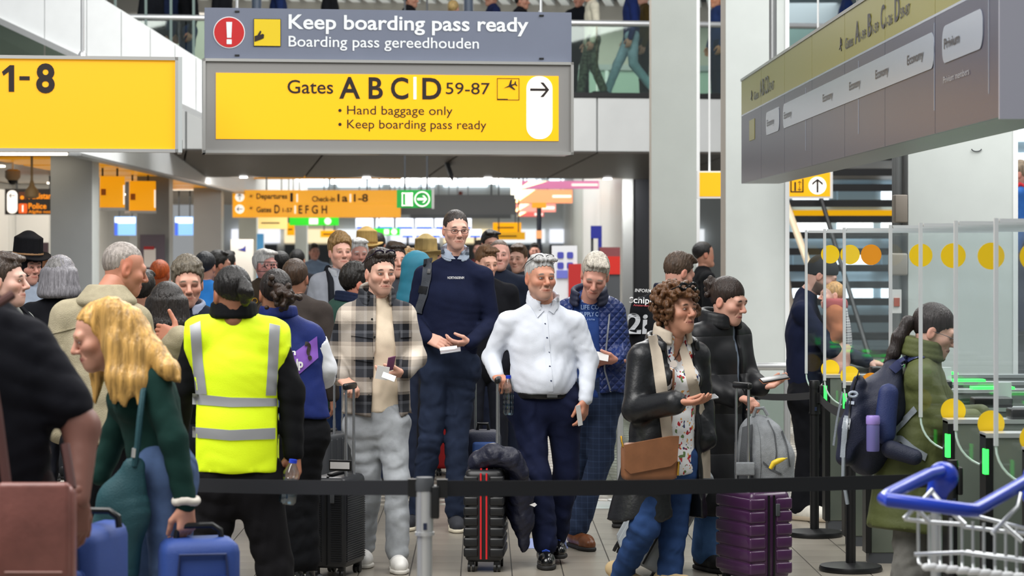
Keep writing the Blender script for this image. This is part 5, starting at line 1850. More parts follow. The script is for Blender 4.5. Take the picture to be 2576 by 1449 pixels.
# ================================================================ woman in the black puffer coat
p = Person('young woman with tied dark hair in long black padded coat pulling a purple suitcase', 13.65, 1800, 1.69, 48,
           build=dict(chest=.15, waist=.15, hip=.16, leg=.92), hd=(1833, 757, -.05), nk=(1812, 818, 0), sl=(1757, 850, -.12), sr=(1855, 845, .16), el=(1768, 965, -.14), wl=(1852, 1000, -.3), er=(1880, 950, .12), wr=(1912, 974, .0),
           hl=(1785, 1075, -.05), hr=(1828, 1075, .08), kl=(1785, 1255, -.04), kr=(1815, 1255, .1), al=(1775, 1408, -.03), ar=(1838, 1425, .12))
p.head('#c9957d', 52, 14, 0, 'sleek', '#2b1f19', closed=True, look=.3, female=True, lipc='#a8605a', iris='#2b221c', hh=.0036)
S_ = Sdf(.008)
r_ = np.random.RandomState(4)
for i in range(34):
    S_.ell(V3(-.01, -.115, .045) + r_.normal(size=3) * .023, np.full(3, .014 + r_.rand() * .008), k=.01)
v, q = S_.mesh()
p.parts.append(('hair_bun', np_mesh('hair_bun', p.tohead(v) - p.base, q), hair_mat('#2b1f19'), None))
jeans(p, denim('cropped_blue_denim', '#47699a'), .012, .072, .006, 25, to=.86)
mpuf = quilt_mat('black_padded_nylon', '#111216', .22, .5, True)
top(p, cloth('grey_hoodie', '#8b98ab'), .008, 0, to=.5, hem=1080, name='hoodie')
S_ = Sdf(.012)
p.torso(S_, .036)
p.sleeves(S_, .024, .96, cuff=.006)
hc = (p.J['hl'] + p.J['hr']) / 2
S_.cone(hc + V3(0, 0, .12), hc + V3(0, 0, -.40), .20, .215, q=.8, n=p.fwd, k=.05)
S_.folds(.010, .9, 27)
S_.hem(CAMZ - (1290 - HY) * 13.65 / F, .006)
p.openfront(S_, .022, .02, 1.5, .5, .03)
p.wear('padded_coat', S_, mpuf)
p.collar(mpuf, .088, .05, .02, .018, .55)
p.core()
p.hand('l', (.0, .1, -1), 1, (.9, -.45, -.15), curl=.95, thumb=.8)
p.hand('r', (-.2, -.1, .95), -1, (.95, -.3, .15), curl=.5, thumb=.6)
p.shoe('l', M('black_mesh_shoe', '#0d0e10', .7), m_dksole, (.45, -.85), L=.26, laces=m_black)
p.shoe('r', M('black_mesh_shoe'), m_dksole, (.5, -.85), L=.26, laces=m_black)
p.done()

# ================================================================ father with baby at the far gate
p = Person('bearded man in beanie and navy sweater bending over a baby at the gates', 16.25, 2030, 1.85, 78,
           build=dict(chest=.17, waist=.155, hip=.15), hd=(2068, 692, -.03), nk=(2028, 742, 0), sl=(2018, 785, -.19), sr=(2030, 785, .19), el=(2092, 880, -.22), wl=(2180, 908, -.12), er=(2100, 880, .22), wr=(2160, 900, .15),
           hl=(2022, 1000, -.08), hr=(2035, 1000, .08), kl=(2032, 1145, -.08), kr=(2048, 1145, .08), al=(2012, 1272, -.1), ar=(2055, 1268, .12))
p.head('#b98f7c', 80, 28, 0, 'crop', '#2a2420', stub=.85, stubc='#2e2622', closed=True, hh=.004)
S_ = Sdf(.007)
S_.ell((0, -.014, .036), (.088, .108, .100))
S_.cutplane((0, .1, .052), (0, .5, -1))
p.parts.append(('beanie', np_mesh('beanie', p.tohead(S_.mesh()[0]) - p.base, S_.mesh()[1]), cloth('charcoal_beanie', '#2d2e31'), None))
jeans(p, cloth('black_denim', '#121318', var=.2), .008, .06, .008, 31)
top(p, m_navy, .016, .014, hem=985, fo=.007, seed=33, name='sweater')
p.core()
p.hand('l', (0, .2, -1), -1, (1, 0, -.2), curl=.3)
m_chunk = M('white_chunky_leather', '#d9d5ca', .5, var=.1, vscale=30)
p.shoe('l', m_chunk, M('taupe_rubber', '#b0a18c', .6), (.75, -.66), L=.30, chunky=.15, laces=m_wsole)
p.shoe('r', m_chunk, M('taupe_rubber'), (.95, -.3), L=.30, chunky=.15, laces=m_wsole)
p.done()
FATHER = p
b = Person('baby in rust coat and patterned wrap carried against the navy sweater', 16.15, 2106, .74, -95, z0=P(0, 985, 16.15)[2] , res=.011,
           build=dict(chest=.105, waist=.105, hip=.10, arm=.8, leg=.85, head=.74, neck=.04), hd=(2092, 742, .02), nk=(2100, 775, 0), sl=(2100, 792, -.1), sr=(2104, 792, .1), el=(2110, 835, -.14), wl=(2092, 862, -.13), er=(2112, 835, .13), wr=(2095, 860, .12),
           hl=(2108, 890, -.06), hr=(2110, 890, .06), kl=(2114, 930, -.12), kr=(2114, 930, .12), al=(2104, 965, -.11), ar=(2106, 965, .11))
b.head('#d6a892', -80, 0, 0, 'crop', '#b98f5a', closed=True, female=True, hh=.005)
jeans(b, cloth('baby_tights', '#c59a8c'), .004, .035, .003, 3)
top(b, cloth('rust_coat', '#a4684a'), .01, .008, hem=905, name='coat', fo=.005)
b.collar(cloth('dusty_red_scarf', '#a85a5c'), .05, .03, .0, .02, .2, name='scarf')
S_ = Sdf(.011)
b.torso(S_, .022)
b.folds = None
S_.hem(CAMZ - (905 - HY) * 16.15 / F)
S_.cutplane(b.J['nk'] + b.fwd * -.045, b.fwd)
b.wear('carrier_wrap', S_, grid_mat('lattice_wrap', ['#d8d6d6', '#5f5a62', '#d8d6d6', '#8a8690'], [0, .2, .5, .75], .035, .035))
b.core()
b.shoe('l', m_wshoe, m_cream_sole, (-.9, -.3, -.2), L=.13, up=.0)
b.shoe('r', m_wshoe, m_cream_sole, (-.9, .3, -.2), L=.13, up=.0)
b.done()

# ================================================================ woman with the hiking backpack at the near gate
p = Person('woman with dark ponytail in olive coat carrying a hiking backpack at the gate', 12.0, 2330, 1.62, 74,
           build=dict(chest=.15, waist=.16, hip=.17), hd=(2352, 833, -.02), nk=(2322, 898, 0), sl=(2318, 950, -.16), sr=(2332, 945, .16), el=(2372, 1062, -.2), wl=(2448, 1062, -.14), er=(2395, 1050, .17), wr=(2470, 1052, .1),
           hl=(2302, 1180, -.07), hr=(2318, 1180, .08), kl=(2292, 1370, -.06), kr=(2310, 1370, .08), al=(2292, 1510, -.07), ar=(2312, 1505, .08))
p.head('#c39a84', 76, 22, 0, 'sleek', '#241c1b', look=0, female=True, glasses='#17181c', lipc='#a86a64', iris='#2b221c', hh=.004)
S_ = Sdf(.009)
hp = [P(2312, 812, 12.0), P(2285, 812, 11.99), P(2262, 850, 11.98), P(2248, 890, 11.97), P(2228, 912, 11.96)]
S_.chain(hp, [.03, .032, .036, .03, .012], k=.02)
S_.folds(.006, 2., 5, vert=.2)
p.wear('ponytail', S_, hair_mat('#241c1b'))
jeans(p, denim('grey_wide_denim', '#6d6c68'), .02, .085, .008, 37)
m_olive = M('olive_waxed_cotton', '#4d5429', .7, bump=.2, bscale=60, var=.12, vscale=6)
S_ = Sdf(.012)
p.torso(S_, .03)
p.sleeves(S_, .022, .97, cuff=.012)
hc = (p.J['hl'] + p.J['hr']) / 2
S_.cone(hc + V3(0, 0, .12), hc + V3(-.02, 0, -.28), .20, .245, q=.95, n=p.fwd, k=.05)
S_.folds(.011, .85, 39)
S_.hem(CAMZ - (1325 - HY) * 12.0 / F, .012)
p.wear('parka', S_, m_olive)
p.collar(m_olive, .085, .06, .02, .018, .5)
p.core()
p.hand('l', (0, .3, -1), -1, (1, .1, -.1), curl=.35)
p.shoe('l', M('black_mesh_shoe'), m_dksole, (.9, -.3))
p.shoe('r', M('black_mesh_shoe'), m_dksole, (.9, -.3))
p.done()
HIKER = p

# ================================================================ information man seen from behind
p = Person('information man in black polo with lettering on the back, looking down', 15.7, 1668, 1.82, 158,
           build=dict(chest=.17, waist=.155, hip=.15), hd=(1708, 686, .05), nk=(1682, 735, 0), sl=(1610, 775, 0), sr=(1734, 772, 0), el=(1592, 880, .02), er=(1752, 870, .02), wl=(1620, 955, .22), wr=(1720, 950, .22),
           hl=(1640, 985, 0), hr=(1692, 985, 0), kl=(1625, 1150, 0), kr=(1690, 1150, 0), al=(1563, 1305, .05), ar=(1690, 1310, .05))
p.head('#c58f78', 120, 22, 0, 'crop', '#4a3a2e', closed=True, hh=.0042, stub=.1)
S_ = hair_sdf('short', .006, 11, 0, .7)
v, q = S_.mesh()
p.parts.append(('hair_top', np_mesh('hair_top', p.tohead(v) - p.base, q), hair_mat('#4a3a2e'), None))
jeans(p, cloth('black_trousers', '#101114'), .006, .058, .007, 41)
m_polo = cloth('black_polo', '#131519', .85, .1)
top(p, m_polo, .014, .01, to=.62, hem=985, name='polo', fo=.006)
p.collar(cloth('navy_collar', '#161c30'), .07, .035, .0, .011, .2)
mw = M('print_white')
p.print_('INFORMATION', mw, 1597, 1672, 734, 8, 'polo', .02, .1, .006, .05)
p.print_('Schiphol', mw, 1583, 1664, 762, 15, 'polo', .01, 0, .006, .04)
p.print_('Amsterdam Airport', M('print_red', '#b8434a', .7), 1594, 1660, 770, 5, 'polo', .01, 0, .006, .04)
p.print_('2i', M('print_grey', '#b9bcc0', .7), 1576, 1628, 838, 48, 'polo', .03, .05)
p.core()
p.hand('l', (0, 0, 1), 1, curl=.5)
p.hand('r', (0, 0, 1), -1, curl=.5)
p.shoe('l', M('black_mesh_shoe'), m_dksole)
p.shoe('r', M('black_mesh_shoe'), m_dksole)
p.done()
# ================================================================ steward in the high visibility vest (from behind)
p = Person('steward with black hair bun in yellow high visibility vest with grey reflective bands', 10.85, 592, 1.76, 176,
           build=dict(chest=.165, waist=.165, hip=.165, arm=1.05, leg=1.1), hd=(582, 742, -.02), nk=(588, 805, 0), sl=(500, 845, 0), sr=(686, 848, 0), el=(462, 975, .05), wl=(452, 1080, .25), er=(734, 985, 0), wr=(738, 1140, 0),
           hl=(548, 1215, 0), hr=(648, 1215, 0), kl=(522, 1410, 0), kr=(690, 1415, 0), al=(490, 1600, .05), ar=(715, 1605, -.05))
p.head('#8a5a3e', 205, 12, 0, 'back', '#0f0c0b', face=True, eyes=False)
S_ = Sdf(.008)
r_ = np.random.RandomState(2)
for i in range(26):
    S_.ell(P(617, 732, 10.70) + r_.normal(size=3) * np.array([.014, .012, .022]), np.full(3, .018), k=.014)
S_.folds(.004, 3, 1)
p.wear('hair_bun', S_, hair_mat('#0f0c0b'))
jeans(p, cloth('black_work_trousers', '#121114'), .012, .07, .009, 51)
m_blk = cloth('black_jersey', '#0f1013', .8, .1)
top(p, m_blk, .008, .012, hem=1200, name='sweater', fo=.008)
p.collar(m_blk, .075, .045, .0, .014, .15, up=.01)
m_hiviz = M('fluorescent_yellow_mesh', '#d7f000', .7, bump=.2, bscale=300, emit=.10)
m_refl = M('reflective_grey_band', '#9b9da0', .45, .2)
S_ = Sdf(.012)
p.torso(S_, .026)
for x in 'lr':
    S_.cone(p.J['s' + x], lerp(p.J['s' + x], p.J['e' + x], .28), .085, .08, q=1, k=.04)
hc = (p.J['hl'] + p.J['hr']) / 2
S_.cone(hc + V3(-.012, 0, .22), hc + V3(-.012, 0, .02), .207, .212, q=.70, n=p.fwd, k=.04)
S_.folds(.007, .8, 53)
S_.hem(CAMZ - (1184 - HY) * 10.85 / F, .004)
S_.post.append(lambda X, Y, Z, f: np.maximum(f, np.abs(X - hc[0]) - .236 + .35 * np.clip(1.36 - Z, 0, .16)))
nk = p.J['nk']
S_.ell(nk + V3(0, 0, .075), (.085, .12, .075), k=.01, sub=True)
p.wear('safety_vest', S_, m_hiviz)
p.patch('reflective_band', m_refl, [(484, 990), (580, 1000), (696, 1002)], [(484, 1017), (580, 1024), (696, 1022)], 'safety_vest', 26, 4, .005, .006)
p.patch('reflective_band', m_refl, [(484, 1074), (580, 1082), (700, 1076)], [(484, 1100), (580, 1108), (700, 1104)], 'safety_vest', 26, 4, .005, .006)
p.patch('reflective_band', m_refl, [(478, 820), (484, 900), (492, 992)], [(504, 808), (510, 900), (521, 992)], 'safety_vest', 22, 4, .005, .006)
p.patch('reflective_band', m_refl, [(678, 814), (674, 900), (668, 995)], [(704, 820), (700, 900), (694, 995)], 'safety_vest', 22, 4, .005, .006)
p.core()
p.hand('r', (-.4, -.8, .1), 1, (.0, -.15, -1), curl=.6, thumb=.6)
p.shoe('l', M('black_mesh_shoe'), m_dksole)
p.shoe('r', M('black_mesh_shoe'), m_dksole)
p.done()
# ================================================================ helper in blue jacket (from behind)
p = Person('helper with curly hair bun in blue jacket with purple print and white sleeve', 12.6, 720, 1.72, 172,
           build=dict(chest=.145, waist=.14, hip=.165, leg=1.0), hd=(692, 738, -.02), nk=(700, 798, 0), sl=(648, 842, 0), sr=(782, 848, 0), el=(640, 950, .05), wl=(655, 1040, .2), er=(812, 925, .05), wr=(812, 950, .25),
           hl=(728, 1095, 0), hr=(772, 1095, 0), kl=(735, 1262, 0), kr=(768, 1262, .05), al=(742, 1415, .0), ar=(772, 1412, .05))
p.head('#8f6246', 195, 0, 0, 'back', '#17110f', face=True, eyes=False)
S_ = Sdf(.008)
r_ = np.random.RandomState(8)
for i in range(70):
    S_.ell(P(716, 742, 12.44) + r_.normal(size=3) * np.array([.03, .02, .035]), np.full(3, .012 + r_.rand() * .008), k=.006)
p.wear('hair_bun', S_, hair_mat('#2c1e16'))
w = P(641, 757, 12.5)
p.parts.append(('earring', MB().tube([w - p.base + V3(.014 * math.cos(t), 0, .014 * math.sin(t)) for t in np.linspace(0, 6.283, 13)[:-1]], .003, 6, closed=True), M('gold', '#c79a3a', .25, .9), None))
jeans(p, cloth('black_leggings', '#0e0f13'), .006, .06, .006, 57)
m_bluej = cloth('blue_jacket', '#1c2a66', .6, .1)
top(p, m_bluej, .024, .02, to=.2, hem=1050, name='jacket', fo=.007)
S_ = Sdf(.012)
p.sleeves(S_, .03, .94, sides='r', cuff=.008)
S_.cutplane(lerp(p.J['sr'], p.J['er'], .18), p.J['sr'] - p.J['er'])
S_.folds(.008, 1.2, 9)
p.wear('white_sleeve', S_, cloth('white_jersey', '#dadce2', var=.04))
S_ = Sdf(.012)
p.sleeves(S_, .026, .94, sides='l')
S_.folds(.008, 1.2, 9)
p.wear('blue_sleeve', S_, m_bluej)
p.collar(m_bluej, .07, .035, 0, .012, .2)
m_purple = M('print_purple', '#7d4fb0', .7)
p.patch('purple_print', m_purple, [(736, 890), (752, 942)], [(797, 846), (800, 900)], ['jacket', 'white_sleeve'], 8, 10, .005, .004)
p.print_('n', mw, 732, 744, 893, 14, 'jacket', .03, off=.011)
p.print_('elp', mw, 733, 762, 924, 20, 'jacket', .04, off=.011)
p.print_('?', m_txt, 772, 788, 905, 42, ['jacket', 'white_sleeve'], .04, off=.012, rot=-.2)
p.core()
p.shoe('l', M('polished_black_leather'), m_dksole, (-.2, .95))
p.shoe('r', M('polished_black_leather'), m_dksole, (.3, .9))
p.done()
# ================================================================ man in the beige jacket
p = Person('broad grey haired man in beige wool jacket seen from behind, raising his thumb', 11.6, 262, 1.86, 152,
           build=dict(chest=.20, waist=.20, hip=.19, arm=1.2, neck=.07), hd=(314, 676, .08), nk=(268, 752, .03), sl=(168, 800, .02), sr=(338, 808, .05), el=(142, 950, .0), wl=(150, 1085, .0), er=(380, 945, .35), wr=(452, 850, .30),
           hl=(212, 1100, 0), hr=(305, 1100, 0), kl=(205, 1320, 0), kr=(300, 1320, 0), al=(200, 1520, 0), ar=(300, 1520, 0))
p.head('#b5785c', 112, 14, 0, 'crop', '#8f8781', fat=1.08, closed=True, stub=.1, hh=.0042)
jeans(p, cloth('dark_trousers', '#15161b'), .008, .07, .008, 61)
m_beige = M('beige_wool', '#a39a82', .95, bump=.5, bscale=260, var=.1, vscale=25, spec=.15)
top(p, m_beige, .022, .024, hem=1112, name='jacket', fo=.008)
S_ = Sdf(.009)
c = p.J['nk']
for t in np.linspace(1.0, 5.2, 20):
    dv = p.fwd * math.cos(t) + p.lat * math.sin(t)
    S_.cone(c + dv * .078 + V3(0, 0, .045), c + dv * .125 - V3(0, 0, .012), .016, .02, k=.03)
p.wear('collar', S_, m_beige)
p.patch('back_seam', m_beige, [(130, 838), (230, 812), (330, 822)], [(130, 841), (230, 815), (330, 825)], 'jacket', 20, 2, .006, .008)
p.core()
v = p.hand('r', (0, 1, -.2), -1, (-.9, .1, .25), curl=1.05, thumb=-.5, sc=1.08)
p.shoe('l', M('black_mesh_shoe'), m_dksole)
p.shoe('r', M('black_mesh_shoe'), m_dksole)
p.done()
# ================================================================ blonde woman in green
p = Person('woman with long blonde hair in green sweater and jeans leaning forward, lifting a blue suitcase', 9.2, 395, 1.7, -66,
           build=dict(chest=.145, waist=.13, hip=.155, bust=.08, leg=1.08), hd=(252, 842, .0), nk=(312, 925, 0), sl=(335, 950, .16), sr=(385, 962, -.16), el=(292, 1090, .2), wl=(250, 1200, .2), er=(436, 1105, -.2), wr=(468, 1270, -.2),
           hl=(395, 1190, .08), hr=(418, 1190, -.08), kl=(345, 1420, .08), kr=(428, 1425, -.1), al=(330, 1620, .1), ar=(450, 1630, -.1))
p.head('#c08c72', -72, 18, 0, None, '#b28a50', brow='#9a7448', female=True, lipc='#a8605a', iris='#4a5a66', hh=.0042)
S_ = hair_sdf('back', .007, 1)
v0, q0 = S_.mesh()
S_ = Sdf(.010)
t_ = p.tohead
S_.ell(t_((0, -.04, .03)), (.095, .10, .10), k=.03)
for a, b_, c_, d_ in (((290, 790), (310, 880), (318, 960), (312, 1024)), ((320, 800), (350, 880), (355, 960), (350, 1020)), ((335, 815), (385, 890), (425, 930), (452, 958)), ((278, 780), (290, 860), (290, 950), (285, 1015))):
    for dd in (-.12, -.06):
        S_.chain([P(*a, 9.2 + dd), P(*b_, 9.17 + dd), P(*c_, 9.13 + dd), P(*d_, 9.10 + dd)], [.05, .045, .036, .008], k=.03)
S_.chain([P(262, 850, 9.38), P(250, 930, 9.36), P(238, 1010, 9.34)], [.03, .035, .01], k=.03)
def strands_(X, Y, Z, f):
    return f + .0022 * np.sin(150 * X + 40 * Y + 2 * np.sin(7 * Z) - 12 * Z) + .0016 * np.sin(310 * X - 18 * Z + 60 * Y)
S_.post.append(strands_)
p.wear('hair', S_, M('hair_blonde', '#bd9350', .4, spec=.45, bump=.5, bscale=120, var=.5, vscale=60, stretch=(1, 1, .04)))
p.parts.append(('hair_crown', np_mesh('hair_crown', p.tohead(v0) - p.base, q0), _mats['hair_blonde'], None))
jeans(p, denim('blue_washed_denim', '#485c80'), .008, .06, .008, 71)
m_greenk = cloth('dark_green_knit', '#16342f', .85, .12)
top(p, m_greenk, .014, .010, hem=1158, name='sweater', fo=.006, to=.98)
p.core()
p.hand('r', (-.6, .6, -.1), -1, (.02, .0, -1), curl=.9, thumb=.6)
S_ = Sdf(.006)
wj = p.J['wr'] + V3(0, 0, .015)
for t in np.linspace(0, 6.283, 15)[:-1]:
    S_.ell(wj + V3(.04 * math.cos(t), .04 * math.sin(t), .004 * math.sin(3 * t)), (.016, .016, .015), k=.008)
p.wear('hair_tie', S_, cloth('cream_scrunchie', '#cfc9bf', var=.2))
p.shoe('l', m_wshoe, m_wsole)
p.shoe('r', m_wshoe, m_wsole)
p.done()
BLONDE = p
# ================================================================ person in black t-shirt at the picture edge
p = Person('person in black t-shirt with bare arm, brown leather shoulder bag at the hip', 7.7, 0, 1.83, 168,
           build=dict(chest=.19, waist=.175, hip=.17, arm=1.28, leg=1.1), hd=(-70, 655, .0), nk=(-55, 775, 0), sl=(-190, 835, 0), sr=(72, 868, 0), el=(-240, 1080, 0), wl=(-230, 1270, -.1), er=(205, 1075, -.02), wr=(200, 1262, -.12),
           hl=(-80, 1270, 0), hr=(55, 1270, 0), kl=(-90, 1560, 0), kr=(60, 1560, 0), al=(-90, 1900, 0), ar=(65, 1900, 0))
p.head('#70483a', 168, 0, 0, 'crop', '#0d0b0a', face=False, eyes=False)
jeans(p, cloth('maroon_black_trousers', '#1d1114'), .006, .06, .006, 81)
top(p, cloth('black_cotton_tee', '#13141b', .85, .1), .016, .018, to=.36, hem=1225, name='t_shirt', fo=.010)
p.core(bare=1.25)
p.hand('r', (-.6, .5, 0), 1, (-.05, .0, -1), curl=.7, sc=1.05)
p.hand('l', (.6, .5, 0), -1, (.05, .0, -1), curl=.7, sc=1.05)
p.shoe('l', M('black_mesh_shoe'), m_dksole)
p.shoe('r', M('black_mesh_shoe'), m_dksole)
p.done()

# ================================================================ the crowd
def simple(label, d, px, ey, yaw, skin, style, hc, topm, botm='#1a1c24', hyaw=None, pitch=0, z0=0., face=True, res=.018, fat=1., finish=None, group=None, walk=0., hseed=0, coat=None, rec=0., hr_=None, closed=False, stub=0., female=False, smile=0., vol=1., h=None, lean=None, hbrow=None, **J):
    ez = CAMZ - (ey - HY) * d / F - z0
    hgt = h or ez / .935
    p = Person(label, d, px, hgt, yaw, z0, group, res, build=dict(chest=.165 if not female else .145, waist=.15 if not female else .135), **J)
    f = p.fwd
    if walk:
        p.J['kl'] = p.J['kl'] + f * walk * .5
        p.J['al'] = p.J['al'] + f * walk
        p.J['kr'] = p.J['kr'] - f * walk * .1
        p.J['ar'] = p.J['ar'] - f * walk * .9 + V3(0, 0, .05)
    p.head(skin, hyaw if hyaw is not None else yaw, pitch, 0, style, hc, face=face, eyes=face, hseed=hseed, rec=rec, fat=fat, closed=closed, stub=stub, female=female, smile=smile, vol=vol, hh=hr_, brow=hbrow)
    jeans(p, botm if not isinstance(botm, str) else cloth('trousers_' + botm[1:], botm), .006, .055, .006, hseed + 3)
    tm = topm if not isinstance(topm, str) else cloth('top_' + topm[1:], topm)
    top(p, tm, .02, .014, hem=coat, name='jacket', fo=.007, seed=hseed + 11, flare=.03)
    p.core()
    for sd, g in (('l', 1), ('r', -1)):
        p.hand(sd, -p.lat * -g, g if math.cos(math.radians(yaw)) > 0 else -g, curl=.5)
    dark = M('black_mesh_shoe')
    p.shoe('l', dark, m_dksole)
    p.shoe('r', dark, m_dksole)
    if finish:
        finish(p)
    p.done()
    return p

def collar_f(mat, **k):
    return lambda p: p.collar(mat, **k)
p = simple('grey brown haired man with closed eyes and checked collar talking in the group', 13.0, 472, 712, 5, '#bd8a72', 'wavy', '#5f574a', '#171b28', hyaw=12, pitch=8, res=.013, closed=True, stub=.12, hseed=4,
           finish=collar_f(cloth('checked_collar', '#8f97ac'), r=.07, hgt=.035, open_=.4), vol=1.1)
def long_dark(p, n=26, bot=-.30, col='#1a1411', wide=.085, front=False):
    S_ = Sdf(.009)
    S_.ell((0, -.016, .032), (.088, .108, .1), k=.03)
    for i in range(n):
        t = math.pi * (.5 + 1.0 * i / (n - 1)) if not front else math.pi * (.28 + 1.44 * i / (n - 1))
        x, y = wide * math.sin(t + math.pi / 2 + math.pi / 2) * -1, wide * 1.1 * math.cos(t)
        S_.chain([(x, y - .01, .03), (x * 1.12, y * 1.05 - .015, -.09), (x * 1.15, y * 1.1 - .02, bot)], [.02, .026, .012], k=.02)
    S_.folds(.005, 2.6, n, vert=.1)
    v, q = S_.mesh()
    p.parts.append(('long_hair', np_mesh('long_hair', p.tohead(v) - p.base, q), hair_mat(col), None))
simple('woman with long straight dark hair seen from behind in the group', 12.4, 420, 772, 176, '#b98a72', 'back', '#1a1411', '#15161b', face=False, res=.013, female=True, finish=lambda p: long_dark(p, 22, -.32))
def bp_straps(p, col='#1a1c22', a=(.55, .3), nm='strap'):
    J = p.J
    for x in 'lr':
        m_ = lerp(J['nk'], J['s' + x], .55)
        mb = MB()
        pts = [m_ - p.fwd * .09 + V3(0, 0, .03), m_ + V3(0, 0, .085), m_ + p.fwd * .12 - V3(0, 0, .02), m_ + p.fwd * .155 - V3(0, 0, .2), m_ + p.fwd * .12 + (J['s' + x] - m_) * .6 - V3(0, 0, .33)]
        mb.tube([q - p.base for q in pts], .024, 8)
        p.parts.append(('backpack_strap', mb, cloth('strap_' + col[1:], col), None))
simple('young man in grey green shirt in profile beside the hat wearer', 11.8, 5, 706, 70, '#c39a86', 'short', '#3b2f27', '#8d918c', hyaw=78, res=.013, finish=bp_straps, hseed=6)
def hat(col, band, brim=.16, crown=.105, straw=False, z=.062, bend=.02):
    def fn(p):
        mt = cloth('hat_' + col[1:], col, .85, .15)
        S_ = Sdf(.008)
        S_.cone((0, -.01, z + .02), (0, -.012, z + crown), .094, .075, k=.02)
        S_.ell((0, .01, z + crown + .03), (.03, .06, .02), k=.02, sub=True)
        S_.cone((0, -.01, z), (0, -.01, z + .004), brim, brim, k=.01)
        S_.post.append(lambda X, Y, Z, f: np.where(np.sqrt(X * X + (Y + .01) ** 2) > .1, np.maximum(np.maximum(np.sqrt(X * X + (Y + .01) ** 2) - brim, np.abs(Z - z - bend * (X / .15) ** 2 + .012 * (Y / .15)) - .006), -9), f))
        v, q = S_.mesh()
        p.parts.append(('hat', np_mesh('hat', p.tohead(v) - p.base, q), mt, None))
        mb = MB().tube([p.tohead((.099 * math.cos(t), -.01 + .099 * math.sin(t), z + .022)) - p.base for t in np.linspace(0, 6.283, 25)[:-1]], .009, 6, closed=True)
        p.parts.append(('hat_band', mb, cloth('band_' + band[1:], band), None))
    return fn
def both(*fs):
    def fn(p):
        for f in fs:
            f(p)
    return fn
simple('man in black felt hat and grey hooded sweater near the white wall', 16.6, 68, 668, 30, '#b98672', 'crop', '#6a5a50', '#8791a0', hyaw=42, pitch=6, res=.014, finish=both(hat('#0e0e12', '#8a6a4c'), lambda p: bp_straps(p, '#20273a')), stub=.1)
simple('woman with grey wavy shoulder hair in black coat seen from behind', 14.2, 150, 697, 165, '#b98a72', 'back', '#6c6a69', '#121318', face=False, res=.014, female=True, finish=lambda p: long_dark(p, 20, -.10, '#77757a', .09))
simple('tall curly blond man in grey shirt with black backpack straps', 17.9, 855, 634, 14, '#c79781', 'wavy', '#7d6138', '#8c9099', '#2a3a5c', hyaw=20, res=.013, finish=both(bp_straps, collar_f(cloth('grey_collar', '#9fa3aa'), r=.068, hgt=.035, open_=.5)), hseed=12, stub=.08, vol=1.3,
       el=(778, 800, .05), wl=(775, 885, .1), sl=(800, 712, 0), sr=(905, 712, 0))
simple('dark haired man in green jacket turned away beside the checked overshirt', 16.3, 855, 714, 120, '#b5765c', 'wavy', '#17130f', '#2c463e', '#23365c', hyaw=105, pitch=4, res=.014, finish=collar_f(cloth('navy_collar2', '#1a2238'), r=.085, hgt=.05, open_=.5), hseed=14, hd=(902, 714, 0), nk=(882, 765, 0))
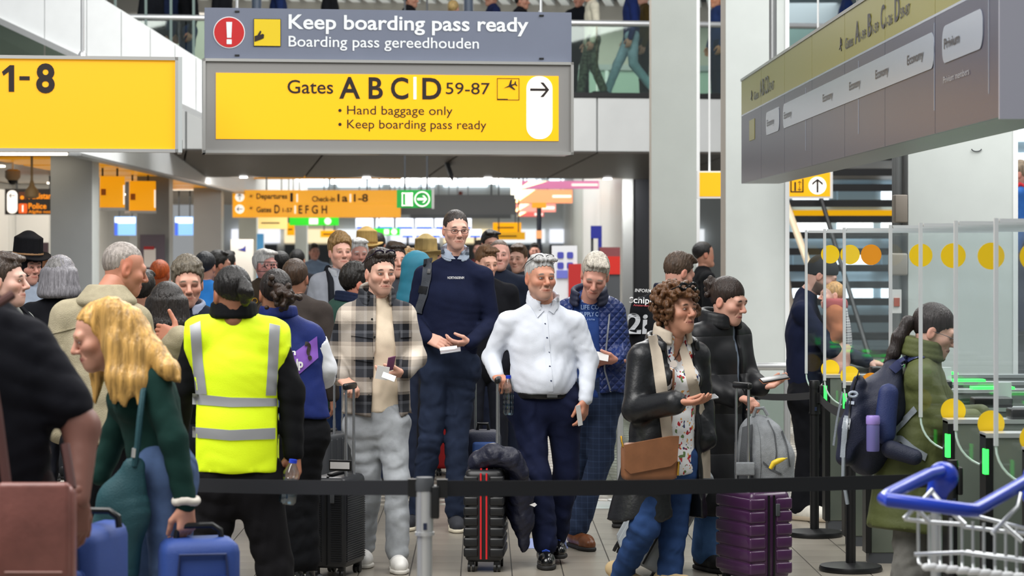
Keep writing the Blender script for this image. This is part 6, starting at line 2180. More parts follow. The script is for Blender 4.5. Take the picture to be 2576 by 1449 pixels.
crowd = [
    ('older white haired man behind the curly blond man', 20.5, 902, 640, 12, '#c08a78', 'short', '#c9c9c7', '#4a4a52', {}),
    ('man with receding dark hair just behind the checked overshirt man', 18.2, 992, 655, 20, '#c29079', 'short', '#2c2420', '#3a3c42', {}),
    ('woman with curly blonde hair behind the tall man', 20, 1022, 670, 30, '#c9967f', 'curly', '#a07c48', '#4c5a64', dict(female=True)),
    ('person in straw hat beside the white haired man', 23, 922, 632, 10, '#b98672', 'crop', '#5a4a3c', '#3d4148', dict(finish=hat('#b99a5e', '#8a6a3c'))),
    ('person in straw hat next to the tall man', 21.5, 1070, 655, 150, '#b98672', 'crop', '#5a4a3c', '#2f3540', dict(finish=hat('#bda46e', '#7a643c'), face=False)),
    ('dark haired person behind the straw hat', 26, 950, 618, 160, '#9a6a50', 'short', '#14110f', '#23252c', dict(face=False)),
    ('man with brown parted hair half hidden by the tall man', 18.6, 1222, 662, 14, '#c9987f', 'short', '#5b4029', '#15161b', dict(hyaw=25, pitch=10)),
    ('balding man in dark navy jacket behind the tall man', 19.6, 1256, 642, 2, '#c79482', 'crop', '#5c4a3e', '#1b2130', dict(rec=.05, fat=1.08)),
    ('dark haired man behind the balding man', 22.5, 1232, 616, 20, '#c29079', 'short', '#1d1714', '#2c3038', {}),
    ('smiling boy with brown fringe behind the balding man', 22, 1305, 652, -20, '#cf9f88', 'short', '#4a3520', '#30343c', dict(smile=1., vol=1.2)),
    ('person with orange hood behind the notice board', 21, 402, 690, 165, '#a85a34', 'back', '#b5521e', '#b8501c', dict(face=False)),
    ('person in black beanie and bright blue jacket', 19.5, 516, 672, 160, '#a8765c', 'back', '#15171d', '#2f78c4', dict(face=False)),
    ('dark haired man next to the blue jacket', 22, 549, 668, 150, '#a8765c', 'short', '#16130f', '#20222a', dict(hyaw=110)),
    ('dark haired man in the crowd by the white totem', 25, 572, 664, 170, '#a8765c', 'short', '#16130f', '#2a2c33', dict(face=False)),
    ('white haired man in brown jacket looking aside', 20.4, 664, 668, 40, '#c78a7c', 'short', '#c7c4bf', '#3b3228', dict(hyaw=60, hbrow='#a8a39c')),
    ('dark haired woman walking away past the white totem', 21, 706, 668, 175, '#9a6a50', 'back', '#12100f', '#5a5556', dict(face=False, female=True)),
    ('person in black walking away in the far hall', 27, 748, 655, 165, '#9a6a50', 'back', '#12100f', '#17181d', dict(face=False)),
    ('person with brown hair behind the steward', 15.5, 742, 700, 170, '#9a6a50', 'back', '#3a2a1e', '#3a3431', dict(face=False)),
    ('distant traveller in dark jacket with dark cap', 29, 1092, 640, 170, '#b98672', 'short', '#1b1c24', '#1d2433', dict(face=False)),
    ('distant traveller in grey behind the green exit sign', 33, 985, 632, 10, '#b98672', 'short', '#3a2c20', '#5a5c62', {}),
    ('distant traveller in maroon top', 36, 1205, 628, -10, '#b98672', 'short', '#2c241e', '#5c2a30', {}),
    ('distant traveller in pale blue shirt', 38, 790, 634, 20, '#b98672', 'short', '#2c241e', '#7f93ad', {}),
    ('distant traveller in black by the amber counter', 40, 1345, 632, 0, '#b98672', 'short', '#1c1a18', '#15171c', {}),
    ('distant traveller in tan coat', 34, 1135, 632, 30, '#b98672', 'wavy', '#4a3520', '#8a765a', {}),
    ('person in dark clothes between the beige jacket and the grey pillar', 14.6, 355, 735, 160, '#a8765c', 'short', '#16130f', '#191b22', dict(face=False)),
    ('person in black standing behind the second column', 24, 1768, 640, 100, '#a8765c', 'back', '#12100f', '#0e0f12', dict(face=False)),
    ('bystander in brown coat at the white wall', 19, 118, 690, 60, '#b5805f', 'short', '#7a4a24', '#5a4632', {}),
]
for i, (lab, d, px, ey, yaw, sk, st_, hc_, tm, kw) in enumerate(crowd):
    simple(lab, d, px, ey, yaw, sk, st_, hc_, tm, ('#1a1c24', '#232a3c', '#2a2c30')[i % 3], hseed=20 + i, **kw)
# ---- people on the upper bridge
zb_ = 4.10
def on_bridge(px, off):
    return br.d(px) + off
for i, (lab, px, off, yaw, h, sk, st_, hc_, tm, bm, kw) in enumerate((
        ('woman in cream blouse and patterned trousers walking along the bridge', 1490, .9, -80, 1.68, '#c29079', 'back', '#c2a878', '#d6d0bc', None, dict(walk=.16, female=True)),
        ('man in black behind the cream blouse on the bridge', 1458, 2.2, -30, 1.72, '#b07a62', 'short', '#14110f', '#14161c', '#14161c', {}),
        ('traveller in navy coat and pale jeans striding along the bridge', 1588, 1.0, -85, 1.8, '#c29079', 'short', '#4a3520', '#1c2a5c', '#9fb6c8', dict(walk=.36)),
        ('traveller in brown jacket at the end of the bridge', 1622, 1.9, -85, 1.75, '#c29079', 'short', '#4a3520', '#4c3d1f', '#24262c', {}),
        ('orange haired traveller glimpsed between the columns on the bridge', 1806, 1.0, -70, 1.62, '#c98a66', 'short', '#a8521e', '#2a3a66', '#1c2440', {}),
        ('traveller in dark blue coat above the gate header', 2130, 1.1, 90, 1.8, '#c29079', 'short', '#2c2420', '#1a2c5a', '#14161c', dict(face=False)),
        ('dark clothed traveller on the bridge beside the first glass post', 382, .9, 60, 1.75, '#a8765c', 'short', '#16130f', '#1a1c22', '#181a20', {}),
        ('traveller with yellow bag strap on the bridge behind the glass', 418, 1.4, -40, 1.75, '#a8765c', 'short', '#16130f', '#2a3556', '#16181e', {}),
        ('traveller in black at the bridge rail above the stair flank', 472, .8, -60, 1.78, '#a8765c', 'short', '#16130f', '#111216', '#2a3a5c', {}),
        ('traveller in black coat on the bridge left of the sign rod', 560, 1.0, 70, 1.8, '#a8765c', 'short', '#16130f', '#15171c', '#15171c', {}),
        ('traveller in blue jeans and dark coat above the red warning disc', 700, 1.2, -80, 1.8, '#a8765c', 'short', '#16130f', '#1d2c58', '#2c3c66', {}),
        ('traveller in dark jacket above the word boarding', 830, 1.0, 80, 1.78, '#a8765c', 'short', '#16130f', '#14151a', '#14151a', {}),
        ('traveller in black hooded coat on the middle of the bridge', 1030, 1.0, 75, 1.55, '#a8765c', 'short', '#16130f', '#121317', '#15171c', {}),
        ('blonde child height traveller on the bridge', 1140, 1.0, 160, 1.42, '#c29079', 'back', '#b89a64', '#4a4640', '#15171c', dict(face=False)),
        ('traveller in navy jacket above the word ready', 1240, 1.2, -75, 1.62, '#a8765c', 'short', '#16130f', '#1a2346', '#15171c', {}),
        ('traveller in black jacket with pale shirt on the bridge', 1310, 1.0, 70, 1.55, '#a8765c', 'short', '#16130f', '#15161b', '#15171c', {}))):
    if bm is None:
        bm = M('leaf_pattern_trousers', '#56584a', .8, var=.85, vscale=22)
    simple(lab, on_bridge(px, off), px, 0, yaw, sk, st_, hc_, tm, bm, z0=zb_, h=h, res=.022, hseed=60 + i, group=None, **kw)
simple('backpacker in blue jacket with red straps riding up beside the white column', 24, 2566, 440, -100, '#b98672', 'short', '#8a7a66', '#2c5a9c', '#1c2440', h=1.72, z0=P(0, 0, 24)[2] * 0 + .95, finish=lambda p: bp_straps(p, '#c0353c'))
# ---------------------------------------------------------------- passport gates
m_cab = M('gate_cabinet_metal', '#6e776e', .3, .5, var=.05)
m_led = M('green_led', '#2fe04a', .4, emit=2.2)
m_gframe = M('gate_glass_frame', '#d9dde0', .3, .3)
m_dot = M('yellow_dot_sticker', '#e8c100', .5)
gate_px = [2033, 2080, 2130, 2248, 2325, 2415, 2518, 2655]
for i, px in enumerate(gate_px):
    d = XG * F / (px - CX)
    nm = ('farthest', 'second farthest', 'third farthest', 'middle', 'ponytail', 'fifth', 'trolley', 'last')[i]
    lab = ('glass divider of the gate beside the father with the baby', 'glass divider in front of the father with the baby', 'glass divider with amber dots next to the grey junction box', 'glass divider right behind the woman in the olive coat', 'glass divider right in front of the woman in the olive coat', 'glass divider whose green lamp shows above the trolley handle', 'glass divider above the trolley basket', 'nearest glass divider beyond the trolley')[i]
    s = thing('gate_glass_divider', lab, 'glass panel', (XG, d + .095, 0), 0, 'glass dividers of the passport gates')
    z0, z1, zc, w = .84, 1.92, 1.0, 1.25
    arc = [(.16 - .16 * math.cos(t), zc - .16 * math.sin(t)) for t in np.linspace(0, math.pi / 2, 9)]
    MB().prism([(0, z1)] + arc + [(w, z0), (w, z1)], -.006, .006).build('glass_pane', m_gate_glass, s)
    boxo('vertical_frame', m_gframe, s, -.008, .008, -.010, .010, zc, z1 + .012)
    boxo('top_frame', m_gframe, s, .014, w, -.012, .012, z1 - .006, z1 + .010)
    MB().tube([(x, 0, z) for x, z in arc] + [(w, 0, z0)], .005, 6).build('curved_edge', M('glass_edge_pale', '#c9dcd4', .2), s)
    for zz in (1.775, 1.03):
        poly(disc(.155, zz, .06), s, m_dot if i != 2 else M('amber_dot_sticker', '#d98a06', .5), -.009, 'dot_sticker', .002)
    boxo('support_bracket', m_gframe, s, .55, .62, -.02, .02, 1.0, 1.12)
    c = thing('gate_cabinet', 'grey green gate cabinet below the ' + lab.replace('glass divider', 'pane').replace('the woman in the olive coat', 'the olive coat').replace('of the gate ', ''), 'gate', (XG + .1, d, 0), 0, 'gate cabinets')
    boxo('body', m_cab, c, .03, 1.7, -.06, .06, .06, .98, .008)
    boxo('front_trim', m_black, c, 0, .03, -.065, .065, .06, .99)
    boxo('plinth', m_dkgrey, c, .02, 1.7, -.055, .055, 0, .06)
    boxo('top_plate', m_steel, c, .0, 1.7, -.07, .07, .98, 1.0)
    boxo('status_lamp', m_led, c, -.006, .004, -.05, -.022, .82, .93)
    boxo('status_lamp', m_led, c, -.006, .012, -.07, -.064, .82, .93)
    boxo('reader_glow', m_led, c, .62, .86, -.05, .05, 1.0, 1.015)
    boxo('reader', m_black, c, .3, .5, -.06, .06, 1.0, 1.05, .01)
    for sd in (-1,):
        MB().prism(rrect(.5, .78, .25, .95, .06), sd * .08 - .004, sd * .08 + .004).build('wing_door', glass_mat('green_tint_glass', '#d6e8d8', .08), c)

# ---------------------------------------------------------------- steel guard rail behind the queue
g = Fr(1470, 17.4)
s = g.place(thing('guard_rail', 'stainless guard rail with glass infill in front of the white column', 'railing'))
zr_ = g.z(922)
MB().tube([(0, 0, zr_), (g.u(1985), 0, zr_)], .028, 12).build('top_rail', m_steel, s)
for px in (1475, 1560, 1760, 1903, 1980):
    MB().cyl((g.u(px), 0), .024, .0, zr_, 12).build('post', m_steel, s)
    MB().lathe([(.09, 0), (.09, .008), (.03, .012)], 20, (g.u(px), 0)).build('base_plate', m_steel, s)
for a, b in ((1480, 1556), (1565, 1756), (1765, 1899), (1908, 1976)):
    boxo('glass_panel', glass_mat('frosted_panel', '#dfe6e2', .18, .15), s, g.u(a), g.u(b), -.006, .006, .1, zr_ - .1)
MB().lathe([(.24, 0), (.24, .006), (.2, .012)], 28, (g.u(1505), -.35)).build('floor_disc', m_steel, s)

# ---------------------------------------------------------------- belt posts and belts
m_belt = M('belt_webbing', '#14161c', .85, bump=.2, bscale=400)
def post(label, px, d, top, mat, head, base=True, r=.032, fat=False):
    g = Fr(px, d)
    s = g.place(thing('belt_post', label, 'barrier post'))
    MB().cyl((0, 0), r * .88, .02, top - .18, 20).build('lower_tube', mat, s)
    MB().cyl((0, 0), r, top - .2, top - .04, 20).build('upper_sleeve', mat, s)
    MB().lathe([(r * 1.12, top - .212), (r * 1.12, top - .2)], 20).build('sleeve_ring', mat, s)
    MB().lathe([(r * 1.06, top - .05), (r * 1.1, top - .02), (r * .95, top)], 20).build('cap', head, s)
    boxo('belt_slot', m_black, s, r * .8, r * 1.7, -.03, .03, top - .15, top - .03, .006)
    boxo('lock_button', M('button_navy', '#1e2740', .4), s, -.004, .010, -r - .004, -r + .01, top - .19, top - .165)
    MB().lathe([(.175, 0), (.178, .012), (.172, .03), (.03, .045)], 36).build('base', head if base else mat, s)
    return s
post('brushed steel belt post in front of the queue', 1068, 8.85, .97, m_steel, m_dkgrey)
post('black belt post beside the father with the baby', 2049, 15.25, .98, m_black, m_black)
post('black belt post behind the hiking backpack', 2140, 13.6, .95, m_black, m_black)
post('black belt post beside the trolley handle', 2396, 10.5, .89, m_black, m_black, r=.024)
def belt(label, pts, hgt, sag=0.):
    a = np.array(pts[0])
    s = thing('barrier_belt', label, 'belt', tuple(a))
    v, f = [], []
    P_ = []
    for p0, p1 in zip(pts[:-1], pts[1:]):
        for t in np.linspace(0, 1, 13):
            q = lerp(np.array(p0), np.array(p1), t)
            q[2] -= sag * 4 * t * (1 - t)
            P_.append(q - a)
    n = len(P_)
    v = [q for q in P_] + [q + V3(0, 0, -hgt) for q in P_] + [q + V3(0, .003, 0) for q in P_] + [q + V3(0, .003, -hgt) for q in P_]
    for i in range(n - 1):
        f += [(i, n + i, n + i + 1, i + 1), (2 * n + i, 2 * n + i + 1, 3 * n + i + 1, 3 * n + i), (i, i + 1, 2 * n + i + 1, 2 * n + i), (n + i, 3 * n + i, 3 * n + i + 1, n + i + 1)]
    MB().add(v, f).build('webbing', m_belt, s)
    boxo('end_clip', m_black, s, -.02, .02, -.012, .014, -hgt - .005, .005)
    return s
belt('black belt running from the steel post toward the blonde woman', [P(1040, 1208, 8.85), P(470, 1203, 9.9)], .055, .004)
belt('black belt running from the steel post to the gates', [P(1112, 1209, 8.85), P(2388, 1190, 10.45)], .058, .01)
belt('short black belt between the guard rail and the far black post', [P(1905, 988, 17.1), P(2042, 986, 15.25)], .045, .01)
belt('slack black belt beside the father', [P(2062, 990, 15.2), P(2125, 1028, 13.65)], .055, .02)

# ---------------------------------------------------------------- luggage
m_blkcase = M('black_ribbed_shell', '#17191e', .38)
m_wheel = M('wheel_rubber', '#0c0c0e', .5)
m_rod = M('telescopic_rod', '#b9bcc0', .25, .9)
def suitcase(label, px, py, d, rz, T, W, H, mat, zipm, style, grip, n=9, tilt=None, wheels=True, lift=0., rodsx=.0, grip_m=None):
    """stands on four castors; T thickness along x, W width along y"""
    b = P(px, py, d)
    s = thing('suitcase', label, 'suitcase', (b[0], b[1], lift), math.radians(rz))
    if tilt:
        s.rotation_euler = (tilt[0], tilt[1], math.radians(rz))
    w0 = .055 if wheels else .012
    boxo('shell', mat, s, -T / 2, T / 2, -W / 2, W / 2, w0, w0 + H, .035)
    if style == 'flute':
        mb = MB()
        k = int(H / .0125)
        for i in range(3, k - 3):
            z = w0 + H * i / k
            for x0, x1 in ((-T / 2 + .02, -.028), (.028, T / 2 - .02)):
                mb.box(x0, x1, -W / 2 - .004, W / 2 + .004, z, z + .006)
            mb.box(-T / 2 - .004, T / 2 + .004, -W / 2 + .03, W / 2 - .03, z, z + .006)
        o = mb.build('fluting', mat, s)
        o['kind'] = 'stuff'
    elif style == 'pads':
        for i in range(n):
            z = w0 + .03 + (H - .06) * i / n
            hh = (H - .06) / n - .006
            boxo('rib', mat, s, -T / 2 - .006, -.03, -W / 2 - .006, W / 2 + .006, z, z + hh, .012)
            boxo('rib', mat, s, .03, T / 2 + .006, -W / 2 - .006, W / 2 + .006, z, z + hh, .012)
    elif style == 'vribs':
        for i in range(n):
            y = -W / 2 + .04 + (W - .08) * i / (n - 1)
            boxo('rib', mat, s, -T / 2 - .004, T / 2 + .004, y - .008, y + .008, w0 + .03, w0 + H - .03, .004)
    zx = (-.016, .016) if style == 'pads' else (0,)
    for x in zx:
        for sd in (-1, 1):
            boxo('zip', zipm, s, x - .005, x + .005, sd * (W / 2 + .004) - .004, sd * (W / 2 + .004) + .004, w0 + .02, w0 + H - .02)
        boxo('zip', zipm, s, x - .005, x + .005, -W / 2 + .02, W / 2 - .02, w0 + H - .004, w0 + H + .004)
    if wheels:
        for sx in (-1, 1):
            for sy in (-1, 1):
                cx_, cy_ = sx * (T / 2 - .035), sy * (W / 2 - .045)
                q = boxo('castor', m_black, s, cx_ - .018, cx_ + .018, cy_ - .02, cy_ + .02, .03, w0 + .01, .006)
                for o_ in (-.012, .012):
                    MB().cyl((cy_ - .01, .024), .024, cx_ + o_ - .007, cx_ + o_ + .007, 14, 'x').build('wheel', m_wheel, q)
    boxo('lock', m_dkgrey, s, .025, .05, -W / 2 - .012, -W / 2, w0 + H * .72, w0 + H * .86, .004)
    boxo('side_handle', m_black, s, -.018, .018, -W / 2 + .06, W / 2 - .06, w0 + H + .004, w0 + H + .02, .008)
    if grip:
        hx = T / 2 - .03 if rodsx == 0 else rodsx
        hy = .065
        for sy in (-1, 1):
            MB().tube([(hx, sy * hy, w0 + H - .02), (hx, sy * hy, grip - .32)], .0095, 10).tube([(hx, sy * hy, grip - .33), (hx, sy * hy, grip - .02)], .0075, 10).build('telescopic_rod', m_rod, s)
        boxo('grip', grip_m or m_black, s, hx - .016, hx + .016, -hy - .022, hy + .022, grip - .03, grip + .006, .012)
    return s
suitcase('ribbed black cabin suitcase with tag, pulled by the checked overshirt man', 848, 1432, 13.42, -16, .22, .36, .50, m_blkcase, m_black, 'flute', 1.06, rodsx=.075)
o = bpy.data.objects['suitcase']
boxo('luggage_tag', m_black, o, .04, .17, -.25, -.235, .6, .66, .004)
boxo('tag_paper', M('paper_white'), o, .05, .16, -.255, -.25, .612, .648)
suitcase('black padded suitcase with red zips standing beside the white shirt man', 1222, 1436, 13.68, -4, .215, .34, .52, M('black_pad_shell', '#121316', .42), M('red_zip', '#c81820', .5), 'pads', 1.08, 8, rodsx=.07)
suitcase('dark grey suitcase with bare metal handle behind the ribbed one', 818, 1300, 15.2, -20, .24, .42, .60, M('charcoal_shell', '#2a2c30', .45), m_black, 'vribs', 1.06, 5)
suitcase('red suitcase far back between the tall man legs', 1122, 1180, 19.5, 10, .24, .4, .52, M('red_shell', '#a8161c', .4), m_black, 'vribs', None, 5)
suitcase('purple hard shell suitcase under the grey backpack', 1896, 1470, 12.95, 24, .25, .36, .47, M('aubergine_shell', '#46264a', .3, coat=.3), m_black, 'pads', 1.09, 6, rodsx=-.07)
suitcase('pale grey suitcase tilted behind the curly haired woman', 1592, 1462, 13.3, 62, .26, .44, .62, M('silver_grey_shell', '#9ba1a6', .4), m_black, 'vribs', None, 4, tilt=(0, 0, 0))
o = [q for q in bpy.data.objects if q.get('label', '').startswith('pale grey suitcase')][0]
o.rotation_euler = (math.radians(6), math.radians(28), math.radians(4))
o.location.z = .06
m_bluecase = M('blue_nylon', '#1f3f86', .6, bump=.3, bscale=300, var=.08)
def softcase(label, px, ytop, d, wd, dp, hgt, rz, mat):
    b = P(px, ytop, d)
    s = thing('suitcase', label, 'suitcase', (b[0], b[1], b[2] - hgt), math.radians(rz))
    boxo('body', mat, s, -wd / 2, wd / 2, -dp / 2, dp / 2, .01, hgt, .05)
    boxo('front_pocket', mat, s, -wd / 2 + .04, wd / 2 - .03, -dp / 2 - .03, -dp / 2 + .02, .05, hgt * .72, .03)
    MB().tube([(-wd / 2 + .05, -dp / 2 - .005, hgt * .6), (-wd / 2 + .06, -dp / 2 - .008, hgt - .05), (wd / 2 - .06, -dp / 2 - .008, hgt - .05), (wd / 2 - .05, -dp / 2 - .005, hgt * .6)], .006, 6).build('piping', M('piping_navy', '#182a58', .6), s)
    MB().tube([(-.085, 0, hgt - .01), (-.08, 0, hgt + .025), (-.05, 0, hgt + .045), (.05, 0, hgt + .045), (.08, 0, hgt + .025), (.085, 0, hgt - .01)], .012, 8).build('carry_handle', m_black, s)
    boxo('badge', M('badge_silver', '#c9ccd0', .3, .5), s, wd / 2 - .11, wd / 2 - .05, -dp / 2 - .036, -dp / 2 - .028, hgt * .52, hgt * .58, .003)
    for sx in (-1, 1):
        MB().cyl((0, .02), .02, sx * (wd / 2 - .06) - .012, sx * (wd / 2 - .06) + .012, 12, 'x').build('wheel', m_wheel, s)
    return s
softcase('blue soft suitcase lifted by its black handle by the blonde woman', 500, 1352, 9.0, .29, .22, .46, 14, m_bluecase)
softcase('blue soft suitcase behind the brown leather bag', 240, 1318, 8.2, .13, .36, .46, -12, m_bluecase)

def blob(name, S_, mat, parent, base, smooth=True):
    v, q = S_.mesh()
    return link(name, np_mesh(name, v - base, q), mat, parent)
# brown leather shoulder bag at the picture edge
b = P(100, 1449, 7.42)
m_lea = M('brown_pink_leather', '#7d4e47', .35, var=.18, vscale=9, bump=.12, bscale=60)
s = thing('shoulder_bag', 'worn brown leather shoulder bag hanging by the black t-shirt', 'bag', tuple(b))
boxo('body', m_lea, s, -.115, .11, -.05, .05, -.05, .285, .03)
boxo('flap', m_lea, s, -.12, .10, -.062, -.03, .0, .292, .015)
MB().tube([(-.1, 0, .27), (-.14, .05, .5), (-.2, .1, .8), (-.12, .18, .86)], .016, 8).tube([(.1, 0, .27), (.07, .05, .4)], .014, 8).build('strap', M('strap_leather', '#4a2a26', .45), s)
MB().tube([(-.095, -.064, .02), (.08, -.064, .02)], .003, 6).build('stitching', M('stitch_tan', '#a8827a', .6), s)
# teal shoulder bag of the blonde woman
b = P(285, 1449, 9.05)
m_teal = M('teal_nylon', '#12424a', .65, bump=.3, bscale=200, var=.12)
s = thing('teal_bag', 'dark teal nylon shoulder bag hanging behind the blonde hair', 'bag', tuple(b))
S_ = Sdf(.011)
S_.chain([P(338, 1175, 8.98), P(305, 1260, 9.0), P(270, 1420, 9.03), P(265, 1500, 9.03)], [.03, .08, .10, .09], q=.6, n=(0, 1, 0), k=.04)
S_.chain([P(335, 1180, 8.98), P(335, 1300, 8.98), P(300, 1440, 9.0)], [.02, .045, .06], q=.6, n=(0, 1, 0), k=.05)
S_.folds(.008, 1.2, 5)
blob('pouch', S_, m_teal, s, b)
MB().tube([P(338, 1172, 8.96) - b, P(346, 1120, 8.95) - b, P(352, 1050, 8.95) - b, P(360, 985, 8.97) - b, P(375, 945, 9.05) - b], .012, 8).build('strap', m_teal, s)
MB().tube([P(336, 1150, 8.95) - b, P(338, 1128, 8.945) - b], .009, 8).build('buckle', m_steel, s)
# tan handbag of the curly haired woman
b = P(1632, 1205, 12.55)
m_hb = _mats['bag_leather']
s = thing('handbag', 'tan leather handbag with gold chain ends on the black raincoat', 'bag', tuple(b), math.radians(14))
boxo('body', m_hb, s, -.145, .15, -.05, .05, -.005, .19, .03)
MB().prism([(-.15, .185), (-.148, .06), (-.12, .035), (.10, .07), (.135, .1), (.145, .225), (.1, .225)], -.065, -.04).build('flap', m_hb, s)
MB().tube([(-.145, -.02, .17), (-.15, -.01, .2), (-.15, .0, .225)], .006, 6).build('chain', M('gold', '#c79a3a', .25, .9), s)
MB().tube([(.14, -.055, .02), (.15, -.04, .09)], .006, 6).build('chain', M('gold', '#c79a3a', .25, .9), s)
# teal travel backpack of the tall man (behind the shoulder) with its grey strap
b = P(1050, 780, 15.85)
s = thing('backpack', 'teal backpack with wide grey shoulder strap on the tall man', 'backpack', tuple(b))
S_ = Sdf(.013)
S_.chain([P(1048, 668, 15.95), P(1050, 760, 15.98), P(1070, 840, 15.98)], [.10, .13, .12], q=.8, n=(0, 1, 0), k=.05)
S_.folds(.007, 1, 2)
blob('pack', S_, M('teal_pack_cloth', '#1d6f86', .7, var=.1), s, b)
def late(p, parent, base, *a, **k):
    p.patch(*a, **k)
    nm, mb, mat, lab = p.parts.pop()
    mb.v = [tuple(np.array(q) + p.base - base) for q in mb.v]
    return mb.build(nm, mat, parent)
late(TALL, s, b, 'shoulder_strap', M('strap_grey', '#3f434b', .8, bump=.4, bscale=200), [(1066, 652), (1062, 700), (1054, 745), (1041, 785)], [(1088, 648), (1085, 700), (1076, 745), (1060, 790)], 'sweater', 22, 4, .012, .014)
late(TALL, s, b, 'strap_patch', m_black, [(1076, 678), (1074, 688)], [(1084, 678), (1083, 688)], 'sweater', 4, 3, .02, .01)
late(TALL, s, b, 'buckle', M('buckle_dark', '#15171b', .4), [(1056, 718), (1052, 735)], [(1078, 722), (1074, 740)], 'sweater', 4, 4, .02, .012)
# navy hiking backpack
class Surf(Person):
    def __init__(s, d, base, meshes):
        s.d, s.base, s.meshes, s.parts = d, np.array(base, float), meshes, []
    def put(s, parent):
        for nm, mb, mat, lab in s.parts:
            mb.build(nm, mat, parent)
        s.parts = []
b = P(2200, 1180, 11.95)
s = thing('backpack', 'large navy hiking backpack with grey straps on the woman in the olive coat', 'backpack', tuple(b))
m_npk = M('navy_pack_nylon', '#131a33', .6, bump=.3, bscale=200, var=.12)
S_ = Sdf(.012)
S_.chain([P(2245, 930, 11.95), P(2215, 1010, 11.95), P(2185, 1100, 11.95), P(2178, 1150, 11.95)], [.05, .12, .125, .09], q=1.25, n=(0, 1, 0), k=.05)
S_.chain([P(2160, 960, 11.85), P(2140, 1080, 11.85), P(2125, 1150, 11.85)], [.03, .05, .045], q=1.6, n=(0, 1, 0), k=.05)
S_.folds(.008, 1.1, 4)
mp = S_.mesh()
link('main_pack', np_mesh('main_pack', mp[0] - b, mp[1]), m_npk, s)
S_ = Sdf(.011)
S_.chain([P(2235, 990, 11.78), P(2225, 1090, 11.77)], [.05, .055], q=.7, n=(0, 1, 0), k=.03)
blob('side_pocket', S_, M('navy_pack_light', '#1b2a5c', .6, bump=.2, bscale=200), s, b)
m_gs = M('strap_pale_grey', '#8b939c', .7, bump=.3, bscale=250)
sf = Surf(12.0, b, {'pack': mp, 'parka': HIKER.meshes['parka']})
for nm, mt_, A, B in (('shoulder_strap', M('strap_navy', '#1a2450', .7), [(2236, 925), (2262, 902), (2300, 886), (2322, 884)], [(2252, 940), (2275, 918), (2305, 902), (2326, 902)]),
                      ('strap_webbing', m_gs, [(2262, 915), (2285, 901), (2312, 892)], [(2266, 922), (2288, 909), (2314, 900)]),
                      ('compression_strap', m_gs, [(2126, 1046), (2120, 1085), (2115, 1150)], [(2137, 1048), (2131, 1088), (2126, 1152)]),
                      ('compression_strap', m_gs, [(2222, 1106), (2262, 1062), (2300, 1022)], [(2232, 1118), (2272, 1074), (2308, 1034)]),
                      ('hip_belt', m_gs, [(2236, 1096), (2270, 1096), (2300, 1122), (2332, 1142)], [(2240, 1112), (2268, 1112), (2292, 1136), (2326, 1160)]),
                      ('piping', m_gs, [(2117, 985), (2102, 1060), (2094, 1120)], [(2121, 987), (2107, 1062), (2099, 1122)]),
                      ('buckle', M('buckle_pale', '#b9bec4', .4), [(2124, 1052), (2120, 1078)], [(2140, 1054), (2136, 1080)]),
                      ('logo_bar', M('logo_pale', '#aab4c4', .5), [(2129, 1008), (2128, 1016)], [(2150, 1010), (2149, 1018)]),
                      ('zip', m_black, [(2160, 930), (2140, 1000), (2130, 1100)], [(2163, 931), (2143, 1001), (2133, 1101)])):
    sf.patch(nm, mt_, A, B, ['pack', 'parka'], 16, 3, .010, .008)
sf.put(s)
MB().tube([P(2122, 1150, 11.72) - b, P(2121, 1200, 11.72) - b, P(2132, 1268, 11.74) - b], .009, 6).build('hanging_strap', m_gs, s)
S_ = Sdf(.011)
S_.chain([P(2240, 1130, 11.75), P(2300, 1150, 11.72)], [.045, .04], k=.03)
blob('hip_pad', S_, m_npk, s, b)
MB().tube([P(2146, 992, 11.66) - b + V3(.02 * math.cos(t), 0, .012 * math.sin(t)) for t in np.linspace(0, 6.28, 12)[:-1]], .006, 6, closed=True).build('logo_ring', M('logo_pale', '#aab4c4', .5), s)
b2 = P(2196, 1135, 11.70)
t = thing('drink_flask', 'lilac drink flask in the side pocket of the hiking backpack', 'bottle', tuple(b2))
MB().lathe([(.03, 0), (.032, .01), (.032, .12), (.03, .13)], 20).build('flask', M('flask_lilac', '#6f6aa6', .35, .2), t)
MB().lathe([(.032, .13), (.034, .135), (.034, .165), (.03, .172)], 20).build('lid', M('flask_lid', '#9a84cf', .4), t)
# grey backpack strapped on the purple suitcase
b = P(1925, 1252, 12.95)
s = thing('backpack', 'light grey school backpack standing on the purple suitcase', 'backpack', tuple(b))
m_gpk = M('grey_melange_canvas', '#8b8f93', .85, bump=.5, bscale=300, var=.12, vscale=40)
S_ = Sdf(.010)
S_.chain([P(1908, 1092, 12.98), P(1918, 1140, 12.98), P(1922, 1205, 12.98)], [.105, .125, .130], q=.85, n=(0, 1, 0), k=.05)
S_.chain([P(1945, 1090, 12.93), P(1962, 1150, 12.93), P(1965, 1205, 12.93)], [.05, .07, .07], q=.9, n=(0, 1, 0), k=.04)
S_.hem(b[2] + .0)
S_.folds(.004, 1, 3)
mg = S_.mesh()
link('main_pack', np_mesh('main_pack', mg[0] - b, mg[1]), m_gpk, s)
sg = Surf(12.95, b, {'pack': mg})
m_gd = M('grey_canvas_dark', '#55585c', .9, bump=.4, bscale=250)
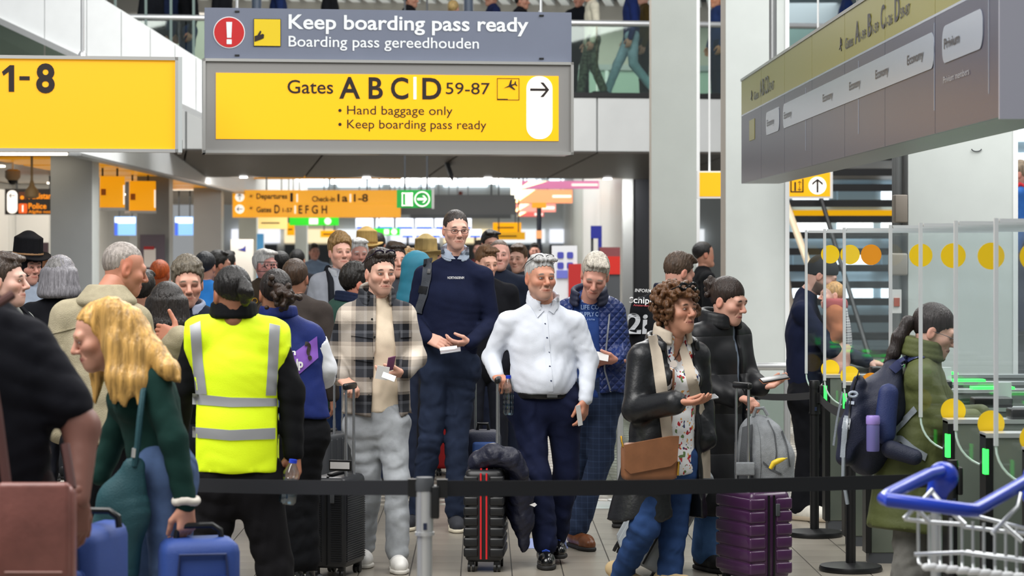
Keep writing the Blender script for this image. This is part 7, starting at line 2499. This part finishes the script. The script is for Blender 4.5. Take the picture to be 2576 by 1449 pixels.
for nm, mt_, A, B in (('back_panel', m_gd, [(1868, 1075), (1862, 1140), (1858, 1215)], [(1893, 1068), (1892, 1140), (1896, 1220)]),
                      ('shoulder_strap', m_gpk, [(1892, 1062), (1900, 1100), (1902, 1170), (1900, 1240)], [(1902, 1058), (1912, 1100), (1914, 1170), (1911, 1240)]),
                      ('zip', m_dkgrey, [(1930, 1058), (1946, 1090), (1952, 1140), (1945, 1185)], [(1933, 1057), (1949, 1089), (1955, 1140), (1948, 1186)]),
                      ('zip', m_dkgrey, [(1965, 1085), (1978, 1125), (1985, 1175)], [(1968, 1083), (1981, 1124), (1988, 1174)]),
                      ('side_pocket_edge', m_gd, [(1920, 1160), (1940, 1178), (1965, 1190)], [(1919, 1164), (1938, 1182), (1964, 1194)])):
    sg.patch(nm, mt_, A, B, 'pack', 14, 3, .006, .006)
sg.put(s)
MB().tube([P(1895, 1048, 12.95) - b, P(1902, 1028, 12.95) - b, P(1920, 1026, 12.95) - b, P(1932, 1045, 12.95) - b], .010, 8).build('grab_handle', m_gpk, s)
MB().tube([P(*q) - b for q in ((1895, 1235, 12.8), (1898, 1270, 12.78), (1912, 1298, 12.78), (1928, 1285, 12.78), (1925, 1240, 12.79))], .006, 6).build('hanging_strap', M('strap_pale_grey'), s)
boxo('luggage_sleeve', m_gpk, s, -.17, -.07, -.13, -.10, .13, .2, .008)
bb = P(1952, 1165, 12.78)
t = thing('banana', 'ripe yellow banana sticking out of the grey backpack pocket', 'banana', tuple(bb))
MB().tube([(-.03, 0, -.03), (-.012, 0, 0), (.012, -.004, .012), (.035, -.004, .02), (.05, -.004, .024)], [.010, .015, .015, .010, .004], 10).build('fruit', M('banana_yellow', '#e4c22a', .5), t)
MB().tube([(.048, -.004, .0235), (.06, -.004, .027)], .0045, 6).build('stem', M('banana_stem', '#a89a3c', .6), t)
# navy travel bag with light blue pocket behind the red-zip suitcase
b = P(1215, 1260, 15.9)
s = thing('travel_bag', 'navy wheeled travel bag with light blue pocket between the legs', 'bag', (b[0], b[1], 0))
boxo('body', m_npk, s, -.12, .12, -.12, .12, .05, .62, .05)
boxo('blue_pocket', M('pocket_blue', '#2a4a86', .7), s, -.07, .09, -.145, -.1, .25, .55, .02)
MB().tube([(-.04, 0, .6), (-.03, 0, .66), (.03, 0, .66), (.04, 0, .6)], .012, 8).build('grab_handle', m_black, s)
MB().cyl((0, .04), .04, -.13, -.1, 14, 'x').cyl((0, .04), .04, .1, .13, 14, 'x').build('wheels', m_wheel, s)
MB().tube([(-.05, .05, .6), (-.05, .05, 1.0)], .008, 8).build('telescopic_rod', m_rod, s)
# navy jacket draped over the red zip suitcase
b = P(1222, 1436, 13.6)
s = thing('draped_jacket', 'navy padded jacket draped over the red zip suitcase', 'jacket', (b[0], b[1], 0))
b = np.array([b[0], b[1], 0])
m_dj = M('navy_jacket_nylon', '#12152a', .5, bump=.4, bscale=40, var=.1)
S_ = Sdf(.010)
S_.chain([P(1185, 1195, 13.62), P(1205, 1160, 13.6), P(1240, 1145, 13.58), P(1285, 1155, 13.58), P(1312, 1190, 13.58)], [.03, .05, .06, .055, .04], k=.03)
S_.chain([P(1200, 1190, 13.7), P(1250, 1170, 13.72), P(1300, 1180, 13.7)], [.03, .05, .04], k=.03)
S_.chain([P(1300, 1175, 13.62), P(1312, 1240, 13.66), P(1315, 1310, 13.68), P(1318, 1370, 13.68), P(1317, 1388, 13.68)], [.045, .06, .055, .02, .006], q=.7, n=(0, 1, 0), k=.04)
S_.chain([P(1285, 1190, 13.72), P(1295, 1280, 13.74), P(1308, 1340, 13.72)], [.04, .05, .02], k=.04)
S_.folds(.014, 1.3, 8, vert=.3)
blob('cloth', S_, m_dj, s, b)
MB().prism([(0, 0), (.03, .012), (.042, 0), (.028, -.012)], 0, .003).build('care_label', M('paper_white'), s, tuple(P(1332, 1270, 13.56) - b))
# ---------------------------------------------------------------- small things in hands
def card(name, label, cat, px, py, d, w, h, mat, rx=0, ry=0, rz=0, th=.003, bev=0, extra=None):
    b = P(px, py, d)
    s = thing(name, label, cat, tuple(b), rot=(math.radians(rx), math.radians(ry), math.radians(rz)))
    boxo('sheet' if th < .004 else 'body', mat, s, -w / 2, w / 2, -th / 2, th / 2, -h / 2, h / 2, bev)
    if extra:
        extra(s)
    return s
m_pap = M('paper_white', '#d8d6d4', .7)
card('passport', 'purple passport held by the checked overshirt man', 'passport', 983, 915, 13.46, .06, .085, M('passport_purple', '#6d3a5c', .6), 20, -8, 50, .006, .0025)
card('boarding_pass', 'white boarding pass hanging from the checked overshirt man\'s hand', 'boarding pass', 962, 938, 13.40, .07, .075, m_pap, 10, 10, 8)
card('boarding_pass', 'folded white slip in the checked overshirt man\'s fingers', 'boarding pass', 978, 948, 13.36, .075, .04, m_pap, -40, 20, 0)
card('boarding_pass', 'white boarding card held in both hands by the tall man', 'boarding pass', 1128, 876, 15.28, .11, .05, m_pap, -68, -6, 0)
card('smartphone', 'thin phone under the tall man\'s boarding card', 'phone', 1133, 882, 15.25, .13, .07, M('phone_silver', '#b0b3b8', .3, .5), -72, -8, 0, .008, .003)
card('boarding_pass', 'white papers held by the quilted jacket man', 'boarding pass', 1510, 896, 14.45, .1, .06, m_pap, -40, 10, 0)
card('boarding_pass', 'folded white slip in the lowered hand of the white shirt man', 'boarding pass', 1457, 1045, 13.8, .03, .12, m_pap, 5, -12, 30)
card('smartphone', 'silver phone held flat by the curly haired woman', 'phone', 1773, 1001, 12.5, .13, .075, M('phone_silver'), -80, -8, 8, .009, .003, lambda s: boxo('screen', m_black, s, -.06, .06, -.006, -.004, -.033, .033))
card('smartphone', 'phone in tan case in the padded coat woman\'s hand', 'phone', 1948, 952, 13.2, .15, .075, M('phone_dark', '#1d1b1c', .3), -76, -10, 8, .009, .003, lambda s: boxo('case', M('case_tan', '#b87a5a', .5), s, -.076, .076, .003, .007, -.038, .038))
m_pet = glass_mat('clear_bottle_plastic', '#dfe9ee', .16, .08)
def bottle(label, px, py, d, H=.22, r=.033, tilt=0):
    b = P(px, py, d)
    s = thing('water_bottle', label, 'bottle', tuple(b), rot=(0, math.radians(tilt), 0))
    MB().lathe([(r * .8, 0), (r, .012), (r, .05), (r * .9, .06), (r, .07), (r, .11), (r * .9, .12), (r, .13), (r * .95, H * .72), (r * .45, H * .9), (r * .42, H * .93)], 22).build('bottle_body', m_pet, s)
    MB().lathe([(r * .47, H * .92), (r * .47, H)], 16).build('cap', M('cap_blue', '#1536b8', .4), s)
    MB().lathe([(r * .97, .01), (r * .97, H * .55)], 18).build('water', glass_mat('water', '#c9dbe4', .1, .02), s)
    return s
bottle('clear water bottle with blue cap in the steward\'s hand', 722, 1268, 10.72, .20, .038, 8)
bottle('clear water bottle with blue cap held by the white shirt man', 1279, 1044, 13.7, .225, .033)
# ---------------------------------------------------------------- luggage trolley
b = P(2360, 1449, 7.9)
b[2] = 0
m_tb = M('trolley_blue_plastic', '#1238b0', .3, coat=.3)
m_wire = M('trolley_wire', '#c9ccce', .3, .8)
s = thing('luggage_trolley', 'luggage trolley with blue plastic handle and silver wire basket', 'trolley', tuple(b))
q = lambda px, py, d: tuple(P(px, py, d) - b)
MB().tube([q(2372, 1186, 8.05), q(2335, 1195, 7.95), q(2280, 1222, 7.8), q(2235, 1245, 7.68), q(2224, 1254, 7.62), q(2234, 1258, 7.58), q(2330, 1270, 7.56), q(2430, 1283, 7.55), q(2452, 1284, 7.57), q(2475, 1272, 7.62), q(2540, 1235, 7.8), q(2600, 1200, 8.0)], .022, 14).build('handle_bar', m_tb, s)
for px in (2372, 2612):
    S_ = Sdf(.009)
    S_.ell(P(px, 1200, 8.06), (.052, .045, .052), k=.02)
    S_.cone(P(px - 8, 1220, 8.06), P(px - 8, 1275, 8.06), .022, .02, k=.03)
    S_.ell(P(px - 26, 1245, 8.05), (.022, .02, .03), k=.02)
    blob('knob', S_, m_tb, s, b)
    MB().tube([q(px - 18, 1270, 8.06), (q(px - 18, 1270, 8.06)[0], q(px, 0, 8.06)[1], .12)], .017, 12).build('upright', m_wire, s)
def wires(name, segs, r=.005):
    for pts in segs:
        MB().tube([q(*a) for a in pts], r, 8).build(name, m_wire, s)
wires('basket_rail', [[(2275, 1306, 7.8), (2340, 1314, 7.78), (2430, 1320, 7.78)], [(2308, 1275, 7.95), (2460, 1300, 7.95), (2640, 1345, 7.95)], [(2300, 1395, 7.76), (2420, 1390, 7.76), (2640, 1420, 7.76)], [(2420, 1325, 7.9), (2640, 1350, 7.9)], [(2430, 1388, 7.95), (2640, 1415, 7.95)]], .0065)
wires('hanger_wire', [[(2346, 1232, 7.75), (2320, 1260, 7.72)], [(2345, 1238, 7.75), (2370, 1268, 7.72)], [(2306, 1273, 7.76), (2274, 1305, 7.74)], [(2308, 1282, 7.76), (2340, 1316, 7.74)], [(2398, 1292, 7.76), (2428, 1320, 7.74)], [(2568, 1240, 7.8), (2560, 1275, 7.78), (2496, 1342, 7.72)], [(2524, 1320, 7.74), (2572, 1362, 7.72)]], .0075)
for k in range(11):
    x = 2310 + k * 27.5
    y1 = 1425 + k * 3
    wires('basket_rod', [[(x, 1292 + k * 4, 7.9), (x, y1 - 22, 7.9), (x + 2, y1 - 8, 7.85), (x + 12, y1, 7.72), (x + 26, y1 - 2, 7.66)]], .0055)
    S_ = Sdf(.006)
    S_.cone(P(x + 18, y1 + 2, 7.62), P(x + 40, y1 + 1, 7.62), .012, .012)
    blob('rod_cap', S_, M('cap_white', '#dcdee0', .4), s, b)
boxo('base_frame', m_wire, s, -.05, .6, -.1, .6, .12, .16, .01)
for x in (0, .5):
    MB().cyl((.2, .06), .06, x - .02, x + .02, 18, 'x').build('wheel', m_wheel, s)
boxo('toe_plate', M('trolley_blue_panel', '#1f5a9c', .5), s, .08, .45, -.05, .0, .5, .58)
# bluish reflection on the floor, put in as a thin coloured patch
o = boxo('floor_sticker', M('sticker_floor_blue', '#7d8ec4', .5), None, 0, .25, 0, .5, .0005, .002)
o.location = tuple(P(1325, 1362, 14.6) * np.array([1, 1, 0]))
tag(o, 'faint blue sticker on the tiles behind the black shoes', 'sticker')
# steps under the backpacker beside the white column
e = thing('escalator', 'dark escalator steps rising beside the tall white column', 'escalator', (5.3, 23.4, 0))
for k in range(6):
    boxo('step', m_dkgrey, e, -.5, .7, -.2 + k * .16, 1.5, k * .155 + (0 if k else 0), (k + 1) * .158, .0)
boxo('side_skirt', m_steel, e, .7, .78, -.2, 1.5, 0, 1.3)
